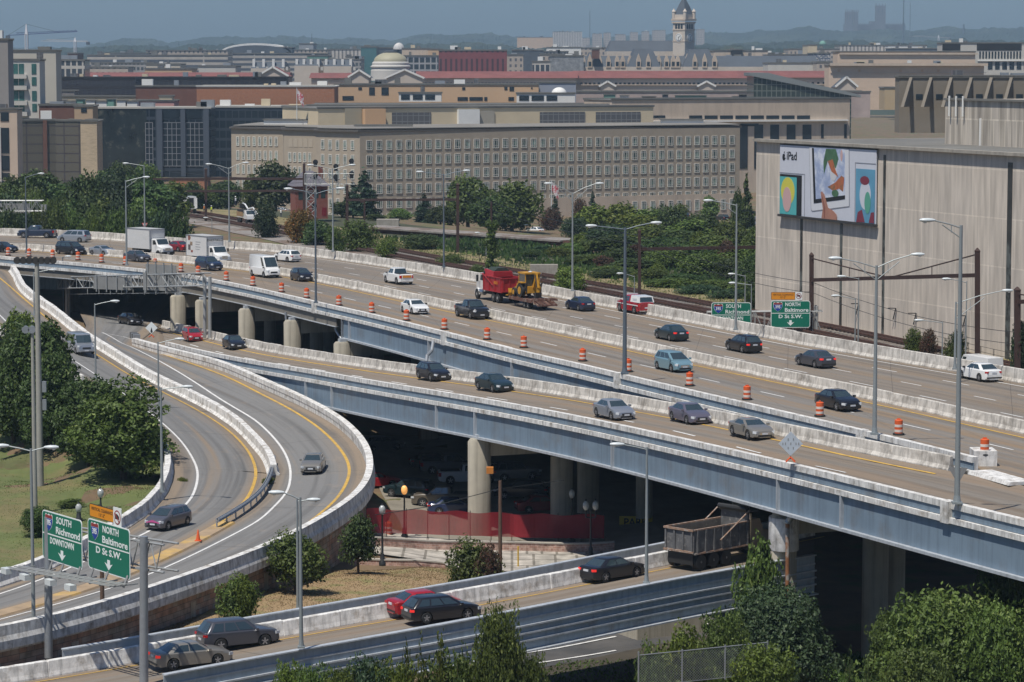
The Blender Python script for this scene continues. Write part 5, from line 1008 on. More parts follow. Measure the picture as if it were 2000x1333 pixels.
o=copy_tree(dr);o.location=atH(1923,889,25.3);o['label']='orange drum standing on the block at the parapet end near the right edge'
mb=MB();p=atH(1921,905,25.9);mb.box(p.x-.75,p.y-.8,10.9,p.x+.75,p.y+1.2,12.0);tag(mb.build('crash_block',m_white),'white concrete block ending the main deck parapet under a drum','concrete block')
o=copy_tree(dr);o.location=S_g.px(759,1046,38);o['label']='orange drum seen through the red fence'
mb=MB();a=atH(1915,925,26);b=atH(1995,948,26);sweep(mb,[a,a.lerp(b,.5),b],[(-.9,0),(-.8,.22),(.8,.22),(.9,0)]);tag(mb.build('concrete_nose',m_white),'low broken concrete nose where the two decks join','concrete nose')
cn=empty('traffic_cone',S_K.px(387,1060,34.4),0,'orange traffic cone at the end of the guard rail','traffic cone');cn.location.z+=.12
mb=MB();mb.box(-.24,-.24,0,.24,.24,.05);mb.build('cone_base',m_or,cn);mb=MB();mb.lathe([(.17,.05),(.04,.8),(.03,.82)],14);mb.build('cone_body',m_or,cn,smooth=50);mb=MB();mb.lathe([(.118,.33),(.092,.48)],14);mb.build('white_collar',m_ow,cn)
mb=MB()
t=empty('crash_cushion',S_L.px(267,668,32),radians(105),'stack of grey crash cushion boxes at the start of the loop barrier','crash cushion')
for k in range(4):mb=MB();mb.box(-.2+k*.85,-.4,.1,.5+k*.85,.4,.85);mb.build('cushion_cell',m_dashc if k%2 else m_galv,t)
m_rust=mat('rusty_rail',(.095,.045,.032),.8,nz=.3,ns=2);m_ball=mat('ballast_gravel',(.27,.245,.22),.95,nz=.45,ns=1.2,bump=.6,col2=(.17,.12,.09),n2=(.12,.48,.62));m_dgrass=mat('dry_grass',(.21,.18,.075),.95,nz=.35,ns=.6,col2=(.30,.23,.13),n2=(.25,.5,.62),bump=.4)
TRs=smooth_line(catmull(TR,4),4)
def drape(P,o0,o1,name,m,dz):
 A=offset(P,o0);B=offset(P,o1);q=ribbon(A,B,nseg=120,ncross=4);q.v=[(x,y,S_g.drop(V((x,y,z)),z).z+dz)for x,y,z in q.v];return q.build(name,m,fix=False,kind='structure')
drape(TRs,-9,5.5,'ballast',m_ball,.10);drape(TRs,5.5,16,'grass_verge',m_dgrass,.08);drape(TRs,16,34,'weedy_slope',mat('weedy_slope',(.06,.065,.03),.95,nz=.4,ns=.5),.05)
for k,(off,lab)in enumerate(((-2.6,'nearer railway track running behind the freeway'),(2.2,'farther railway track beside the dry grass'))):
 P=offset(TRs,off,.25);t=empty('railway_track',P[0],0,lab,'railway track','railway tracks');Q=[p-P[0]for p in P]
 for s in(-.72,.72):mb=MB();sweep(mb,offset(Q,s),[(-.07,.12),(-.07,.3),(.07,.3),(.07,.12)]);mb.build('rail',m_rust,t)
 mb=MB();R=resample(Q,560)
 for p in R[1:-1]:d=tan_at(R,R.index(p))if False else(Q[-1]-Q[0]).normalized();n=V((-d.y,d.x,0));mb.beam(p-n*1.25+Z*.05,p+n*1.25+Z*.05,.24,.16)
 tag(mb.build('sleepers',mat('tie_wood',(.065,.04,.03),.9,nz=.3),t),kind='stuff')
m_cat=mat('catenary_steel',(.055,.028,.022),.75,nz=.3,ns=2,st=.2)
def post(mb,a,b,w=.5):mb.beam(a,b,w,w*.8,up=(0,1,0));mb.add([],[]);c=V(b);mb.loft([[c+V((sx*w*.55,sy*w*.45,z))for sx,sy in((-1,-1),(1,-1),(1,1),(-1,1))]for z in(0,.1)]+[[c+V((sx*.05,sy*.05,.4))for sx,sy in((-1,-1),(1,-1),(1,1),(-1,1))]])
def portal(xl,ytl,ybl,dl,xr,ytr,ybr,drr,yl,yr,label,diag=None,w=.5):
 O=atd(xl,ybl,dl);t=empty('catenary_portal',O,0,label,'railway portal','dark steel railway portals')
 for x,y0,y1,d in((xl,ytl,ybl,dl),(xr,ytr,ybr,drr)):
  if y1 is None:continue
  mb=MB();post(mb,atd(x,y1+12,d)-O,atd(x,y0,d)-O,w);mb.build('post',m_cat,t)
 a=atd(xl,yl,dl)-O;b=atd(xr,yr,drr)-O;mb=MB();mb.beam(a,b,.28,.42);mb.build('cross_beam',m_cat,t)
 if diag:
  mb=MB();c=a.lerp(b,.5);A=atd(xl,diag[0],dl)-O;B=atd(xr,diag[1],drr)-O;mb.beam(A,c,.12);mb.beam(B,c,.12);mb.beam(A.lerp(c,.5),a.lerp(b,.25),.08);mb.beam(B.lerp(c,.5),a.lerp(b,.75),.08);mb.build('brace',m_cat,t)
portal(1585,500,650,330,1909,492,690,291,547.5,538,'dark steel portal with braces in front of the warehouse',(505,497))
portal(1249,453,580,372,1487,449,500,375,487,483,'dark steel portal over the tracks left of the warehouse',w=.4)
portal(1987,568,740,285,2200,560,740,270,590,585,'thick dark steel post at the right edge',(575,570),w=.6)
portal(678,364,440,520,894,362,490,480,391,390,'thin dark portal in front of the office building');portal(594,322,430,560,300,330,None,590,350,350,'dark post and beam left of the brick tower')
portal(594,430,440,555,330,372,None,580,373,374,'lower rusty beam crossing the trees',w=.2);portal(402,332,420,575,560,335,None,570,349,349,'dark post above the white rail trucks')
portal(712,392,455,505,704,392,None,505,394,394,'short rusty post in front of the dark conifer',w=.3)
O=atd(608,425,545);t=empty('signal_bridge',O,0,'white lattice tower and platform carrying black railway signals','signal bridge');s_=545/F
mb=MB();
for(a,b)in((-1,-1),(1,-1),(1,1),(-1,1)):mb.tube((a*.9,b*.9,0),(a*.9,b*.9,8.6),.08,n=5)
for k in range(5):
 for s in(-1,1):mb.tube((-s*.9,-.9,k*1.7),(s*.9,-.9,k*1.7+1.7),.06,n=5)
 mb.beam((-.9,-.9,k*1.7),(.9,-.9,k*1.7),.08)
mb.build('tower',m_gal,t)
mb=MB();lattice(mb,V((-1.2,0,6.4)),V((8.4,0,6.4)),2.0,6,.06,.04,1.2);mb.build('platform',m_gal,t)
for x,z in((.9,8.2),(.9,10.6),(4.8,9.8),(4.8,7.8),(7.8,10.8),(7.8,8.4),(.6,2.2)):
 mb=MB();mb.lathe([(.1,-.15),(.5,-.12),(.5,.1),(.2,.2)],12,(x,-.6,z),'y');mb.box(x-.35,-.7,z-.9,x+.35,-.5,z+.2);mb.build('signal',m_iron,t)
O=atd(608,428,575);t=empty('signal_house',O,.25,'narrow red brick tower house with a steep grey roof by the tracks','building')
mb=MB();mb.box(-3.2,0,0,3.4,6,6.6);mb.build('wall',mat('red_brick_wall',(.22,.075,.055),.9,nz=.2,ns=1),t)
mb=MB();mb.loft([[V((x,y,6.6))for x,y in((-3.8,-.5),(4,-.5),(4,6.5),(-3.8,6.5))],[V((x,y,9.6))for x,y in((-.9,2.6),(.9,2.6),(.9,3.4),(-.9,3.4))]]);mb.build('roof',mat('slate_roof',(.13,.12,.14),.8),t)
mb=MB();mb.box(2.0,2,8,2.8,2.8,10.5);mb.build('chimney',MATS['red_brick_wall'],t)
for x,z in((-2.6,3.9),(-1.2,3.9),(.6,4.2),(2,4.2),(2.2,.6)):mb=MB();mb.box(x,-.04,z,x+.9,-.01,z+1.7);mb.build('window' if z>1 else 'door',m_glass if z>1 else PB['dred'],t)
for(xa,ya,xb,yb,d0,d1,lab)in((720,446,1118,474,540,500,'long rusty railway girder bridge with a pale stone band behind the vine covered pole'),):
 A=atd(xa,ya,d0);B=atd(xb,yb,d1);t=empty('rail_bridge',A,0,lab,'railway bridge');b=B-A
 mb=MB();mb.beam(V((0,0,-.4)),b-Z*.4,.3,1.3);mb.build('girder',mat('rusty_girder',(.13,.06,.045),.85,nz=.35,ns=1,st=.3),t);mb=MB();mb.beam(V((0,3,.15)),b+V((0,3,.15)),6,.3);mb.build('track_bed',m_ball,t)
 mb=MB();mb.beam(b*.5-Z*1.45,b-Z*1.45,.8,.9);mb.build('stone_band',mat('tan_stone',(.33,.24,.17),.9,nz=.2),t)
 for f in(.02,.35,.68,.99):mb=MB();q=b*f;mb.box(q.x-.8,q.y,q.z-6,q.x+.8,q.y+3,q.z-1.1 if f<.5 else q.z-1.95);mb.build('pier',m_conc,t)
mb=MB();p=atH(1062,540,31);mb.box(p.x-2,p.y,5.7,p.x+2.1,p.y+1.6,7.7);tag(mb.build('concrete_block',m_conc),'square concrete block beside the tracks above the trailer','concrete block')
mb=MB();p=atH(757,452,32.5);mb.box(p.x-2.2,p.y,4,p.x+2.2,p.y+3,6.8);tag(mb.build('equipment_hut',m_conc),'small grey concrete hut beside the railway girder','hut')
def fence(pts,h,label,step=3.,mesh=True,m=m_galv,grp='railings and wire fences'):
 R=resample([V(p)for p in pts],max(2,int(length([V(p)for p in pts])/step)));O=R[0].copy();t=empty('wire_fence',O,0,label,'fence',grp);R=[p-O for p in R]
 for p in R[:100]:mb=MB();mb.tube(p,p+Z*h,.04,n=6);mb.build('post',m,t)
 for z in(h-.03,h*.5):mb=MB();mb.path([p+Z*z for p in R],.025,5);mb.build('rail',m,t)
 return t
fence([atH(1640,637,31),atH(1760,660,31),atH(1880,690,31),atH(2020,722,31)],1.2,'low dark railing at the foot of the warehouse wall',m=m_dashc);fence([atH(900,506,31.2),atH(1055,540,31.2)],1.6,'dark railing below the rusty railway girder',m=m_dashc)
mb=MB()
W1=[atd(300,330,600),atd(594,345,558),atd(894,372,482),atd(1249,460,372),atd(1590,553,330),atd(1990,650,285)]
for dz in(0,-1.2):
 for a,b in zip(W1,W1[1:]):
  pts=[a.lerp(b,k/12)+Z*(dz-4*.9*(k/12)*(1-k/12))for k in range(13)];mb.path(pts,.03,4)
tag(mb.build('overhead_wire',m_iron),'thin dark overhead wires strung between the railway portals','wire')
patch([(800,1100,39),(1500,1130,39),(1350,860,39.5),(700,860,39.3)],'parking_lot',mat('parking_asphalt',(.26,.235,.19),.9,nz=.25,ns=.5),.06,24)
patch([(700,1092,38.2),(1190,1135,38.5),(1200,1085,38.9),(700,1064,38.8)],'sidewalk',stonemat('walk_slabs',(.40,.37,.32),(.43,.39,.34),(.2,.18,.15),1.7,2.2,.8),.14,16);MATS['walk_slabs'].node_tree.nodes['Brick Texture'].offset=0
o=COL.objects['sidewalk'];uvl=o.data.uv_layers.new(name='UVMap')
for lp in o.data.loops:v=o.data.vertices[lp.vertex_index].co;uvl.data[lp.index].uv=(v.x,v.y*.8)
patch([(880,1345,39.8),(1560,1215,39.6),(1560,1130,38.9),(980,1225,38.6)],'street',m_asph,.08,16)
patch([(880,1420,39.8),(1700,1300,39.6),(1560,1212,39.6),(880,1347,39.8)],'street_verge',mat('dark_soil',(.06,.05,.035),.95,nz=.3),.08,10)
mb=MB();sf=Surf([gm])
for pts in([(985,1281,39.4),(1203,1246,39.4)],[(985,1303,39.4),(1203,1270,39.4)],[(1360,1222,39.4),(1440,1208,39.4)],[(1365,1207,39.4),(1455,1222,39.4)]):
 strip(resample([atH(*p)for p in pts],14),.22,mb,S_g,.13)
mb.build('road_marking',m_wh,kind='structure',fix=False)
def brickwall(pts,h,name,label,cap=True):
 P=[S_g.px(*p)for p in pts];R=resample(P,30);R=[S_g.drop(p)for p in R];O=R[0].copy();t=empty(name,O,0,label,'brick wall');R=[p-O for p in R];vs=[]
 for p in R:vs+=[p-Z*.3,p+Z*h]
 mb=MB();mb.add(vs,[(2*i,2*i+1,2*i+3,2*i+2)for i in range(len(R)-1)]);o=uvobj(mb,'brick_face',m_brick,h+.3,length(R),1);o.parent=t
 for lp in o.data.uv_layers[0].data:lp.uv=(lp.uv[1],lp.uv[0])
 mb=MB();sweep(mb,R,[(-.05,h),(-.05,h+.1),(.4,h+.1),(.4,h)]);mb.build('cap_stone',m_walk,t)
brickwall([(722,1070,38),(800,1074,38),(900,1077,38),(1000,1079,38),(1080,1081,38),(1200,1078,38)],.75,'brick_wall','low pale brick wall behind the sidewalk below the red fence')
brickwall([(690,1103,37.2),(780,1106,37.2),(870,1112,37.2)],.4,'brick_kerb_wall','low pale brick kerb between the dry grass and the sidewalk')
m_net=mat('red_fence_net',(.36,.018,.028),.7,alpha=.74,nz=.15,ns=2)
P=resample([S_g.px(x,y,38)for x,y in((716,1052),(800,1054),(900,1057),(1000,1060),(1060,1062),(1180,1063))],12);O=P[0].copy();t=empty('red_fence',O,0,'translucent red plastic net fence around the parking lot','net fence')
mb=MB();vs=[]
R=resample([p-O for p in P],60)
for i,p in enumerate(R):k=.06*sin(i*.9);vs+=[p+V((0,k,.45)),p+V((0,k*.5,2.4+.08*sin(i*.6)))]
mb.add(vs,[(2*i,2*i+1,2*i+3,2*i+2)for i in range(59)]);mb.build('net',m_net,t,fix=False)
for p in P:mb=MB();q=p-O;mb.tube(q+V((0,.1,0)),q+V((0,.1,2.5)),.035,n=6);mb.build('post',m_dashc,t)
m_wood=mat('weathered_wood',(.13,.08,.055),.9,nz=.25,ns=3,st=.3,sts=(6,6,.4))
p=S_g.px(977,1135,37.5);t=empty('utility_pole',p,0,'brown wooden utility pole in front of the sunlit column','utility pole','brown wooden poles');h=(1135-935)/F*p.y;mb=MB();mb.tube((0,0,0),(0,0,h),.16,.13,10);mb.build('pole',m_wood,t);mb=MB();mb.path([V((0,0,h-.6)),V((-5,2,h-2.2)),V((-9.5,4,h-3.2))],.03,5);mb.path([V((0,0,h-.6)),V((4.8,3,h-.4))],.02,5);mb.build('wire',m_iron,t)
p=S_g.px(201,1256,36.4);h=(1256-1060)/F*p.y;t=empty('utility_pole',p,0,'dark brown pole standing behind the near green signs','utility pole','brown wooden poles');mb=MB();mb.tube((0,0,0),(0,0,h),.15,.13,10);mb.build('pole',m_wood,t)
mb=MB();mb.box(-1.4,-.05,-.55,1.4,.05,.55);t=empty('parking_sign',atd(1242,1021,238),0,'yellow sign reading PARK in the shade under the ramp','parking sign');mb.build('panel',mat('park_yellow',(.5,.36,.02),.6),t);text_mesh('PARK',.95,'sign_lettering',m_trim,t,(0,-.06,0),sx=.9,bold=.02);mb=MB();mb.tube((0,.1,-4),(0,.1,-.5),.07);mb.build('post',m_dashc,t)
p=atd(1247,1345,158);t=empty('chain_link_fence',p,0,'galvanised chain link fence at the bottom edge among bushes','fence');m_link=mat('chain_link',(.35,.36,.37),.5,metal=.5);dx=7.6
for k in range(4):mb=MB();mb.tube((k*dx/3,k*1.2,0),(k*dx/3,k*1.2,2.0 if k else 2.1),.05,n=8);mb.build('post',m_link,t)
mb=MB();mb.tube((0,0,1.9),(dx,3.6,1.9),.03,n=6);mb.tube((0,0,.1),(dx,3.6,.1),.02,n=6);mb.build('rail',m_link,t)
mb=MB()
for k in range(-12,50):
 for s in(0,1):
  u0=k*.16;u1=u0+1.85;a0,a1=(u0,u1)if s==0 else(u1,u0);z0,z1=.08,1.92
  lo,hi=0.,dx
  def cl(u):return min(max(u,lo),hi)
  A_,B_=a0,a1;za=z0+(z1-z0)*(cl(A_)-A_)/(B_-A_);zb_=z0+(z1-z0)*(cl(B_)-A_)/(B_-A_)
  if abs(cl(A_)-cl(B_))>.02:mb.beam((cl(A_),cl(A_)*3.6/dx,za),(cl(B_),cl(B_)*3.6/dx,zb_),.012)
mb.build('wire_mesh',m_link,t)
mb=MB();p=atd(945,916,222);
t=empty('yellow_lamp',atd(955,918,223),0,'small orange signal lamp fixed to the sunlit column','signal lamp');mb.box(-.2,-.5,-.25,.35,.1,.25);mb.build('housing',mat('signal_orange',(.5,.18,.03),.5),t)
mb=MB();p=S_g.px(1012,1110,37.8);mb.tube(p,p+Z*1.7,.06);tag(mb.build('bollard_post',mat('yellow_post',(.6,.38,.03),.6)),'thin yellow post on the sidewalk right of the pink bush','post')
def person(loc,yaw,label,shirt=(.55,.7,.05),hat=(.8,.8,.78),pose=0):
 t=empty('person',loc,yaw,label,'person','railway workers in bright vests')
 J={0:(0,0,.98,.15),1:(0,0,1.2,.14),2:(0,0,1.45,.15),3:(0,0,1.57,.055),4:(0,.0,1.68,.1),5:(-.1,0,.92,.1),6:(-.12,.02,.5,.065),7:(-.13,0,.08,.05),8:(.1,0,.92,.1),9:(.13,.02,.5,.065),10:(.14,0,.08,.05),11:(-.2,0,1.42,.06),12:(-.28,.02,1.14,.045),13:(-.25,-.15,.92+.1*pose,.04),14:(.2,0,1.42,.06),15:(.3,-.02,1.15,.045),16:(.26,-.2,1.0+.2*pose,.04),17:(-.13,-.14,.04,.045),18:(.14,-.14,.04,.045)}
 E=[(0,1),(1,2),(2,3),(3,4),(0,5),(5,6),(6,7),(0,8),(8,9),(9,10),(2,11),(11,12),(12,13),(2,14),(14,15),(15,16),(7,17),(10,18)]
 me=bpy.data.meshes.new('body');me.from_pydata([J[i][:3]for i in range(19)],E,[]);o=bpy.data.objects.new('body',me);COL.objects.link(o);o.parent=t
 md=o.modifiers.new('skin','SKIN');sk=me.skin_vertices[0]if me.skin_vertices else None
 if sk is None:bpy.context.view_layer.objects.active=o;
 if me.skin_vertices:
  for i in range(19):me.skin_vertices[0].data[i].radius=(J[i][3],)*2
  me.skin_vertices[0].data[0].use_root=True
 o.modifiers.new('sub','SUBSURF').levels=1;me.materials.append(mat('work_clothes',(.05,.06,.09),.9))
 mb=MB();mb.lathe([(.19,.95),(.185,1.2),(.2,1.42),(.12,1.5)],12);mb.build('vest',mat('vest_%d'%(shirt[0]*100),shirt,.8),t,smooth=50)
 mb=MB();mb.lathe([(.15,1.72),(.13,1.74),(.115,1.8),(.06,1.84)],12);mb.build('hard_hat',mat('hat_white',hat,.5),t,smooth=50)
 mb=MB();mb.lathe([(.05,1.58),(.085,1.63),(.09,1.69),(.085,1.73)],10,(0,-.015,0));mb.build('head',mat('skin_brown',(.3,.17,.11),.6),t,smooth=60)
for(x,y,H,lab,sh)in((372,414,30.9,'worker in a pale green shirt behind the white rail truck',(.4,.55,.2)),(378,418,30.9,'worker in an orange vest bending by the rail truck',(.7,.25,.03)),(413,419,30.9,'worker in a yellow vest standing between the two rail trucks',(.6,.7,.04)),(399,417,30.9,'worker with a white helmet beside the dark railway post',(.7,.7,.65)),(549,425,31.2,'worker in a white shirt at the end of the boom',(.75,.75,.72))):person(atH(x,y,H),random.uniform(0,6),lab,sh)
p=atd(460,402,557);person(p,1,'worker standing in the raised bucket',(.75,.75,.72))
ZG=-5.
def gridmat(key,wall,glass,pw,ph,fw,fh,rough=.8,ox=0.,oz=0.,nz=.12):
 """facade with a regular window pattern, in the building's own metres"""
 if key in MATS:return MATS[key]
 m=bpy.data.materials.new(key);m.use_nodes=True;nt=m.node_tree;nt.nodes.clear();L=nt.links.new
 out=_n(nt,'ShaderNodeOutputMaterial');b=_n(nt,'ShaderNodeBsdfPrincipled');L(b.outputs[0],out.inputs[0])
 tc=_n(nt,'ShaderNodeTexCoord');sp=_n(nt,'ShaderNodeSeparateXYZ');L(tc.outputs['Object'],sp.inputs[0])
 def mth(op,a,bb):
  x=_n(nt,'ShaderNodeMath',operation=op)
  for i,s in enumerate((a,bb)):
   if isinstance(s,(int,float)):x.inputs[i].default_value=s
   else:L(s,x.inputs[i])
  return x.outputs[0]
 u=mth('ADD',mth('ADD',sp.outputs[0],sp.outputs[1]),1000+ox);v=mth('ADD',sp.outputs[2],1000+oz)
 f=mth('MULTIPLY',mth('LESS_THAN',mth('MODULO',u,pw),fw),mth('LESS_THAN',mth('MODULO',v,ph),fh))
 geo=_n(nt,'ShaderNodeNewGeometry');s2=_n(nt,'ShaderNodeSeparateXYZ');L(geo.outputs['Normal'],s2.inputs[0]);f=mth('MULTIPLY',f,mth('LESS_THAN',s2.outputs[2],.5))
 t=_n(nt,'ShaderNodeTexNoise');t.inputs['Scale'].default_value=.25;t.inputs['Detail'].default_value=6;L(tc.outputs['Object'],t.inputs[0])
 r=_n(nt,'ShaderNodeMapRange');L(t.outputs[0],r.inputs[0]);r.inputs[1].default_value=.3;r.inputs[2].default_value=.7;r.inputs[3].default_value=1-nz;r.inputs[4].default_value=1+nz
 g=_n(nt,'ShaderNodeCombineColor')
 for i in range(3):L(r.outputs[0],g.inputs[i])
 w_=_n(nt,'ShaderNodeMix',data_type='RGBA',blend_type='MULTIPLY');w_.inputs[0].default_value=1;w_.inputs[6].default_value=(*wall,1);L(g.outputs[0],w_.inputs[7])
 x=_n(nt,'ShaderNodeMix',data_type='RGBA');L(f,x.inputs[0]);L(w_.outputs[2],x.inputs[6]);x.inputs[7].default_value=(*glass,1);L(x.outputs[2],b.inputs['Base Color'])
 rr=_n(nt,'ShaderNodeMapRange');L(f,rr.inputs[0]);rr.inputs[3].default_value=rough;rr.inputs[4].default_value=.15;L(rr.outputs[0],b.inputs['Roughness']);MATS[key]=m;return m
m_pent=mat('cream_concrete',(.60,.50,.34),.9,nz=.12,ns=.15);m_louv=gridmat('louvre_grid',(.19,.19,.19),(.11,.11,.115),1.6,1.6,1.4,1.4);m_whitep=mat('white_panel',(.74,.73,.69),.8,nz=.08,ns=.3)
m_roofg=mat('grey_roof',(.17,.165,.15),.95,nz=.3,ns=.12);m_dglass=mat('dark_glass',(.02,.03,.04),.12,nz=.3,ns=.08);m_limestone=mat('limestone',(.56,.46,.36),.9,nz=.15,ns=.08,st=.2,sts=(.5,.5,.05))
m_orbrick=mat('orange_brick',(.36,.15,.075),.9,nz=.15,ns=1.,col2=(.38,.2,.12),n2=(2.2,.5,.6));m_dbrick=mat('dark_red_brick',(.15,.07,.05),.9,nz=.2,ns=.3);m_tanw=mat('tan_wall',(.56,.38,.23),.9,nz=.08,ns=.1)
m_black=gridmat('black_curtain_wall',(.022,.018,.02),(.035,.035,.045),2.0,3.6,1.6,2.0,.4);m_tile=mat('red_roof_tiles',(.21,.075,.065),.9,nz=.25,ns=.15);m_slate=mat('dark_slate',(.075,.09,.11),.8,nz=.2,ns=.15);m_copper=mat('copper_green',(.16,.32,.26),.8,nz=.1)
def box_at(x0,x1,yt,d,thick,yb=None,zb=None,d1=None):
 """returns origin, yaw, width, height, of a facade from photo column x0 (depth d) to x1 (depth d1)"""
 a=atd(x0,yt,d);b=atd(x1,yt,d1 or d);zb=ZG if zb is None and yb is None else(atd(x0,yb,d).z if yb is not None else zb)
 return V((a.x,a.y,zb)),atan2(b.y-a.y,b.x-a.x),(b-a).xy.length,a.z-zb
def bldg(x0,x1,yt,d,thick,m,label,d1=None,yb=None,cat='building',name='building',roof=m_roofg,parapet=.6,extra=None):
 thick=min(thick,max(3.5,11*d/(abs((x0+x1)/2-1000)+1)))
 O,yaw,w,h=box_at(x0,x1,yt,d,thick,yb,None,d1);t=empty(name,O,yaw,label,cat)
 mb=MB();mb.box(0,0,0,w,thick,h-parapet);mb.build('wall',m,t)
 mb=MB();mb.add([(0,0,0)],[])if False else None
 mb.box(-.25,-.25,h-parapet+.002,w+.25,thick+.25,h-.3);mb.box(-.3,-.3,h-.298,w+.3,.3,h);mb.box(-.3,thick-.3,h-.298,w+.3,thick+.3,h);mb.build('roof',roof,t)
 if w>9 and name=='building' and h>12:
  R=random.Random(int(x0*7+d))
  for k in range(int(min(7,w/9))):a=R.uniform(.03,.88)*w;q=R.uniform(1.2,4.5);mb=MB();mb.box(a,thick*.2,h-.29,a+q,thick*.2+2.5,h-.29+R.uniform(.7,2.6));mb.build('rooftop_unit',R.choice((m_roofg,m_galv,m_whitep,m_pent,m_louv)),t)
 if extra:extra(t,w,h,thick)
 return t
def sub(t,nm,m,x0,x1,z0,z1,y=-.12,y1=0.):mb=MB();mb.box(x0,y,z0,x1,y1,z1);return mb.build(nm,m,t)
def bands(n,z0,dz,hh,m=m_dglass,u0=0.,u1=1.):
 def f(t,w,h,k):
  for i in range(n):sub(t,'window_band',m,w*u0,w*u1,h-z0-i*dz-hh,h-z0-i*dz)
 return f
def px_rects(rects,m_default=m_dglass,nm='window'):
 """rectangles given by photo columns/rows on the facade"""
 def f(t,w,h,k):
  yaw=t.rotation_euler.z;O=t.location;c,s=cos(yaw),sin(yaw)
  for r in rects:
   x0,x1,y0,y1=r[:4];m=r[4]if len(r)>4 else m_default;n=r[5]if len(r)>5 else nm;pr=r[6]if len(r)>6 else.14;out=[]
   for x in(x0,x1):
    u=(x-1000)/F;tt=(O.y*u-O.x)/(c-s*u);Y=O.y+s*tt;out.append((tt,Y))
   Ym=(out[0][1]+out[1][1])/2;z1=atd(x0,y0,Ym).z-O.z;z0=atd(x0,y1,Ym).z-O.z;sub(t,n,m,out[0][0],out[1][0],z0,z1,-pr)
 return f
m_off=mat('grey_brown_brick',(.39,.33,.255),.9,nz=.1,ns=.4);m_wf=mat('window_white',(.66,.64,.58),.7);m_wg=mat('window_glass',(.06,.09,.085),.15,nz=.5,ns=.6,col2=(.24,.34,.29),n2=(.33,.42,.62));m_blind=mat('blind_window',(.42,.36,.28),.8)
t=empty('office_building',atd(703,500,722),0,'long grey brown office building with six rows of white framed windows','office building');OO=V((t.location.x,t.location.y,0));t.location=OO;DT=HC-16.6
PTS=[(452,764),(553,757),(555,748),(617,741),(617,732),(703,722),(1445,776)]
P2=[V((*(atd(x,300,d).xy),0))-OO for x,d in PTS]
back=[P2[-1]+V((-6,40,0)),P2[0]+V((4,40,0))]
poly=[(p.x,p.y)for p in P2+back]
mb=MB();mb.prism(poly,-6,DT);mb.build('wall',m_off,t)
mb=MB();cx=sum(p[0]for p in poly)/len(poly);mb.prism([(x+(.5 if x>cx else-.5),y-.5 if y<45 else y+.5)for x,y in poly],DT+.002,DT+.5);mb.build('roof',mat('roof_edge',(.10,.09,.08),.9,nz=.2),t)
mb=MB();mb.prism([(x*.995+.3,y+.7 if y<45 else y-.3)for x,y in poly],DT+.755,DT+.95);mb.build('roof_surface',mat('tar_roof',(.22,.205,.18),.95,nz=.3,ns=.1),t)
def win_geo(mb,pb,o,ux,z,w,hh):
 n=V((ux.y,-ux.x,0))
 def bx(m_,u0,u1,z0,z1,k0,k1):
  pts=[o+ux*u+n*k+Z*zz for u,k,zz in((u0,k1,z0),(u1,k1,z0),(u1,k0,z0),(u0,k0,z0),(u0,k1,z1),(u1,k1,z1),(u1,k0,z1),(u0,k0,z1))]
  m_.add(pts,[(3,2,1,0),(4,5,6,7),(0,1,5,4),(1,2,6,5),(2,3,7,6),(3,0,4,7)])
 f=.14
 bx(mb,0,w,z,z+f,0,.14);bx(mb,0,w,z+hh-f,z+hh,0,.14);bx(mb,0,f,z+f,z+hh-f,0,.14);bx(mb,w-f,w,z+f,z+hh-f,0,.14)
 for u in(.26,.66):bx(mb,w*u,w*u+.09,z+f,z+hh-f,0,.11)
 for v in(.22,.80):bx(mb,f,w-f,z+hh*v,z+hh*v+.08,0,.105)
 bx(pb,f,w-f,z+f,z+hh-f,0,.06)
sm,sp_=MB(),MB();n_ind=0
FL=3.72;rows_z=[DT-4.55-FL*k for k in range(6)]
faces=[(5,6,40,1.0,.0),(4,5,5,1.,.0),(2,3,5,1.,0),(0,1,8,1.,0)]
for fi,(ia,ib,nc,_,_)in enumerate(faces):
 a,b=P2[ia],P2[ib];L_f=(b-a).length;ux=(b-a).normalized();st_=(L_f-2.4)/nc;WW=(1.7,1.25,1.1,.95)[fi]
 for r,z in enumerate(rows_z):
  for c in range(nc):
   o=a+ux*(1.2+st_*(c+.5)-WW/2)
   if fi==2 and r==0:mb=MB();pb=MB();win_geo(mb,pb,o,ux,z,1.7,2.45);pb.build('bricked_up_window',m_blind,t);continue
   if fi in(0,1)and c<18 and n_ind<99:mb=MB();pb=MB();win_geo(mb,pb,o,ux,z,WW,2.45);w_=mb.build('window',m_wf,t);pb.build('pane',m_wg,w_);n_ind+=1
   else:win_geo(sm,sp_,o,ux,z,WW,2.45)
so_=sm.build('remaining_windows',m_wf,t,kind='stuff');sp_.build('remaining_panes',m_wg,so_,kind='stuff')
a,b=P2[5],P2[6];ux=(b-a).normalized();n=V((ux.y,-ux.x,0));mb=MB();mb.beam(a+ux*30+n*.1+Z*-1.6,b+n*.1+Z*-1.6,.25,8.4);mb.build('stone_base',m_limestone,t)
gm_=MB();gp_=MB()
for c in range(28,40):mb=MB();pb=MB();win_geo(mb,pb,a+ux*(1.2+(L:=((b-a).length-2.4)/40)*(c+.5)-.8)+n*.25,ux,-1.8,1.6,2.9);w_=mb.build('ground_floor_window',m_wf,t);pb.build('pane',m_wg,w_)
for(x,y0,y1)in((1187,409,425),):p=atd(x,y1,757)-OO;mb=MB();mb.box(p.x-3,p.y-1.2,-5,p.x+3,p.y+1,p.z+1);mb.build('entrance_canopy',m_dashc,t)
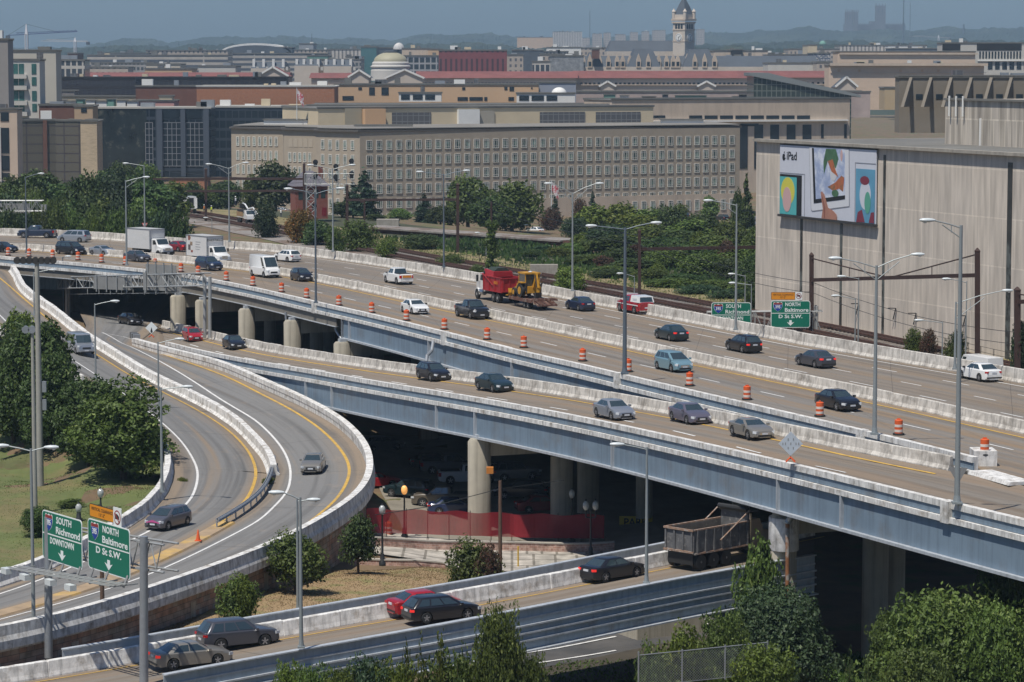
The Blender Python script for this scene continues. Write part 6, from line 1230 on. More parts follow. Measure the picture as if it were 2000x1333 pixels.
def flagpole(x,yt,yb,d,label,fy=None):
 p=atd(x,yb,d);h=(yb-yt)/F*d;t=empty('flagpole',p,0,label,'flagpole','flagpoles');mb=MB();mb.tube((0,0,0),(0,0,h),.12,.07,8);mb.build('pole',m_lamp,t)
 mb=MB();mb.loft([[V((.1+k*.35,.12*sin(k*1.4),h-.4-k*.35)),V((.1+k*.35,.12*sin(k*1.4),h-2.6-k*.55))]for k in range(6)],closed=False);mb.build('flag',mat('flag_cloth',(.45,.08,.1),.9,col2=(.6,.58,.58),n2=(1.2,.45,.55)),t,fix=False)
flagpole(580,172,234,770,'flagpole on the roof of the office building');flagpole(1077,352,415,735,'flagpole in front of the office building with a limp flag')
def simple(x0,x1,yt,yb,d,th,m,label,cat='rooftop block',name='rooftop_block',ex=None):return bldg(x0,x1,yt,d,th,m,label,yb=yb,cat=cat,name=name,parapet=.25,extra=ex)
simple(693,803,244,266,745,6,m_whitep,'white rooftop box above the left corner of the office windows');simple(515,616,233,255,772,6,m_whitep,'white rooftop box at the far left wing of the office');simple(1292,1374,233,256,790,6,m_whitep,'white rooftop box at the right end of the office roof')
bldg(621,1276,209,764,30,m_pent,'long cream penthouse with louvre panels above the office building',d1=803,name='office_building',extra=px_rects([(766,842,220,258,m_louv,'louvre_panel'),(1054,1142,219,258,m_louv,'louvre_panel'),(1163,1250,219,258,m_louv,'louvre_panel'),(893,934,214,262,m_whitep,'white_panel',1.2),(935,965,217,258,mat('pale_grey_panel',(.36,.33,.27),.9),'grey_or_shaded_panel',.3),(708,748,213,244,mat('orange_plaster',(.55,.35,.2),.9),'stair_block',2.5),(674,707,212,252,mat('cream_painted_shade',(.34,.3,.22),.9),'grey_or_shaded_panel',.3),(1148,1158,242,254,m_whitep,'door')]))  # left panel is a darker copy of the cream, shade put into its colour
def rail_(x0,x1,y,d,label):
 A=atd(x0,y,d);B=atd(x1,y,d+20);t=empty('roof_railing',A,0,label,'railing');b=B-A;mb=MB()
 mb.beam((0,0,1.1),b+Z*1.1,.06);mb.build('rail',m_galv,t)
 for k in range(24):mb=MB();mb.beam(b*(k/23),b*(k/23)+Z*1.1,.05);mb.build('post',m_galv,t)
rail_(800,1250,261,752,'thin railing along the office roof')
bldg(1195,1660,193,900,60,m_limestone,'pale limestone office with dark window bays right of the grey office',d1=930,name='office_building',extra=px_rects([(1345+30*k,1370+30*k,226,233)for k in range(8)]+[(1275,1298,226,231),(1445,1480,242,247),(1380,1396,242,247)]+[(1275,1652,235,238,m_whitep,'white_ledge',1.2)]+[(x,x+17,244,330)for x in(1442,1472,1503,1535,1566)]+[(1602,1607,243,270),(1647,1652,243,270)]))
m_ware=stonemat('warehouse_panels',(.62,.545,.455),(.575,.51,.435),(.72,.635,.53),3.6,5.2,1.3,sy=.12,ms=.014,off=0,lo=.74,hi=1.12)
m_ware2=stonemat('tier_panels',(.52,.46,.38),(.45,.40,.34),(.64,.57,.47),1.8,4.4,1.2,sy=.07,ms=.02,off=0,lo=.55,hi=1.25)
def facebox(P,z0,z1,depth,m,name,parent,back=V((.78,.62,0))):
 """building mass from a front line P (two points), with UV on the front in metres"""
 a,b=P;ux=(b-a).normalized();nb=V((-ux.y,ux.x,0))*depth;vs=[V((*p.xy,z))for z in(z0,z1)for p in(a,b,b+nb,a+nb)]
 mb=MB();mb.add(vs,[(0,1,5,4),(1,2,6,5),(2,3,7,6),(3,0,4,7),(4,5,6,7)]);o=mb.build(name,m,parent,fix=False);uvl=o.data.uv_layers.new(name='UVMap')
 L_=[(b-a).length,depth]
 for poly_ in o.data.polygons:
  k=poly_.index
  for li in poly_.loop_indices:
   co=o.data.vertices[o.data.loops[li].vertex_index].co;uvl.data[li].uv=((co-vs[0]).dot(ux)+(co-vs[0]).dot(nb.normalized()),co.z)
 return o
WA=atd(1475,590,360);WB=atd(2000,712,299);wdir=(WB-WA).xy.to_3d().normalized();WB2=WA+wdir*125;WA.z=WB2.z=0
t=empty('warehouse_building',WA,0,'huge windowless concrete warehouse with a billboard at the right','warehouse');l_=lambda p:p-WA
ZT=HC-9.25;o=facebox((l_(WA),l_(WB2)),3,ZT,62,m_ware,'wall',t)
wn=V((wdir.y,-wdir.x,0))
def wu(x,off=0.):
 u=(x-1000)/F;return(WA.y*u-WA.x)/(wdir.x-wdir.y*u)
mb=MB();mb.beam(wn*.1+Z*(ZT+.003),wdir*125+wn*.1+Z*(ZT+.003),.9,.35);mb.build('coping',m_conc,t)
mb=MB();nb=V((-wdir.y,wdir.x,0));mb.poly([wdir*1+nb*.6+Z*(ZT+.02),wdir*124+nb*.6+Z*(ZT+.02),wdir*124+nb*61+Z*(ZT+.02),wdir*1+nb*61+Z*(ZT+.02)]);mb.build('roof',m_roofg,t)
for x0,x1 in((1564,1568.5),(1642,1646.5),(1725,1729.5),(1968,1977)):
 u0,u1=wu(x0),wu(x1);mb=MB();mb.add([wdir*u+wn*k+Z*z for z in(5,ZT-.9)for u,k in((u0,.05),(u1,.05),(u1,.0),(u0,.0))],[(0,1,5,4),(4,5,6,7),(1,2,6,5),(3,0,4,7)]);mb.build('window_slot',mat('slot_glass',(.05,.05,.045),.3,nz=.5,ns=.6,col2=(.12,.13,.12),n2=(.3,.5,.55)),t,fix=False)
ta=wdir*wu(1655)+nb*13;tb=wdir*123+nb*13;zt2=33.1
facebox((ta,tb),ZT+.02,zt2,40,m_ware2,'upper_tier',t);mb=MB();mb.beam(ta-nb*-.2+Z*zt2,tb-nb*-.2+Z*zt2,1,.25);mb.build('tier_coping',m_roofg,t)
for x,z0,z1,w_,m in((1837,.3,3.0,1.5,m_galv),(1941,.3,3.0,.9,m_whitep),(1658,0,3.2,.3,m_whitep)):
 u=wu(x);mb=MB();c=wdir*(u+8)+nb*12.95;mb.beam(c+Z*(ZT+z0+(z1-z0)/2)-wdir*w_/2,c+Z*(ZT+z0+(z1-z0)/2)+wdir*w_/2,.15,z1-z0);mb.build('door',m,t)
for k in range(3):
 mb=MB();c=wdir*(wu(1657)+1.2+k*1.6)+nb*12.7;mb.tube(c+Z*(zt2-2),c+Z*(zt2+.4),.12,n=8);o=mb.build('antenna_panel',m_whitep,t)
for x in(1885,1903,1925):
 c=wdir*(wu(x)+9)+nb*12.8;mb=MB();mb.beam(c+Z*(zt2-1.2),c+Z*(zt2-2.4)-wdir*.3,.12);mb.build('wall_lamp',m_iron,t)
for x in(1588,1680,1753,1793,1890):
 c=WA+wdir*wu(x)+wn*.5;z=HC-(575-130)*c.y/F if x<1640 else HC-(({1680:598,1753:607,1793:617,1890:622}[x])-130)*c.y/F
 tt=empty('wall_lamp',V((c.x,c.y,z)),0,'small dark lamp on the warehouse wall '+{1588:'left of the portal',1680:'behind the paired small lamps',1753:'right of the wide lamp',1793:'with a white camera',1890:'right of the tallest lamp'}[x],'wall lamp','dark lamps on the warehouse wall');mb=MB();mb.beam((-.5,0,.3),(.4,0,.3),.1);mb.beam((.4,0,.3),(.1,0,-1.0),.12);mb.build('bracket',m_iron,tt)
u0,u1=wu(1527.5),wu(1715.5);c0=WA+wdir*u0+wn*.35;c1=WA+wdir*u1+wn*.35;z1=atd(1528,285,c0.y).z;z0=atd(1527,420,c0.y).z;zz1=atd(1715,292,c1.y).z;zz0=atd(1717,436,c1.y).z;zt_,zb_=(z1+zz1)/2,(z0+zz0)/2
bw,bh=(c1-c0).length,zt_-zb_;b=empty('billboard',V((c0.x,c0.y,zb_)),atan2(wdir.y,wdir.x),'large white iPad billboard on the warehouse wall','billboard')
m_bw=mat('billboard_white',(.60,.62,.68),.6,nz=.04);sub(b,'sheet',m_bw,0,bw,0,bh,0,.12);sub(b,'lower_frame',m_dashc,-.1,bw+.2,-.3,-.02,-.25,.2)
sub(b,'upper_frame',m_dashc,-.05,bw+.05,bh+.01,bh+.12,-.02,.15)
def bp(pts,y,m,nm,parent=b):return flat([(u*bw,(1-v)*bh)for u,v in pts],-y,.012).build(nm,m,parent)
R_=lambda a,c,d,e:[(a,c),(d,c),(d,e),(a,e)]
C_=lambda cx,cy,rx,ry,n=20:[(cx+rx*cos(2*pi*k/n),cy+ry*sin(2*pi*k/n))for k in range(n)]
m_ink=mat('ink_black',(.012,.012,.014),.6);m_lgrey=mat('print_grey',(.28,.29,.33),.6);m_teal=mat('print_teal',(.09,.42,.42),.6);m_ylw=mat('print_yellow',(.62,.58,.08),.6);m_pk=mat('print_pink',(.58,.38,.36),.6);m_sky2=mat('print_sky',(.38,.46,.66),.6,nz=.3,ns=.5,col2=(.6,.64,.72),n2=(.5,.45,.6));m_org=mat('print_orange',(.5,.15,.06),.6,nz=.4,ns=1,col2=(.2,.12,.06),n2=(1,.5,.6));m_grn=mat('print_green',(.07,.16,.08),.6,nz=.4,ns=1);m_hand=mat('print_skin',(.42,.2,.14),.6,nz=.2,ns=.6);m_dred=mat('print_red',(.2,.03,.05),.6)
fit(text_mesh('iPad',bh*.165,'banner_lettering',m_ink,b,(bw*.132,-.03,bh*.845),bold=.02),bw*.108)
bp(C_(.042,.175,.0135,.048),.02,m_ink,'apple_logo');bp(C_(.050,.175,.0105,.044),.024,m_ink,'apple_logo_half');bp(C_(.0635,.168,.006,.02),.036,m_bw,'apple_bite');bp([(.046,.12),(.05,.095),(.056,.09),(.052,.115)],.03,m_ink,'apple_leaf')
bp(R_(.0,.395,.277,.405),.02,m_lgrey,'tablet_edge');bp(R_(.272,.405,.277,1.),.02,m_lgrey,'tablet_edge')
bp(R_(.004,.42,.243,.998),.03,m_ink,'dark_screen');bp(R_(.006,.455,.19,.995),.045,m_teal,'plain_picture');bp(C_(.095,.66,.075,.20),.06,m_ylw,'picture_yellow_shape');bp(C_(.088,.78,.048,.18),.075,m_pk,'picture_pink_shape')
bp([(.318,.0),(.735,.0),(.745,.80),(.36,.92),(.345,.90)],.02,m_lgrey,'tablet_outline');bp([(.322,.005),(.73,.005),(.739,.79),(.362,.908),(.35,.89)],.034,mat('tablet_white',(.66,.67,.70),.6),'tablet_body')
bp([(.352,.02),(.69,.01),(.70,.705),(.377,.80)],.048,m_sky2,'tablet_screen');bp([(.352,.02),(.372,.02),(.398,.74),(.377,.80)],.062,m_ink,'screen_toolbar');bp([(.377,.745),(.70,.645),(.70,.70),(.377,.80)],.062,m_ink,'screen_toolbar')
bp([(.5,.02),(.6,.015),(.63,.15),(.6,.3),(.55,.25),(.52,.18),(.48,.38),(.475,.2)],.064,m_grn,'painted_green_shape');bp([(.52,.19),(.57,.16),(.6,.3),(.63,.4),(.56,.33)],.078,m_org,'painted_orange_shape');bp([(.52,.55),(.6,.48),(.66,.38),(.69,.4),(.68,.6),(.64,.56),(.58,.6)],.064,m_org,'painted_orange_shape');bp(C_(.6,.63,.035,.05),.078,m_grn,'painted_green_shape');bp(C_(.58,.36,.035,.1),.07,mat('print_pale',(.6,.6,.62),.6),'painted_pale_shape');bp(C_(.66,.1,.012,.08),.064,m_pk,'painted_pink_shape')
bp([(.45,.63),(.465,.62),(.49,.66),(.53,.84),(.585,.88),(.62,.93),(.62,1.),(.462,1.),(.475,.86)],.092,m_hand,'pointing_hand');bp([(.46,.66),(.475,.70),(.5,.84),(.5,.99),(.49,.99),(.485,.84)],.105,mat('print_skin_dark',(.25,.09,.06),.6),'finger_shade')
bp([(.795,.18),(1.,.18),(1.,.19),(.80,.19),(.80,1.),(.795,1.)],.02,m_lgrey,'tablet_edge');bp(R_(.805,.265,.994,.995),.034,mat('print_blue',(.12,.33,.48),.6,nz=.2,ns=.3),'plain_picture')
bp(C_(.9,.62,.055,.2),.048,m_bw,'picture_white_oval');bp(C_(.925,.72,.03,.15),.062,mat('print_sea_green',(.1,.35,.25),.6),'picture_green_shape');bp(C_(.895,.42,.045,.06),.062,m_dred,'picture_red_shape');bp([(.815,1.),(.83,.86),(.87,.82),(.9,.99)],.062,m_dred,'picture_dark_shape');bp([(.94,.99),(.96,.85),(.99,.84),(.992,.99)],.062,m_dred,'picture_dark_shape')
bp(R_(.28,.0,.284,1.),.014,m_lgrey,'sheet_seam')if False else None
m_beige=mat('beige_stone',(.56,.44,.34),.9,nz=.1,ns=.2);m_pale=mat('pale_concrete',(.54,.52,.47),.9,nz=.12,ns=.2);m_gglass=mat('green_glass',(.05,.14,.13),.1,nz=.5,ns=.25);m_greyst=mat('grey_stone',(.29,.27,.255),.9,nz=.12,ns=.3)
bldg(-80,15,75,800,30,m_greyst,'tall grey stone slab at the left edge of the photo',yb=430)
bldg(-80,33,211,700,30,m_beige,'beige tower with tall windows at the left edge',yb=440,extra=px_rects([(4,20,220,237),(4,20,250,300),(4,20,304,334),(4,20,338,350),(4,20,354,385),(2,4.5,248,388,m_pale,'white_mullion',.5)]))
bldg(-60,48,392,640,20,m_pale,'low pale concrete base left of the trees',yb=500,cat='wall',name='concrete_wall')
def balc(t,w,h,k):
 for r,(y0,y1)in enumerate(((125,145),(151,167),(178,197),(203,218))):
  px_rects([(17,51,y0,y1,m_gglass,'window'),(66,75,y0,y1,m_gglass,'window'),(28,29.5,y0,y1,m_pale,'mullion',.25),(40,41,y0,y1,m_pale,'mullion',.25)])(t,w,h,k);px_rects([(15,57,y1+1,y1+9,m_pale,'balcony_front',1.2)])(t,w,h,k)
bldg(15,77,115,862,26,m_pale,'pale apartment block with green glass windows and balconies',yb=420,extra=balc)
bldg(15,109,97,905,20,mat('cream_block',(.5,.47,.4),.9,nz=.1,ns=.1),'cream concrete rooftop block behind the apartment block',yb=300)
m_grid=gridmat('brown_window_grid',(.05,.04,.042),(.115,.105,.085),4.6,2.55,4.2,2.2,.6)
bldg(33,108,233,800,40,m_grid,'brown building with a grid of opaque dark windows',d1=802,yb=420,extra=px_rects([(32,36,235,400,m_dbrick,'corner_pier',.5),(86,94,235,400,m_dbrick,'middle_pier',.6)]))
bldg(108,157,233,802,30,m_grid,'brown gridded building wing beside the tan concrete pillar',d1=800,yb=420)
bldg(157,189,234,795,14,mat('tan_concrete_bands',(.55,.43,.29),.9,nz=.12,ns=.2,st=.3,sts=(.4,.4,3)),'tall tan concrete stair tower with horizontal bands',yb=420);bldg(145,181,205,810,10,mat('tan_brick',(.42,.30,.19),.9,nz=.1),'small tan brick block with one window on top of the stair tower',yb=236,extra=px_rects([(161,172,211,220)]))
bldg(76,150,203,860,30,m_dbrick,'low dark red brick building behind the brown gridded one',yb=300)
m_dgm=gridmat('blue_glass_wall',(.035,.045,.06),(.012,.02,.028),2.2,3.4,1.9,2.4,.3)
t=bldg(189,286,209,952,40,mat('mirror_glass',(.02,.028,.03),.12,nz=.8,ns=.15,col2=(.10,.10,.08),n2=(.3,.55,.7)),'dark mirror glass building with wavy painted reflections',d1=950,yb=390,roof=m_pale)  # reflections put into the glass colour as paler noise patches
m_frame=mat('pale_frame',(.25,.26,.28),.7)
def bays(t,w,h,k):
 px_rects([(286,300,240,345,m_dglass,'window_bay'),(320,355,240,325,m_dglass,'window_bay'),(365,399,240,325,m_dglass,'window_bay'),(335,356,335,346,m_dglass,'window_bay'),(365,399,335,346,m_dglass,'window_bay'),(320,352,216,232,m_dglass,'window_bay'),(364,396,216,232,m_dglass,'window_bay')])(t,w,h,k)
 r=[(308,319,214,345,mat('blue_pier',(.07,.085,.11),.5),'pier',1.0),(355,364,214,345,MATS['blue_pier']if 'blue_pier' in MATS else None,'pier',1.0),(399,410,214,345,MATS['blue_pier']if 'blue_pier' in MATS else None,'pier',1.0)]
 for xa,xb in((320,355),(365,399),(286,300)):
  n_=4 if xb-xa>20 else 2
  for i in range(n_+1):r.append((xa+(xb-xa)*i/n_-.5,xa+(xb-xa)*i/n_+.5,240,325,m_frame,'mullion',.3))
  for i in range(8):y=240+i*12.1;r.append((xa,xb,y-.5,y+.5,m_frame,'transom',.26))
 px_rects(r)(t,w,h,k)
mat('blue_pier',(.07,.085,.11),.5)
bldg(286,411,209,948,40,m_dgm,'dark blue glass building with white gridded window bays',yb=346,roof=m_pale,extra=bays);sub_=bldg(330,405,347,946,10,m_orbrick,'red brick base under the dark blue glass building',yb=385,extra=px_rects([(368,376,358,368)]))
bldg(411,622,207,975,40,m_dgm,'dark glass wing behind the office building',yb=345,roof=m_pale,extra=px_rects([(558,600,216,228,m_pale,'painted_room_light',.2),(410,413,209,345,m_pale,'white_corner_post',.5)]))  # room light is painted as a plain pale panel, nothing glows
bldg(76,265,150,1180,60,m_black,'long black flat roofed building at left',yb=240,roof=mat('black_roof',(.03,.027,.028),.9));bldg(265,563,150,1200,60,m_black,'black building stretching behind the orange brick one',yb=240,roof=MATS['black_roof'])
bldg(77,265,187,1060,40,mat('sand_roof',(.36,.31,.22),.9),'low sand coloured roof in front of the black building',yb=240);bldg(95,145,176,1090,10,mat('mottled_grey',(.22,.2,.19),.9,nz=.4,ns=.5),'mottled grey rooftop screen in front of the black building',yb=200)
bldg(265,384,167,1030,30,m_dbrick,'dark brown brick building beside the orange brick one',yb=240);bldg(384,653,167,1010,30,m_orbrick,'orange brick building without windows',yb=240,roof=m_pale)  # left building has one even dark brick colour
bldg(260,340,195,985,14,mat('pink_plaster',(.52,.28,.25),.9),'pink rooftop wall in front of the brick building',yb=225);bldg(311,336,186,990,6,m_pent,'small cream rooftop hut with a mast',yb=205)
for k in range(9):x=88+k*20;bldg(x,x+14+(k%3)*3,193+(k%3)*2,980,6,(m_copper,m_whitep,m_whitep)[k%3],('green','white','pale')[k%3]+' rooftop machine, number counted from the left: '+('first','second','third','fourth','fifth','sixth','seventh','eighth','ninth')[k],yb=209,cat='rooftop machine',name='rooftop_machine',parapet=.2)
bldg(653,1052,164,1050,40,m_tanw,'long plain tan building with a few dark window slots',yb=240,extra=px_rects([(670,692,188,196),(701,708,171,176),(722,733,171,186),(746,760,171,186),(822,830,169,180,m_louv,'vent'),(894,914,190,197),(917,943,190,197),(946,952,190,197),(903,909,171,176),(985,991,170,176),(995,1004,170,178),(993,1004,190,197),(1037,1040,171,174)]))
bldg(779,862,180,1035,6,m_whitep,'white bay with glass between piers on the tan building',yb=199,extra=px_rects([(784,801,185,195),(807,826,185,195),(831,850,185,195)]));bldg(1009,1123,181,1030,12,m_whitep,'white rooftop building with windows under a small white dome',yb=202,extra=px_rects([(1014,1033,187,197),(1038,1062,187,197),(1067,1088,187,197)]))
def dome(x,yb,r_px,h_px,d,m,label,rib=None,name='dome'):
 p=atd(x,yb,d);s=d/F;r=r_px*s;h=h_px*s;mb=MB();mb.lathe([(r*cos(a),h*sin(a))for a in[pi/2*k/10 for k in range(11)]][:-1]+[(.05,h)],28);t=empty(name,p,0,label,'dome');mb.build('shell',m,t,smooth=60);return t,r,h
dome(1092,184,15,13,1036,m_whitep,'small white dome on the white rooftop building')
bldg(1050,1125,160,1090,20,mat('blue_grey_roof',(.27,.3,.36),.7),'low blue grey roof left of the white dome',yb=200)
bldg(600,1215,204,940,40,mat('brown_roof_band',(.2,.15,.12),.9,nz=.2,ns=.1),'flat brown roof behind the cream penthouse',yb=240);bldg(1125,1700,178,1120,60,mat('pinkish_roof',(.42,.34,.31),.9,nz=.3,ns=.1),'flat pinkish roof with machinery behind the limestone office',yb=230)
for k,(x,w_,c)in enumerate(((1180,22,m_copper),(1212,16,m_whitep),(1255,26,m_dbrick),(1295,10,m_slate),(1320,60,m_copper),(1432,30,m_pale),(1510,12,m_galv),(1545,18,m_galv),(1570,20,m_whitep),(1445,16,m_dashc),(1478,24,m_dashc))):bldg(x,x+w_,184+k%3*2,1100-k,5,c,('copper green','white','dark red','small slate','long green','pale wide','small grey','grey','white low','black','wide black')[k]+' rooftop machine behind the limestone office',yb=198,cat='rooftop machine',name='rooftop_machine',parapet=.2)
t=empty('glass_roof_building',atd(1472,195,1000),0,'building with a long sloping grey roof over a glass wall','building');s_=1000/F
mb=MB();mb.loft([[V((0,y,-15)),V((0,y,51*s_)),V((26*s_,y,51*s_)),V((190*s_,y,8*s_)),V((190*s_,y,-15))]for y in(0,30)]);mb.build('wall',gridmat('green_glass_grid',(.14,.16,.14),(.04,.055,.05),1.7,2.2,1.4,1.9),t)
mb=MB();mb.loft([[V((-1,y,52*s_)),V((27*s_,y,52*s_)),V((208*s_,y,9*s_)),V((208*s_,y,4*s_)),V((24*s_,y,40*s_)),V((-1,y,46*s_))]for y in(-.8,31)]);mb.build('roof',mat('grey_green_roof',(.2,.22,.22),.7),t)
t=bldg(1757,2200,147,640,40,mat('brown_concrete',(.22,.19,.15),.9,nz=.15,ns=.2),'brown concrete building with a row of sloping wedge walls',yb=260)
W0=t.location.copy();s_=640/F
for k in range(8):
 x=(1777+k*39-1757)*s_;mb=MB();z1=(260-149)*s_;z0=(260-196)*s_;mb.loft([[V((x+dx_,.0,z1)),V((x+dx_-2.6,-4.5,z0-1.5)),V((x+dx_,0.,z0-1.5))]for dx_ in(0,.7)]);mb.build('wedge_wall',MATS['brown_concrete'],t);sub(t,'window',m_dglass,x+1.4,x+2.9,z0+.2,z0+1.3)
def redroof(x0,x1,yr,ye,yb,d,label,th=30,wm=None,rh=None):
 O,yaw,w,h=box_at(x0,x1,ye,d,th,215);t=empty('tiled_roof_building',O,yaw,label,'building',None);mb=MB();mb.box(0,0,0,w,th,h);mb.build('wall',wm or gridmat('stone_small_windows',(.40,.35,.30),(.08,.08,.08),3.6,50,.9,50.),t)
 hr_=(ye-yr)/F*d;mb=MB();mb.loft([[V((x,-1.2,h)),V((x,th+1.2,h)),V((x,th*.62,h+hr_)),V((x,th*.38,h+hr_))]for x in(-1,w+1)]);mb.build('roof',m_tile,t);return t
m_fed=mat('federal_stone',(.52,.45,.38),.9,nz=.1,ns=.08)
def fed(x0,x1,yr,ye,d,label,nwin=0):
 t=redroof(x0,x1,yr,ye,215,d,label,wm=m_fed);O=t.location;h=atd(x0,ye,d).z-O.z
 for k in range(nwin):x=2+k*((x1-x0)/F*d-4)/max(1,nwin-1);sub(t,'window',m_dglass,x,x+1.1,h-3.4,h-2.1)
 px_rects([(x0,x1,ye+12.5,ye+14,m_limestone,'cornice',.8)])(t,0,0,0);return t
fed(120,560,142,151,1390,'far left stretch of stone building with a red tiled roof',0);fed(608,690,143,153,1330,'red tiled roof left of the museum dome',0);fed(815,1125,140,153,1330,'long red tiled roof just right of the museum dome',44);fed(1125,1470,139,153,1345,'red tiled roof with small square windows below the clock tower',40);fed(1470,1625,139,152,1360,'right end of the long red tiled roof',14)
def gable(x0,x1,yp,yb,d,label,depth=24,m=m_slate):
 s=d/F;w=(x1-x0)*s;p=atd(x0,yb,d);h=(yb-yp)*s;t=empty('pediment',p,0,label,'gabled building');mb=MB();mb.loft([[V((0,y,-12)),V((0,y,0)),V((w/2,y,h)),V((w,y,0)),V((w,y,-12))]for y in(0,depth)]);mb.build('wall',m_fed,t)
 mb=MB();mb.beam((-.8,-.3,.2),(w/2,-.3,h+.4),.9,.8);mb.beam((w+.8,-.3,.2),(w/2,-.3,h+.4),.9,.8);mb.build('raking_cornice',m_whitep,t)
 mb=MB();mb.loft([[V((-1,y,-.1)),V((w/2,y,h+.5)),V((w+1,y,-.1)),V((w/2,y,h+.1))]for y in(.5,depth)]);mb.build('roof',m,t);return t
gable(505,560,133,150,1290,'stone gable with a red tiled roof left of the museum',m=m_tile);gable(683,720,139,152,1300,'left pediment below the museum dome');gable(755,825,138,154,1295,'right pediment below the museum dome');gable(1173,1200,161,170,1335,'small dark pediment below the red roof, left one');gable(1365,1395,161,170,1335,'small dark pediment below the red roof, right one')
p=atd(763,150,1340);s=1340/F;t=empty('museum_dome',p,0,'museum dome with a greenish gold cap on stepped white drums','dome')
mb=MB();mb.lathe([(40*s,-8*s),(39*s,0),(38.5*s,12*s),(37*s,14*s),(37*s,17*s),(39*s,18*s),(39*s,20*s),(36*s,22*s),(36*s,26*s),(34*s,29*s)],36);mb.build('drum',mat('pale_marble',(.52,.50,.46),.8,nz=.08),t,smooth=30)
mb=MB();mb.lathe([(33*s,28.5*s)]+[(33*s*cos(a),28.5*s+19*s*sin(a))for a in[radians(q)for q in range(10,80,8)]]+[(5*s,49*s),(.1,49.5*s)],36);mb.build('cap',mat('verdigris_gold',(.36,.335,.23),.6,nz=.1),t,smooth=60);mb=MB();mb.lathe([(13*s,46*s),(13*s,49*s),(11*s,50*s)],24);mb.build('crown_ring',m_slate,t)
gs=[]
PO=atd(1335,130,1650);s=1650/F;t=empty('clock_tower',V((PO.x,PO.y,ZG)),pi/4+.05,'pale stone clock tower with a pointed slate spire','clock tower');w=42*s/1.414/1.0/2*1.0;zz=lambda y:atd(1335,y,1650).z-ZG
m_gran=mat('granite',(.56,.49,.41),.9,nz=.12,ns=.3)
mb=MB();mb.box(-w,-w,0,w,w,zz(46));mb.build('shaft',m_gran,t)
for(y,e,hh)in((60,.25,.8),(46,.55,.9),(41,.8,1.1),(82,.2,.5)):mb=MB();mb.box(-w-e,-w-e,zz(y),w+e,w+e,zz(y)+hh);mb.build('cornice',m_limestone,t)
mb=MB();mb.box(-w+.2,-w+.2,zz(41)+1.1,w-.2,w-.2,zz(29));mb.build('parapet',m_gran,t)
for a in(-1,1):
 for b_ in(-1,1):mb=MB();mb.lathe([(1.05,zz(38)),(1.05,zz(24)),(1.3,zz(23.5)),(.05,zz(17))],10,(a*(w-.3),b_*(w-.3),0));mb.build('corner_turret',m_gran,t,smooth=30)
mb=MB();mb.loft([[V((a*k,b_*k,z))for a,b_ in((-1,-1),(1,-1),(1,1),(-1,1))]for k,z in((w-.4,zz(29)),(w*.52,zz(12)),(.12,zz(-7)))]);mb.build('spire',m_slate,t)
for rot in range(4):
 M=Matrix.Rotation(rot*pi/2,3,'Z')
 for k in range(3):
  x=(k-1)*w*.46;mb=MB();pts=[(x-.75,zz(58)),(x+.75,zz(58)),(x+.75,zz(50)),(x+.5,zz(48)),(x,zz(47)),(x-.5,zz(48)),(x-.75,zz(50))];mb.loft([[M@V((a,yy,b_))for a,b_ in pts]for yy in(-w,-w-.08)]);mb.build('arched_opening',m_dglass,t)
 c=zz(74);
 for r_,yy,m in((3.1,.1,m_limestone),(2.5,.2,m_whitep),(2.1,.28,mat('clock_grey',(.3,.3,.3),.7)),(1.7,.34,m_whitep)):mb=MB();mb.loft([[M@V((r_*cos(a),-w-q,c+r_*sin(a)))for a in[2*pi*k/20 for k in range(20)]]for q in(0,yy)]);mb.build('clock_face',m,t)
 mb=MB();mb.beam(M@V((0,-w-.4,c)),M@V((.9,-w-.4,c+1.0)),.2);mb.beam(M@V((0,-w-.4,c)),M@V((0,-w-.4,c-1.6)),.2);mb.build('clock_hands',m_trim,t)
def mans(x0,x1,yt,ye,yb,d,label,th=40,dorm=(),m=m_slate,nm='mansard_building'):
 s=d/F;p=atd(x0,yb,d);w=(x1-x0)*s;h=(yb-ye)*s;hr_=(ye-yt)*s;t=empty(nm,p,0,label,'building');mb=MB();mb.box(0,0,-20,w,th,h);mb.build('wall',m_gran,t)
 mb=MB();mb.loft([[V((0,0,h)),V((w,0,h)),V((w,th,h)),V((0,th,h))],[V((hr_*.45,5,h+hr_)),V((w-hr_*.45,5,h+hr_)),V((w-hr_*.45,th-5,h+hr_)),V((hr_*.45,th-5,h+hr_))]]);mb.build('roof',m,t)
 for x in dorm:
  xx=(x-x0)*s;mb=MB();mb.loft([[V((xx-1.3,yy,h-.5)),V((xx+1.3,yy,h-.5)),V((xx+1.3,yy,h+3.6)),V((xx,yy,h+7.4)),V((xx-1.3,yy,h+3.6))]for yy in(-.4,3)]);dm=mb.build('dormer',m_limestone,t);mb=MB();mb.box(xx-.8,-.5,h+.4,xx+.8,-.42,h+2.8);mb.build('dormer_window',m_dglass,dm)
 return t
mans(1128,1600,110,131,150,1600,'granite building with a slate roof and a row of pointed dormers under the clock tower',dorm=(1139,1152,1171,1188,1205,1216,1230,1247,1266,1286,1301,1314,1323,1341,1357,1376,1395))
mans(1225,1290,96,131,150,1592,'taller middle slate pavilion of the granite building',dorm=(1247,1266));mans(1333,1400,97,131,150,1592,'right slate pavilion of the granite building',dorm=(1357,1376,1395));mans(1140,1178,103,131,150,1590,'left slate pavilion of the granite building',dorm=(1152,))
t=mans(1185,1345,80,101,125,1660,'great dark hipped roof joining the clock tower')
bldg(1156,1171,95,1585,6,m_dbrick,'square brick chimney left of the dark hipped roof',yb=115,cat='chimney',name='chimney')
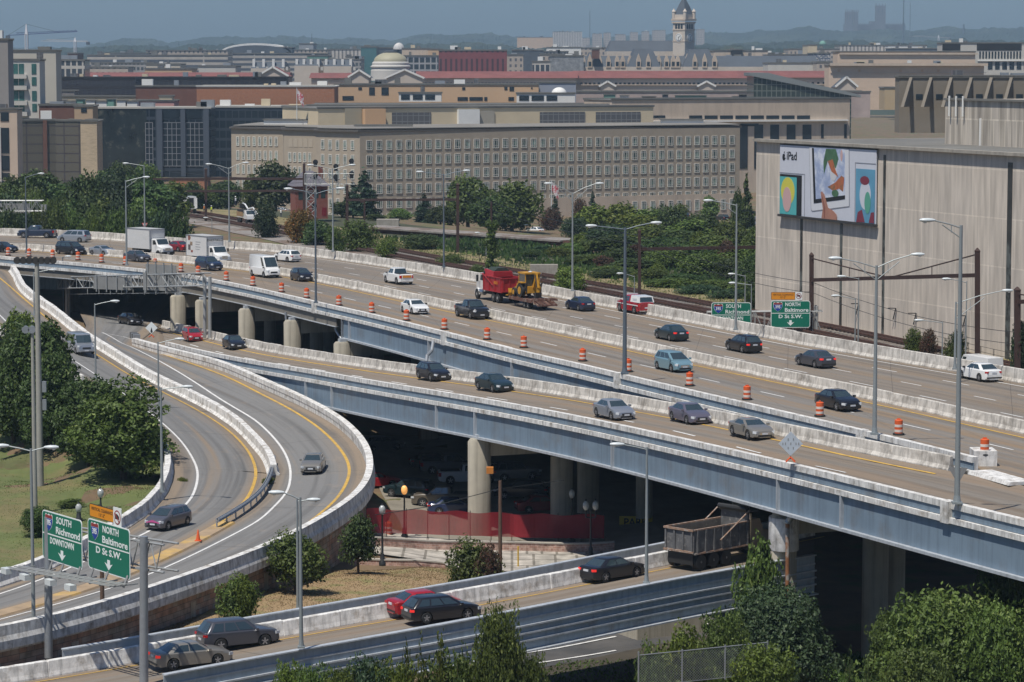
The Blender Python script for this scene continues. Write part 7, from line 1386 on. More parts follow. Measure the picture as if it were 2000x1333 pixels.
t=bldg(1619,1922,126,1250,60,mat('warm_limestone',(.62,.48,.36),.9,nz=.1,ns=.06,st=.1,sts=(.3,.3,1.5)),'massive windowless warm stone building with a wide cornice',yb=215,extra=px_rects([(1618,1924,124,129,m_limestone,'cornice',2.0),(1619,1922,142,143,m_limestone,'string_course',.4)]+[(x,x+5,136,141,m_tanw,'medallion',.3)for x in(1633,1673,1753,1795,1826)]))
bldg(1636,1905,100,1270,40,MATS['warm_limestone'],'upper stage of the massive warm stone building',yb=130,extra=px_rects([(1636,1905,104,107,m_limestone,'cornice',.8)]));bldg(1840,2100,83,1330,40,m_pale,'pale building with black roof screens at the right edge',yb=215,extra=px_rects([(1836,1871,86,99,m_ink,'black_screen'),(1903,1990,85,99,m_ink,'black_screen'),(1905,2000,118,120,m_whitep,'ledge',.8)]+[(1925+14*k,1934+14*k,121,136,m_dglass,'window')for k in range(7)]+[(1908+6*k,1911+6*k,101,115,m_dglass,'window')for k in range(14)]))
bldg(1728,1756,170,1180,20,mat('ochre_stone',(.45,.34,.2),.9),'ochre stone wall at the foot of the massive building',yb=215);gable(1635,1672,153,171,1235,'pediment with sculpture at the left of the massive building')
G1=gridmat('white_square_windows',(.50,.47,.42),(.05,.06,.075),2.65,5.0,1.9,3.6);G2=gridmat('striped_floors',(.40,.37,.33),(.09,.1,.12),60,3.7,59,1.9);G3=gridmat('small_windows_tan',(.42,.36,.30),(.12,.12,.13),3.2,3.6,1.3,1.8);G4=gridmat('red_slots',(.20,.05,.055),(.07,.03,.035),2.9,12.,1.2,8.5);G5=gridmat('dense_grey',(.30,.29,.28),(.07,.08,.09),2.4,3.4,1.5,2.0);G6=gridmat('pale_ribs',(.52,.48,.43),(.2,.19,.18),3.0,60,1.2,60)
third=[(76,165,116,1300,G1,'white building with two rows of large square windows'),(170,445,107,1950,G2,'long striped low building at left'),(192,290,103,2000,m_pale,'pale flat block above the striped building'),(285,445,98,2050,G3,'stone block with small windows below the hills'),(445,640,104,2100,G2,'grey striped block in front of the arena roof'),(178,300,122,1700,G5,'mottled grey rooftops with chimneys at left'),(285,352,124,1500,mat('cream_wall',(.5,.45,.37),.9),'cream flat wall above the red roofs'),(283,375,133,1440,m_tanw,'tan parapet above the black building'),(388,460,128,1480,m_pale,'pale parapet left of the chimneys'),(140,195,143,1400,m_tanw,'sand coloured parapet above the black building at left'),(584,612,85,2300,mat('grey_block',(.27,.29,.31),.9),'plain grey block with a flagpole on the skyline'),(575,640,97,2200,G3,'pale block with narrow windows under the skyline'),(640,705,96,2250,G6,'pinkish block with ribbed windows'),(675,705,110,1900,G1,'white framed block left of the glass building'),(600,705,115,1750,G5,'grey block behind the mansard roofs'),(705,735,91,1950,mat('teal_glass',(.07,.17,.18),.2),'teal glass building left of the dome'),(735,780,93,2000,m_slate,'dark slanted roof behind the dome'),(785,838,94,1900,m_limestone,'flat limestone block behind the dome'),(788,855,108,1700,gridmat('dark_big_grid',(.33,.33,.34),(.03,.04,.05),3.4,4.,2.6,3.),'grey building with a dark square window grid right of the dome'),(836,862,95,1880,m_tanw,'orange tan block behind the dark red building'),(857,990,97,1600,G4,'dark red building with narrow vertical window slots'),(990,1022,106,1750,G3,'pale block right of the dark red building'),(1000,1062,97,1900,m_slate,'dark flat block left of the white block'),(1030,1110,100,1950,G5,'grey low block below the hills, centre'),(1068,1135,92,2050,m_whitep,'white flat block below the white palace'),(1055,1130,105,1700,G3,'pale stone block with rows of windows left of the ornate roof'),(1040,1075,119,1500,G1,'low stone block with two dark windows'),(1130,1200,93,2100,G3,'white low skyline block left of the clock tower'),(1075,1140,108,1550,mat('ornate_grey',(.27,.28,.29),.8,nz=.6,ns=.5),'ornate grey mansard building crowded with white dormers'),(1395,1500,98,1750,m_limestone,'tan stepped office right of the clock tower'),(1400,1505,110,1700,gridmat('wide_dark_bands',(.40,.33,.27),(.04,.04,.045),60,8,59,3.4),'tan office with wide dark window bands right of the clock tower'),(1428,1450,96,1745,m_ink,'black rooftop box right of the clock tower'),(1490,1530,103,1800,G5,'grey building with white terraces'),(1500,1590,106,1700,gridmat('white_rows',(.45,.44,.42),(.1,.11,.12),2.6,3.4,1.2,1.6),'long white building with rows of small windows'),(1588,1622,103,1650,mat('blue_mansard',(.1,.13,.2),.8,nz=.6,ns=.6,col2=(.5,.48,.44),n2=(1.2,.5,.55)),'building with a dark blue mansard and pale dormers'),(1500,1590,122,1560,m_pale,'flat white parapet building behind the red roof'),(1595,1622,120,1540,G3,'small stone block beside the massive building'),(1578,1596,87,2200,m_pent,'small yellow cube block on the far rooftops'),(1540,1640,95,2250,G3,'low far tan rooftops right of the clock tower'),(1640,1740,88,2300,G6,'flat pale far rooftop above the massive building'),(1735,1810,88,2280,m_whitep,'white tent like roof above the massive building'),(1740,1850,94,2150,m_slate,'dark far rooftop above the massive building'),(540,570,92,2350,m_slate,'dark low block at the arena, right side'),(600,640,108,1800,m_copper,'greenish roof behind the mansard roofs'),(170,250,130,1560,G3,'pale row of small roofs at left'),(132,152,103,1750,m_dbrick,'small dark red cube on the roof at left')]
for x0,x1,yt,d,m,lab in third:bldg(x0,x1,yt,d,40,m,lab,yb=215,parapet=.8)
for x0,x1,y,lab in((490,555,121,'ornate mansard building with chimneys, leftmost of three'),(575,622,116,'ornate mansard building with chimneys, middle of three'),(632,686,117,'ornate mansard building with chimneys, rightmost of three')):
 t=mans(x0,x1,y,y+13,150,1450,lab,dorm=());s=1450/F
 for k in range(4):xx=(x1-x0)*s*(k+.15)/3.4;mb=MB();mb.box(xx,1,18*s,xx+1.3,3.4,34*s);mb.build('chimney',m_whitep,t);mb=MB();mb.box(xx+2,.2,12*s,xx+3.2,1.5,19*s);mb.build('dormer',m_pale,t)
dome(779,97,11,13,2000,mat('ribbed_white',(.6,.58,.55),.8,st=.3,sts=(1,1,.1)),'small white ribbed dome behind the museum dome',name='far_dome');dome(1607,87,6.5,7,2300,m_copper,'tiny green copper dome on the far rooftops',name='far_dome')
t=empty('arena_roof',atd(500,104,2350),0,'wide arched white arena roof on the skyline at left','arena');s=2350/F;mb=MB();mb.loft([[V((x*s,y,0)),V((x*s,y,(19*max(0.,1-(x/70)**2)**.5)*s+.1))]for x in range(-70,71,5)for y in(0,)],closed=False);mb2=MB();ring=[V((x*s,0,19*s*max(0.,1-(x/70)**2)**.5))for x in range(-70,71,5)]+[V((70*s,0,-20)),V((-70*s,0,-20))];mb2.loft([ring,[p+V((0,60,0))for p in ring]]);mb2.build('roof',m_whitep,t);mb=MB();ring=[V((x*s,-.5,15*s*max(0.,1-(x/66)**2)**.5))for x in range(-66,67,6)];mb.loft([ring+[V((66*s,-.5,0)),V((-66*s,-.5,0))],[p+V((0,.3,0))for p in ring+[V((66*s,-.5,0)),V((-66*s,-.5,0))]]]);mb.build('glass_front',m_slate,t)
bldg(1080,1137,62,5200,80,G6,'white palace like building alone on the skyline',yb=110);bldg(1010,1080,73,5100,60,m_tanw,'low tan wing left of the white palace',yb=110);
for k,(x0,x1,y)in enumerate(((1137,1152,74),(1158,1176,66),(1180,1193,64),(1203,1222,67),(1232,1246,63),(1255,1268,61),(1276,1300,59),(1362,1376,57))):bldg(x0,x1,y,5600+40*k,60,G3,'hazy apartment block on the skyline, %s from the left'%('first','second','third','fourth','fifth','sixth','seventh','eighth')[k],yb=110)
D_=6800;t=empty('cathedral',atd(1650,62,D_),0,'hazy grey cathedral with two west towers and a tall central tower','cathedral');s=D_/F;m_cath=mat('cathedral_stone',(.14,.14,.145),.9)
for x0,x1,h,nm in((1,14,38,'west_tower'),(15,26,38,'west_tower'),(60,79,50,'central_tower')):
 mb=MB();mb.box(x0*s,0,-30,x1*s,18,h*s);tw=mb.build(nm,m_cath,t)
 for k in range(4):xx=(x0+(x1-x0)*k/3.2)*s;mb=MB();mb.loft([[V((xx+a,4+b_,z))for a,b_ in((0,0),(2,0),(2,2),(0,2))]for z in(h*s,h*s+5)]);mb.build('pinnacle',m_cath,tw)
 for k in range(2):mb=MB();xx=(x0+(x1-x0)*(.22+.4*k))*s;mb.box(xx,-.3,(h-16)*s,xx+2,-.1,(h-5)*s);mb.build('louvre_opening',m_slate,tw)
mb=MB();mb.box(0,4,-30,118*s,30,14*s);mb.build('nave',m_cath,t);mb=MB();mb.box(50*s,2,-30,64*s,34,20*s);mb.build('transept',m_cath,t)
for k in range(24):mb=MB();xx=(30+k*3.7)*s;mb.box(xx,1,-10,xx+1.2,3.9,16.5*s);mb.build('buttress',m_cath,t)
for x,yt,d,lab in((1764,-3,6000,'thick tall radio mast right of the cathedral'),(1777,6,6400,'thin tall radio mast right of the cathedral'),(1152,22,5800,'thin radio mast on the skyline above the white palace'),(609,66,2350,'thin pole on the plain grey skyline block'),(1882,48,6400,'small square tower on the hazy skyline at right')):
 p=atd(x,80,d);h=(80-yt)/F*d;t=empty('radio_mast',p,0,lab,'mast');r={6000:2.0,6400:1.1,5800:1.1,2350:.3}[d]if x!=1882 else 3.5;mb=MB();mb.tube((0,0,-20),(0,0,h),r,r*.6,6);mb.build('mast_shaft',m_slate,t)
def crane(x,yb,yt,yj,xl,xr,d,label,c,ytop=None):
 s=d/F;O=atd(x,yb,d);t=empty('tower_crane',O,0,label,'crane');m1=mat('crane_white',(.6,.6,.62),.6);zj=(yb-yj)*s;zt_=(yb-(ytop or yt))*s;mb=MB();lattice(mb,V((0,0,0)),V((0,0,zj)),2,1,.3,.2)if False else None
 for(a,b_)in((-1,-1),(1,-1),(1,1),(-1,1)):mb.tube((a,b_,-30),(a,b_,zj),.25,n=4)
 for k in range(9):z=zj*k/9;mb.beam((-1,-1,z),(1,-1,z+zj/9),.3)
 mb.build('mast',m1,t);mb=MB();mb.loft([[V((a*k,b_*k,z))for a,b_ in((-1,-1),(1,-1),(1,1),(-1,1))]for k,z in((1.1,zj),(.3,zt_))]);mb.build('cab_head',m1,t)
 ym=2 if xr-x>x-xl else-2;A=V(((xl-x)*s,0,zj+(xl-x)*s*c[1]));B=V(((xr-x)*s,0,zj+(xr-x)*s*c[1]));mb=MB();mb.beam(A,B,.5,.5);mb.beam(A.lerp(B,.12)+Z*1.6,B+Z*.6,.35)
 for k in range(16):p=A.lerp(B,.12+.88*k/16);q=A.lerp(B,.12+.88*(k+.5)/16)+Z*1.4;mb.beam(p,q,.22);mb.beam(q,A.lerp(B,.12+.88*(k+1)/16),.22)
 mb.build('jib',mat('crane_jib_%d'%(c[0][0]*100),c[0],.6),t);mb=MB();mb.path([A,V((0,0,zt_)),B.lerp(A,.25)],.12,4);mb.build('stay_cables',m_slate,t)
 e=A if abs(A.x)<abs(B.x)else B;mb=MB();mb.box(e.x-1.5,-1,e.z-2.5,e.x+1.5,1,e.z);mb.build('counterweight',m_slate,t)
crane(52,97,48,68,16,151,2100,'tower crane with a blue jib at the far left',((.06,.08,.2),.055),48);crane(147,105,72,82,80,172,2500,'smaller white tower crane behind the blue one',((.5,.5,.5),-.02),74);crane(1833,84,68,74,1775,1856,4200,'distant crane with a red cab above the massive stone building',((.3,.3,.3),-.05),69)
RD_=[(-300,96),(60,96),(105,93),(135,99),(155,99),(180,90),(230,80),(300,78),(335,86),(350,82),(400,75),(450,73),(500,74),(560,73),(640,76),(700,77),(760,81),(800,73),(860,68),(930,66),(980,71),(1012,74),(1100,79),(1200,72),(1300,68),(1370,67),(1450,64),(1500,60),(1530,60),(1578,54),(1600,60),(1700,62),(1800,60),(1845,56),(1900,60),(1935,56),(2000,57),(2300,54)]
def ridge(d0,d1,rows,dy,lump,name,seed):
 nx,ny=760,40;vs=[]
 for j in range(ny):
  v=j/(ny-1);Y=d0+(d1-d0)*v;prof=sin(min(1,v*1.6)*pi/2)**.8 if v<.625 else cos((v-.625)/.375*pi/2)
  for i in range(nx):
   px=-300+2600*i/(nx-1);yr=lerp_prof(rows,px)+dy;X=(px-1000)/F*d1*.92;zt_=HC+(130-yr)/F*(d0+(d1-d0)*.625);z=ZG-1+(zt_-ZG)*prof
   n_=noise.noise(V((X*.012,Y*.006,seed)))*.8+noise.noise(V((X*.045,Y*.02,seed)))*.6+abs(noise.noise(V((X*.11,Y*.05,seed))))*.55;vs.append(((px-1000)/F*Y,Y,z+n_*lump*prof))
 mb=MB();mb.add(vs,[(j*nx+i,j*nx+i+1,(j+1)*nx+i+1,(j+1)*nx+i)for j in range(ny-1)for i in range(nx-1)]);return mb.build(name,m_forest,fix=False,kind='structure')
m_forest=mat('wooded_hillside',(.018,.034,.026),.95,nz=.5,ns=.02,col2=(.04,.055,.035),n2=(.008,.5,.6))
ridge(5700,7400,RD_,1,9,'hills',3.1);ridge(3000,4600,[(x,y*.4+62+(6 if 1000<x<1320 else 0))for x,y in RD_],0,8,'hills',8.7)
ridge(2450,2900,[(-300,108),(150,108),(180,104),(600,100),(1000,98),(1300,96),(1450,93),(2300,92)],2,7,'hills',5.2)
hb=MB();hb.box(-4500,-60,-12,4500,9000,330);hz_=hb.build('haze',None,kind='stuff');hm=bpy.data.materials.new('haze_air');hm.use_nodes=True;n_=hm.node_tree;n_.nodes.clear();ov=n_.nodes.new('ShaderNodeOutputMaterial');pv=n_.nodes.new('ShaderNodeVolumePrincipled');pv.inputs['Color'].default_value=(.57,.79,1.,1);pv.inputs['Density'].default_value=.95e-4;pv.inputs['Anisotropy'].default_value=.0;n_.links.new(pv.outputs[0],ov.inputs['Volume']);hz_.data.materials.append(hm)
m_bark=mat('tree_bark',(.085,.06,.042),.95,nz=.3,ns=3)
LM=dict(g=leafmat('leaves_green',(.035,.06,.014),(.135,.195,.04),(.23,.28,.08)),d=leafmat('leaves_dark',(.022,.042,.014),(.082,.13,.032),(.15,.19,.06)),y=leafmat('leaves_yellow_green',(.05,.075,.014),(.15,.20,.03),(.24,.27,.05)),o=leafmat('leaves_orange',(.08,.07,.014),(.28,.17,.03),(.36,.15,.03)),c=leafmat('leaves_conifer',(.014,.034,.018),(.045,.08,.04),(.08,.12,.06)),r=leafmat('leaves_reddish',(.05,.045,.02),(.13,.07,.04),(.22,.06,.05)),b=leafmat('leaves_blue_green',(.022,.048,.022),(.07,.12,.05),(.14,.20,.09)))
def leaves(lobes,n,size,seed,up=.35,hollow=.72):
 """leaf clumps spread through overlapping lobes; returns vertex, face and tone lists"""
 R=random.Random(seed);vs=[];fs=[];tone=[];wt=[a*b*c for(_,a,b,c)in lobes];tot=sum(wt)
 cum=[];a_=0
 for w in wt:a_+=(w/tot);cum.append(a_)
 lt=[R.uniform(-.18,.18)for _ in lobes]
 while len(fs)<n:
  q=R.random();li=next((i for i,c in enumerate(cum)if q<=c),len(lobes)-1);(c,rx,ry,rz)=lobes[li]
  d=V((R.gauss(0,1),R.gauss(0,1),R.gauss(0,1))).normalized();rr=hollow+(1-hollow)*R.random()**.5 if R.random()<.8 else R.random()**.5*hollow
  p=V((c[0]+d.x*rx*rr,c[1]+d.y*ry*rr,c[2]+d.z*rz*rr));nn=noise.noise(p*(1.1/max(rx,.5)*2.2)+V((seed,0,0)))
  if nn<-.1:continue
  p+=d*nn*min(rx,rz)*.75
  nrm=(d*.6+V((R.gauss(0,.6),R.gauss(0,.6),R.gauss(0,.5)+up))).normalized();t1=nrm.orthogonal().normalized();t1=Matrix.Rotation(R.uniform(0,6.28),3,nrm)@t1;t2=nrm.cross(t1);s=size*R.uniform(.6,1.35);k=len(vs)
  vs+=[p-t1*s,p+t2*s*.55,p+t1*s,p-t2*s*.5+nrm*s*.15];fs.append((k,k+1,k+2,k+3));tone.append(min(1,max(0,.5+lt[li]+R.gauss(0,.2)+nn*.35)))
 return vs,fs,tone
def leafmesh(name,data):
 me=bpy.data.meshes.new(name);me.from_pydata(data[0],[],data[1]);a=me.attributes.new('tone','FLOAT','FACE');a.data.foreach_set('value',data[2]);me.update();return me
def branchy(h,w,seed,lobes,r0=.03):
 R=random.Random(seed);mb=MB();r=w*r0;k=V((R.uniform(-.03,.03)*w,R.uniform(-.03,.03)*w,h*.42));mb.tube((0,0,-.8),k,r*1.2,r*.8,8);tip=V((0,0,h*.8));mb.tube(k,tip,r*.8,r*.25,6)
 for(c,a,b,cc)in lobes[:9]:
  s=V((0,0,0)).lerp(tip,.4+.35*R.random());e=V(c);m=s.lerp(e,.5)+V((0,0,-.03*h));mb.tube(s,m,r*.45,r*.3,5);mb.tube(m,e,r*.3,r*.1,5)
 return mb
def proto_broad(seed,nl,leafn,size,w=8.,h=9.,low=.25,squash=1.):
 R=random.Random(seed);lobes=[]
 for k in range(nl):
  a=R.uniform(0,6.28);q=R.random()**.6;z=low+(1-low)*(.12+.76*R.random());zz_=(z-low)/(1-low);prof=min(1,.45+zz_*2)*sqrt(max(.05,1-zz_**2.6));rad=w/2*.68*q*prof;s=w*R.uniform(.14,.24)
  lobes.append(((cos(a)*rad,sin(a)*rad,z*h),s,s,s*.8*squash))
 lobes.append(((0,0,h*(low+1)/2),w*.3,w*.3,h*(1-low)*.36));return leafmesh('crown',leaves(lobes,leafn,size,seed)),branchy(h,w,seed,lobes).data('trunk'),w,h
def proto_conifer(seed,leafn,size,w=5.,h=10.):
 R=random.Random(seed);lobes=[((cos(a)*rr*.45,sin(a)*rr*.45,z*h),rr*.62,rr*.62,h*.05)for z in[.12+.85*k/13 for k in range(14)]for rr in[w/2*(1.04-z)*1.05]for a in[R.uniform(0,6.28)+j*2.1 for j in range(3)]]
 mb=MB();mb.tube((0,0,-.8),(0,0,h*.95),w*.04,.03,7);return leafmesh('crown',leaves(lobes,leafn,size,seed,.1,.4)),mb.data('trunk'),w,h
def proto_shoots(seed,leafn,size,w=5.,h=5.,n=9):
 """sapling thicket with upright shoots"""
 R=random.Random(seed);lobes=[];mb=MB()
 for k in range(n):
  x,y=R.uniform(-.4,.4)*w,R.uniform(-.4,.4)*w;hh=h*R.uniform(.5,1.);mb.tube((x*.3,y*.3,-.5),(x,y,hh*.97),.05,.015,5)
  for q in range(6):z=.25+.72*q/5;s=w*.26*(1.25-z*1.0);lobes.append(((x*(.3+.7*z)+R.uniform(-.2,.2),y*(.3+.7*z)+R.uniform(-.2,.2),z*hh),s,s,hh*.09))
 return leafmesh('crown',leaves(lobes,leafn,size,seed,.2,.3)),mb.data('trunk'),w,h
PR=dict(A=proto_broad(1,22,4600,.34,8,9,.08),B=proto_broad(2,28,5400,.33,9,8.5,.04),C=proto_broad(3,18,3800,.34,7,9.5,.1),M=proto_broad(4,30,6000,.30,12,7,.0),K=proto_conifer(5,3200,.3),N=proto_broad(11,34,22000,.24,10,12,.06),O=proto_broad(12,30,19000,.23,10,11,.06,.9),P=proto_broad(13,18,5200,.15,4.5,5.,.22),Q=proto_broad(14,16,5600,.14,5.5,4.5,.14),S=proto_shoots(15,7500,.13),T=proto_shoots(16,9500,.13,6,5,14),U=proto_broad(17,44,44000,.15,11,8,.02),X=proto_broad(18,24,15000,.13,6.5,6.5,.06))
def tree(k,lm,x,yt,w_px,d,label,yb=None,cat='tree',grp=None,name=None,H=None,rz=None,tr=True):
 cm,tm,w,h=PR[k];p=atd(x,yb or 500,d)
 base=S_g.drop(V((p.x,p.y,30)),0.).z if yb is None else p.z
 if H is not None:base=HC-H
 top=atd(x,yt,d).z;s=w_px/F*d/w;sz=max(.15,(top-base)/h);t=empty(name or('tree' if cat=='tree' else 'bush'),V((p.x,p.y,base)),random.uniform(0,6.28)if rz is None else rz,label,cat,grp);t.scale=(s,s,sz)
 c=bpy.data.objects.new('crown' if cat=='tree' else 'foliage',cm);COL.objects.link(c);c.parent=t
 if not cm.materials:cm.materials.append(None)
 c.material_slots[0].link='OBJECT';c.material_slots[0].material=LM[lm]
 if tr:
  if not tm.materials:tm.materials.append(m_bark)
  b=bpy.data.objects.new('trunk' if cat=='tree' else 'stem',tm);COL.objects.link(b);b.parent=t
 return t
RT=random.Random(5)
g1='trees of the dense belt behind the far barrier at left'
for k in range(15):tree(RT.choice('ABC'),RT.choice('ddgb'),-50+k*27+RT.uniform(-8,8),RT.uniform(336,362)+(12 if k>11 else 0),RT.uniform(84,116),RT.uniform(520,575),'dark leafy tree in the dense belt behind the far barrier at left',grp=g1)
for k in range(12):tree(RT.choice('ABM'),RT.choice('dgb'),-30+k*29+RT.uniform(-8,8),RT.uniform(378,402),RT.uniform(74,100),RT.uniform(468,500),'dark leafy tree in the dense belt behind the far barrier at left',grp=g1)
for k in range(12):tree('M',RT.choice('dggb'),-20+k*34+RT.uniform(-8,8),RT.uniform(420,436),RT.uniform(56,76),RT.uniform(440,455),'low bush at the foot of the dense belt behind the far barrier',cat='bush',grp='bushes at the foot of the dense belt')
tree('M','y',188,440,34,436,'bright yellow green bush just behind the far barrier at left',cat='bush')
for k in range(5):tree(RT.choice('AB'),RT.choice('dg'),205+k*24,RT.uniform(318,334),50,680+5*k,'green tree in front of the dark glass buildings',grp='trees in front of the dark glass buildings')
for k in range(6):tree(RT.choice('AB'),RT.choice('dgb'),330+k*24,RT.uniform(345,372),56,640+5*k,'tree growing behind the white rail trucks',grp='trees behind the white rail trucks')
L=[('B','d',540,318,104,640,'large dark tree left of the brick tower house'),('B','g',497,345,62,645,'green tree behind the bucket truck boom'),('M','b',518,408,70,520,'grey green leafless looking shrub below the bucket truck boom'),('M','o',585,418,84,505,'orange tinted tree in front of the brick tower house'),('B','d',622,432,78,500,'dark green tree behind the two headed lamps'),('M','g',700,438,88,482,'round green tree at the left end of the visible tracks'),('M','y',755,470,52,465,'yellow green bush ending the tree row beside the tracks'),('M','g',655,452,50,470,'small green bush behind the far barrier'),('K','c',712,328,78,600,'tall dark conifer in front of the office at left'),('K','c',690,352,60,606,'second dark conifer beside the tallest one'),('A','d',668,395,60,600,'dark tree behind the rusty portal posts'),('K','c',829,374,56,650,'slender conifer below the office windows'),('B','g',780,408,60,620,'small green tree left of the slender conifer'),('A','d',735,420,52,590,'dark bush right of the tall conifer'),('B','d',860,402,60,610,'dark tree right of the slender conifer'),('B','g',915,346,116,625,'big green tree in front of the office, left of a pair'),('B','g',1000,357,128,610,'big dark tree in front of the office, right of a pair'),('B','d',955,385,100,600,'dark tree between the pair in front of the office'),('K','c',1084,380,34,660,'small conifer beside the flagpole'),('K','c',1157,370,30,680,'small conifer right of the flagpole'),('M','r',1075,412,50,640,'dark red shrub below the small conifer'),('M','r',1132,396,40,650,'reddish tree above the thicket'),('K','d',1457,330,46,560,'tall dark tree beside the left wall of the warehouse'),('B','d',1440,372,34,565,'smaller dark tree left of the tall dark tree'),('C','g',1327,398,42,690,'young open tree in front of the office entrance side'),('C','g',1385,382,42,680,'young open tree by the car park'),('M','d',1290,414,60,640,'dark shrub line below the entrance of the office')]
for a in L:tree(*a)
g2='trees of the thicket between the tracks and the office'
for(x,y,w,d)in[(1160,402,92,560),(1215,398,96,560),(1268,408,90,545),(1310,412,80,540),(1370,418,86,520),(1425,432,80,500),(1120,430,70,540),(1475,452,60,470),(1190,440,90,500),(1260,446,96,490),(1330,452,96,480),(1395,462,96,465),(1150,470,80,480),(1225,488,90,455),(1300,492,96,445),(1370,500,96,430),(1430,512,80,420),(1120,478,64,478),(1200,520,70,430),(1270,528,84,418),(1335,538,84,408),(1400,548,84,398),(1090,486,50,470),(1455,552,60,392),(1468,508,60,405),(1060,490,36,480),(1140,500,90,452),(1190,535,80,424),(1240,505,100,440),(1350,480,110,450),(1410,500,100,432),(1290,470,110,465),(1215,460,110,478),(1440,480,80,440),(1310,556,90,404),(1365,572,90,392),(1430,575,90,384),(1245,420,90,525),(1345,430,90,505)]:
 tree(RT.choice('ABBM'),'y' if(x,y)in((1160,402),(1215,398),(1090,486),(1245,420))else RT.choice('dggdb'),x,y,w*1.2,d,'leafy tree in the thicket between the tracks and the office',grp=g2)
for(x,y,w,d,k)in((1362,452,34,470,'y'),(1352,498,26,446,'y'),(1238,478,46,455,'r'),(1420,470,50,440,'r'),(1135,455,44,500,'y'),(1285,515,40,425,'y'),(1180,500,44,445,'r')):tree('B',k,x,y,w,d,'small %s tree standing out in the thicket between the tracks and the office'%('bright yellow green' if k=='y' else 'reddish brown'),grp='brighter trees in the thicket' if k=='y' else 'reddish trees in the thicket')
for a in[('A','d',1497,498,74,368,'dark tree against the left corner of the warehouse'),('M','d',1478,540,60,362,'dark bush behind the left highway sign'),('M','y',1115,528,92,392,'yellow green bush on the near side of the tracks behind a lamp'),('M','g',1618,598,52,348,'green bush at the foot of the warehouse wall'),('M','g',1862,684,54,290,'green bush beside the white truck behind the barrier'),('M','b',1995,640,60,286,'straggly bush at the right edge by the dark post'),('M','r',1815,652,40,300,'reddish weeds along the warehouse railing'),('M','g',1790,650,50,303,'green weeds along the warehouse railing'),('M','g',935,520,40,424,'green weeds between the tracks and the barrier'),('M','d',1870,655,46,300,'dark weeds left of the right portal post'),('M','g',880,500,60,445,'bush climbing the embankment left of the vine covered pole'),('M','d',825,462,110,490,'dark scrub below the railway girder'),('B','d',1040,500,50,470,'tree right of the railway girder')]:tree(*a,cat='bush' if 'tree' not in a[-1]else 'tree')
mb=MB();p=atd(960,560,428);p.z=5.5;t=empty('vine_covered_pole',p,0,'pole wrapped in thick green vines beside the tracks','vine covered pole');h=(550-388)/F*428*.9;mb.tube((0,0,0),(0,0,h),.2,.14,8);mb.build('pole',m_cat,t)
vd=leaves([((R_x,0,z),.75+.35*sin(z*1.7),.7,.8)for z in[.3+.62*k for k in range(13)]for R_x in(.25*sin(z*2),)],3800,.17,77);c=bpy.data.objects.new('vines',leafmesh('vines',vd));COL.objects.link(c);c.parent=t;c.data.materials.append(LM['g'])
tree('N','d',66,632,200,256,'big dark tree behind the two pale masts');tree('O','d',20,640,150,262,'dark tree at the left edge of the photo');tree('N','y',40,612,105,268,'lighter topped tree beside the ramp at far left',rz=2.)
tree('O','g',236,748,222,237,'large round tree hanging over the loop ramp',rz=1.);tree('N','d',168,742,150,246,'dark tree filling the gap between the big trees');tree('N','d',92,690,130,252,'dark tree just left of the silver van')
tree('X','d',62,990,86,214,'small dark tree behind the left green sign');tree('Q','g',132,985,70,226,'leafy top of a bush between the globe lamps',cat='bush')
tree('Q','g',572,1043,150,197,'broad green tree beside the stone wall with pale blossoms');tree('P','d',697,1008,86,207,'small round tree on a thin trunk on the dry grass');tree('Q','g',925,1058,138,199,'wide bush with pink blossoms beside the brown pole',cat='bush');tree('Q','r',950,1070,70,197.6,'reddish part of the pink blossoming bush',cat='bush',tr=False);tree('Q','g',455,1126,104,183,'small green tree against the stone wall above the ramp');tree('Q','y',470,1130,60,182.4,'yellow tinted sprigs on the small green tree',cat='bush',tr=False);
for(k,lm,x,y,w,d,lab)in[('X','y',560,1290,90,152,'leafy bush at the bottom edge below the ramp girder end'),('X','g',612,1296,100,151,'green bush beside the leftmost one at the bottom edge'),('X','b',715,1282,150,151,'thick bush below the black wagon'),('X','y',770,1286,120,150,'bright bush left of the tallest shoots'),('S','y',832,1228,100,149,'tallest leafy shoots along the bottom edge'),('X','g',885,1272,150,150,'leafy bush right of the tallest shoots'),('S','g',905,1250,90,149.5,'upright leafy shoots rising behind the leafy bush'),('U','g',975,1216,150,149,'dense leafy clump in front of the lower street'),('X','g',1035,1272,90,149,'low leafy clump beside the lower street'),('X','y',660,1304,100,150,'low bright bush in the middle of the bottom edge'),('Q','g',1482,1066,120,177,'sparse green tree growing up the white painted column'),('U','b',1530,1168,270,172,'big blue green tree in front of the white painted column'),('Q','y',1335,1228,130,166,'yellow green tree behind the chain link fence'),('X','g',1420,1190,110,168,'bright bush between the fence and the big tree'),('X','y',1500,1255,150,160,'yellow green bush below the big blue green tree'),('Q','g',1275,1262,80,161,'small bush left of the chain link fence'),('U','g',1850,1180,350,160,'large spreading tree at the bottom right corner'),('U','d',1995,1062,190,166,'tall tree cut off by the right edge'),('X','g',1745,1190,110,163,'left arm of the spreading tree at bottom right'),('U','g',1960,1205,220,157,'sunlit bush in the bottom right corner'),('X','g',1800,1262,160,153,'low bush in front of the spreading tree'),('T','d',1690,1280,80,157,'dark weeds beside the green grass patch')]:
 tree(k,lm,x,y,w,d,lab,H=39.2,cat='bush' if any(q in lab for q in('bush','shoot','clump','thicket','weeds','saplings'))else 'tree')
t=tree('Q','y',520,935,30,232.5,'small weed growing at the end of the white loop barrier',cat='bush',H=34.4,tr=False);tree('Q','y',352,972,26,229.5,'tuft of weeds on the shoulder above the grey hatchback',cat='bush',H=34.0,tr=False)
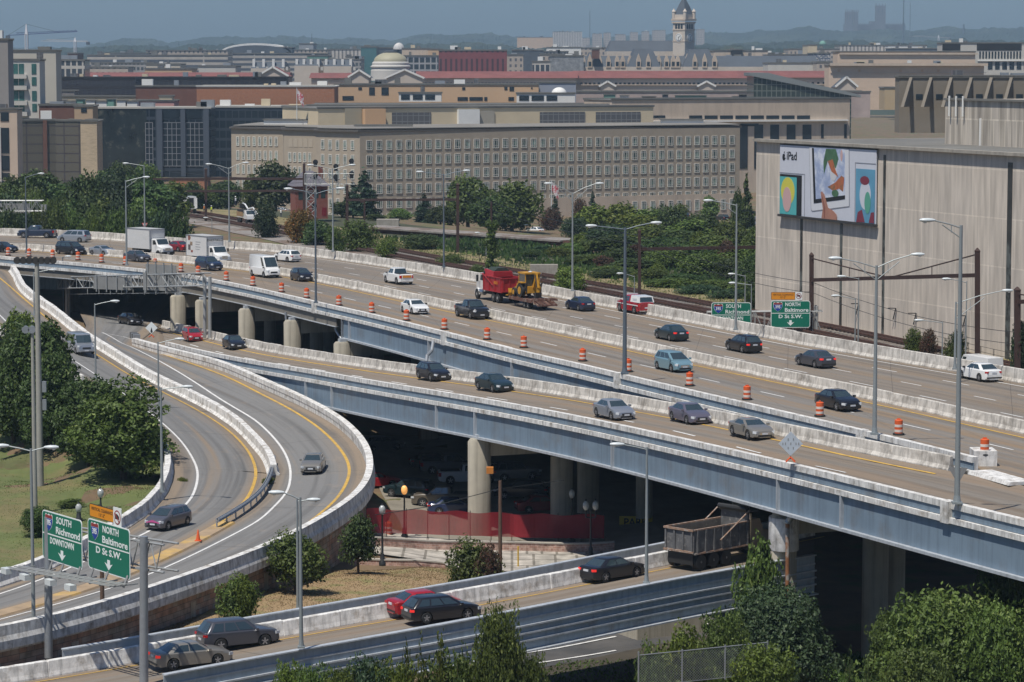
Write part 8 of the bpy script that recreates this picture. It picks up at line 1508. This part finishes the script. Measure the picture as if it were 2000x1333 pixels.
def grass(P,n,size,lm,name,seed):
 R=random.Random(seed);c=[atH(*p)for p in P];vs=[];fs=[];tn=[]
 for _ in range(n):
  u,v=R.random(),R.random();q=c[0].lerp(c[1],u).lerp(c[3].lerp(c[2],u),v);q=S_g.drop(q,q.z);a=R.uniform(0,3.14);s=size*R.uniform(.5,1.5);k=len(vs);t1=V((cos(a),sin(a),0))*s*.5;l=V((R.gauss(0,.5),R.gauss(0,.5),1))*s
  vs+=[q-t1,q+t1,q+t1*.3+l,q-t1*.3+l];fs.append((k,k+1,k+2,k+3));nn=noise.noise(q*.35)+.5*noise.noise(q*1.3);tn.append(min(1,max(0,.5+nn*.7+R.gauss(0,.15))))
 me=leafmesh(name,(vs,fs,tn));o=bpy.data.objects.new(name,me);COL.objects.link(o);me.materials.append(lm);tag(o,kind='stuff')
LM['lawn']=leafmat('lawn_blades',(.10,.14,.035),(.155,.185,.055),(.20,.20,.08));LM['dry']=leafmat('dry_blades',(.20,.165,.07),(.30,.22,.105),(.38,.29,.16));LM['fresh']=leafmat('fresh_blades',(.05,.09,.015),(.10,.17,.03),(.16,.22,.05))
patch([(-150,1140,35.7),(330,1060,35.7),(330,860,35.8),(-150,850,35.9)],'lawn',mat('lawn_soil',(.12,.145,.045),.95,nz=.25,ns=.4,col2=(.18,.155,.065),n2=(.18,.45,.62)),.05,20)
grass([(-100,1130,35.7),(300,1060,35.7),(300,880,35.8),(-100,870,35.9)],30000,.07,LM['lawn'],'lawn_grass',3)
patch([(330,1245,36.5),(1010,1145,38.2),(880,1108,38),(560,1110,37)],'dry_grass_bank',mat('dry_soil',(.31,.215,.115),.95,nz=.25,ns=.6,col2=(.21,.2,.075),n2=(.4,.5,.65)),.05,20)
grass([(200,1262,36.4),(1010,1150,38.2),(900,1105,38.1),(560,1105,36.8)],30000,.07,LM['dry'],'dry_grass',4)
grass([(1560,1345,39.6),(1760,1345,39.6),(1740,1270,39.5),(1580,1290,39.5)],9000,.2,LM['fresh'],'fresh_grass',5)
grass([(900,1400,39.8),(1500,1400,39.6),(1500,1290,39.5),(1100,1290,39.5)],5000,.16,LM['fresh'],'ground_cover',6)
def grass_line(P,o0,o1,n,size,lm,name,seed):
 R=random.Random(seed);vs=[];fs=[];tn=[]
 for _ in range(n):
  i=R.randrange(len(P)-1);t_=tan_at(P,i);q=P[i].lerp(P[i+1],R.random())+V((-t_.y,t_.x,0))*R.uniform(o0,o1)
  if q.y>520:continue
  q=S_g.drop(q,q.z);s=size*R.uniform(.5,1.6);a=R.uniform(0,3.14);t1=V((cos(a),sin(a),0))*s*.5;k=len(vs);vs+=[q-t1,q+t1,q+Z*s+t1*.2,q+Z*s-t1*.2];fs.append((k,k+1,k+2,k+3));tn.append(min(1,max(0,.5+noise.noise(q*.2)+R.gauss(0,.15))))
 me=leafmesh(name,(vs,fs,tn));o=bpy.data.objects.new(name,me);COL.objects.link(o);me.materials.append(lm);tag(o,kind='stuff')
grass_line(TRs,6,12,9000,.22,LM['lawn'],'trackside_grass',8);grass_line(TRs,11.5,34,20000,.5,LM['d'],'slope_weeds',9)
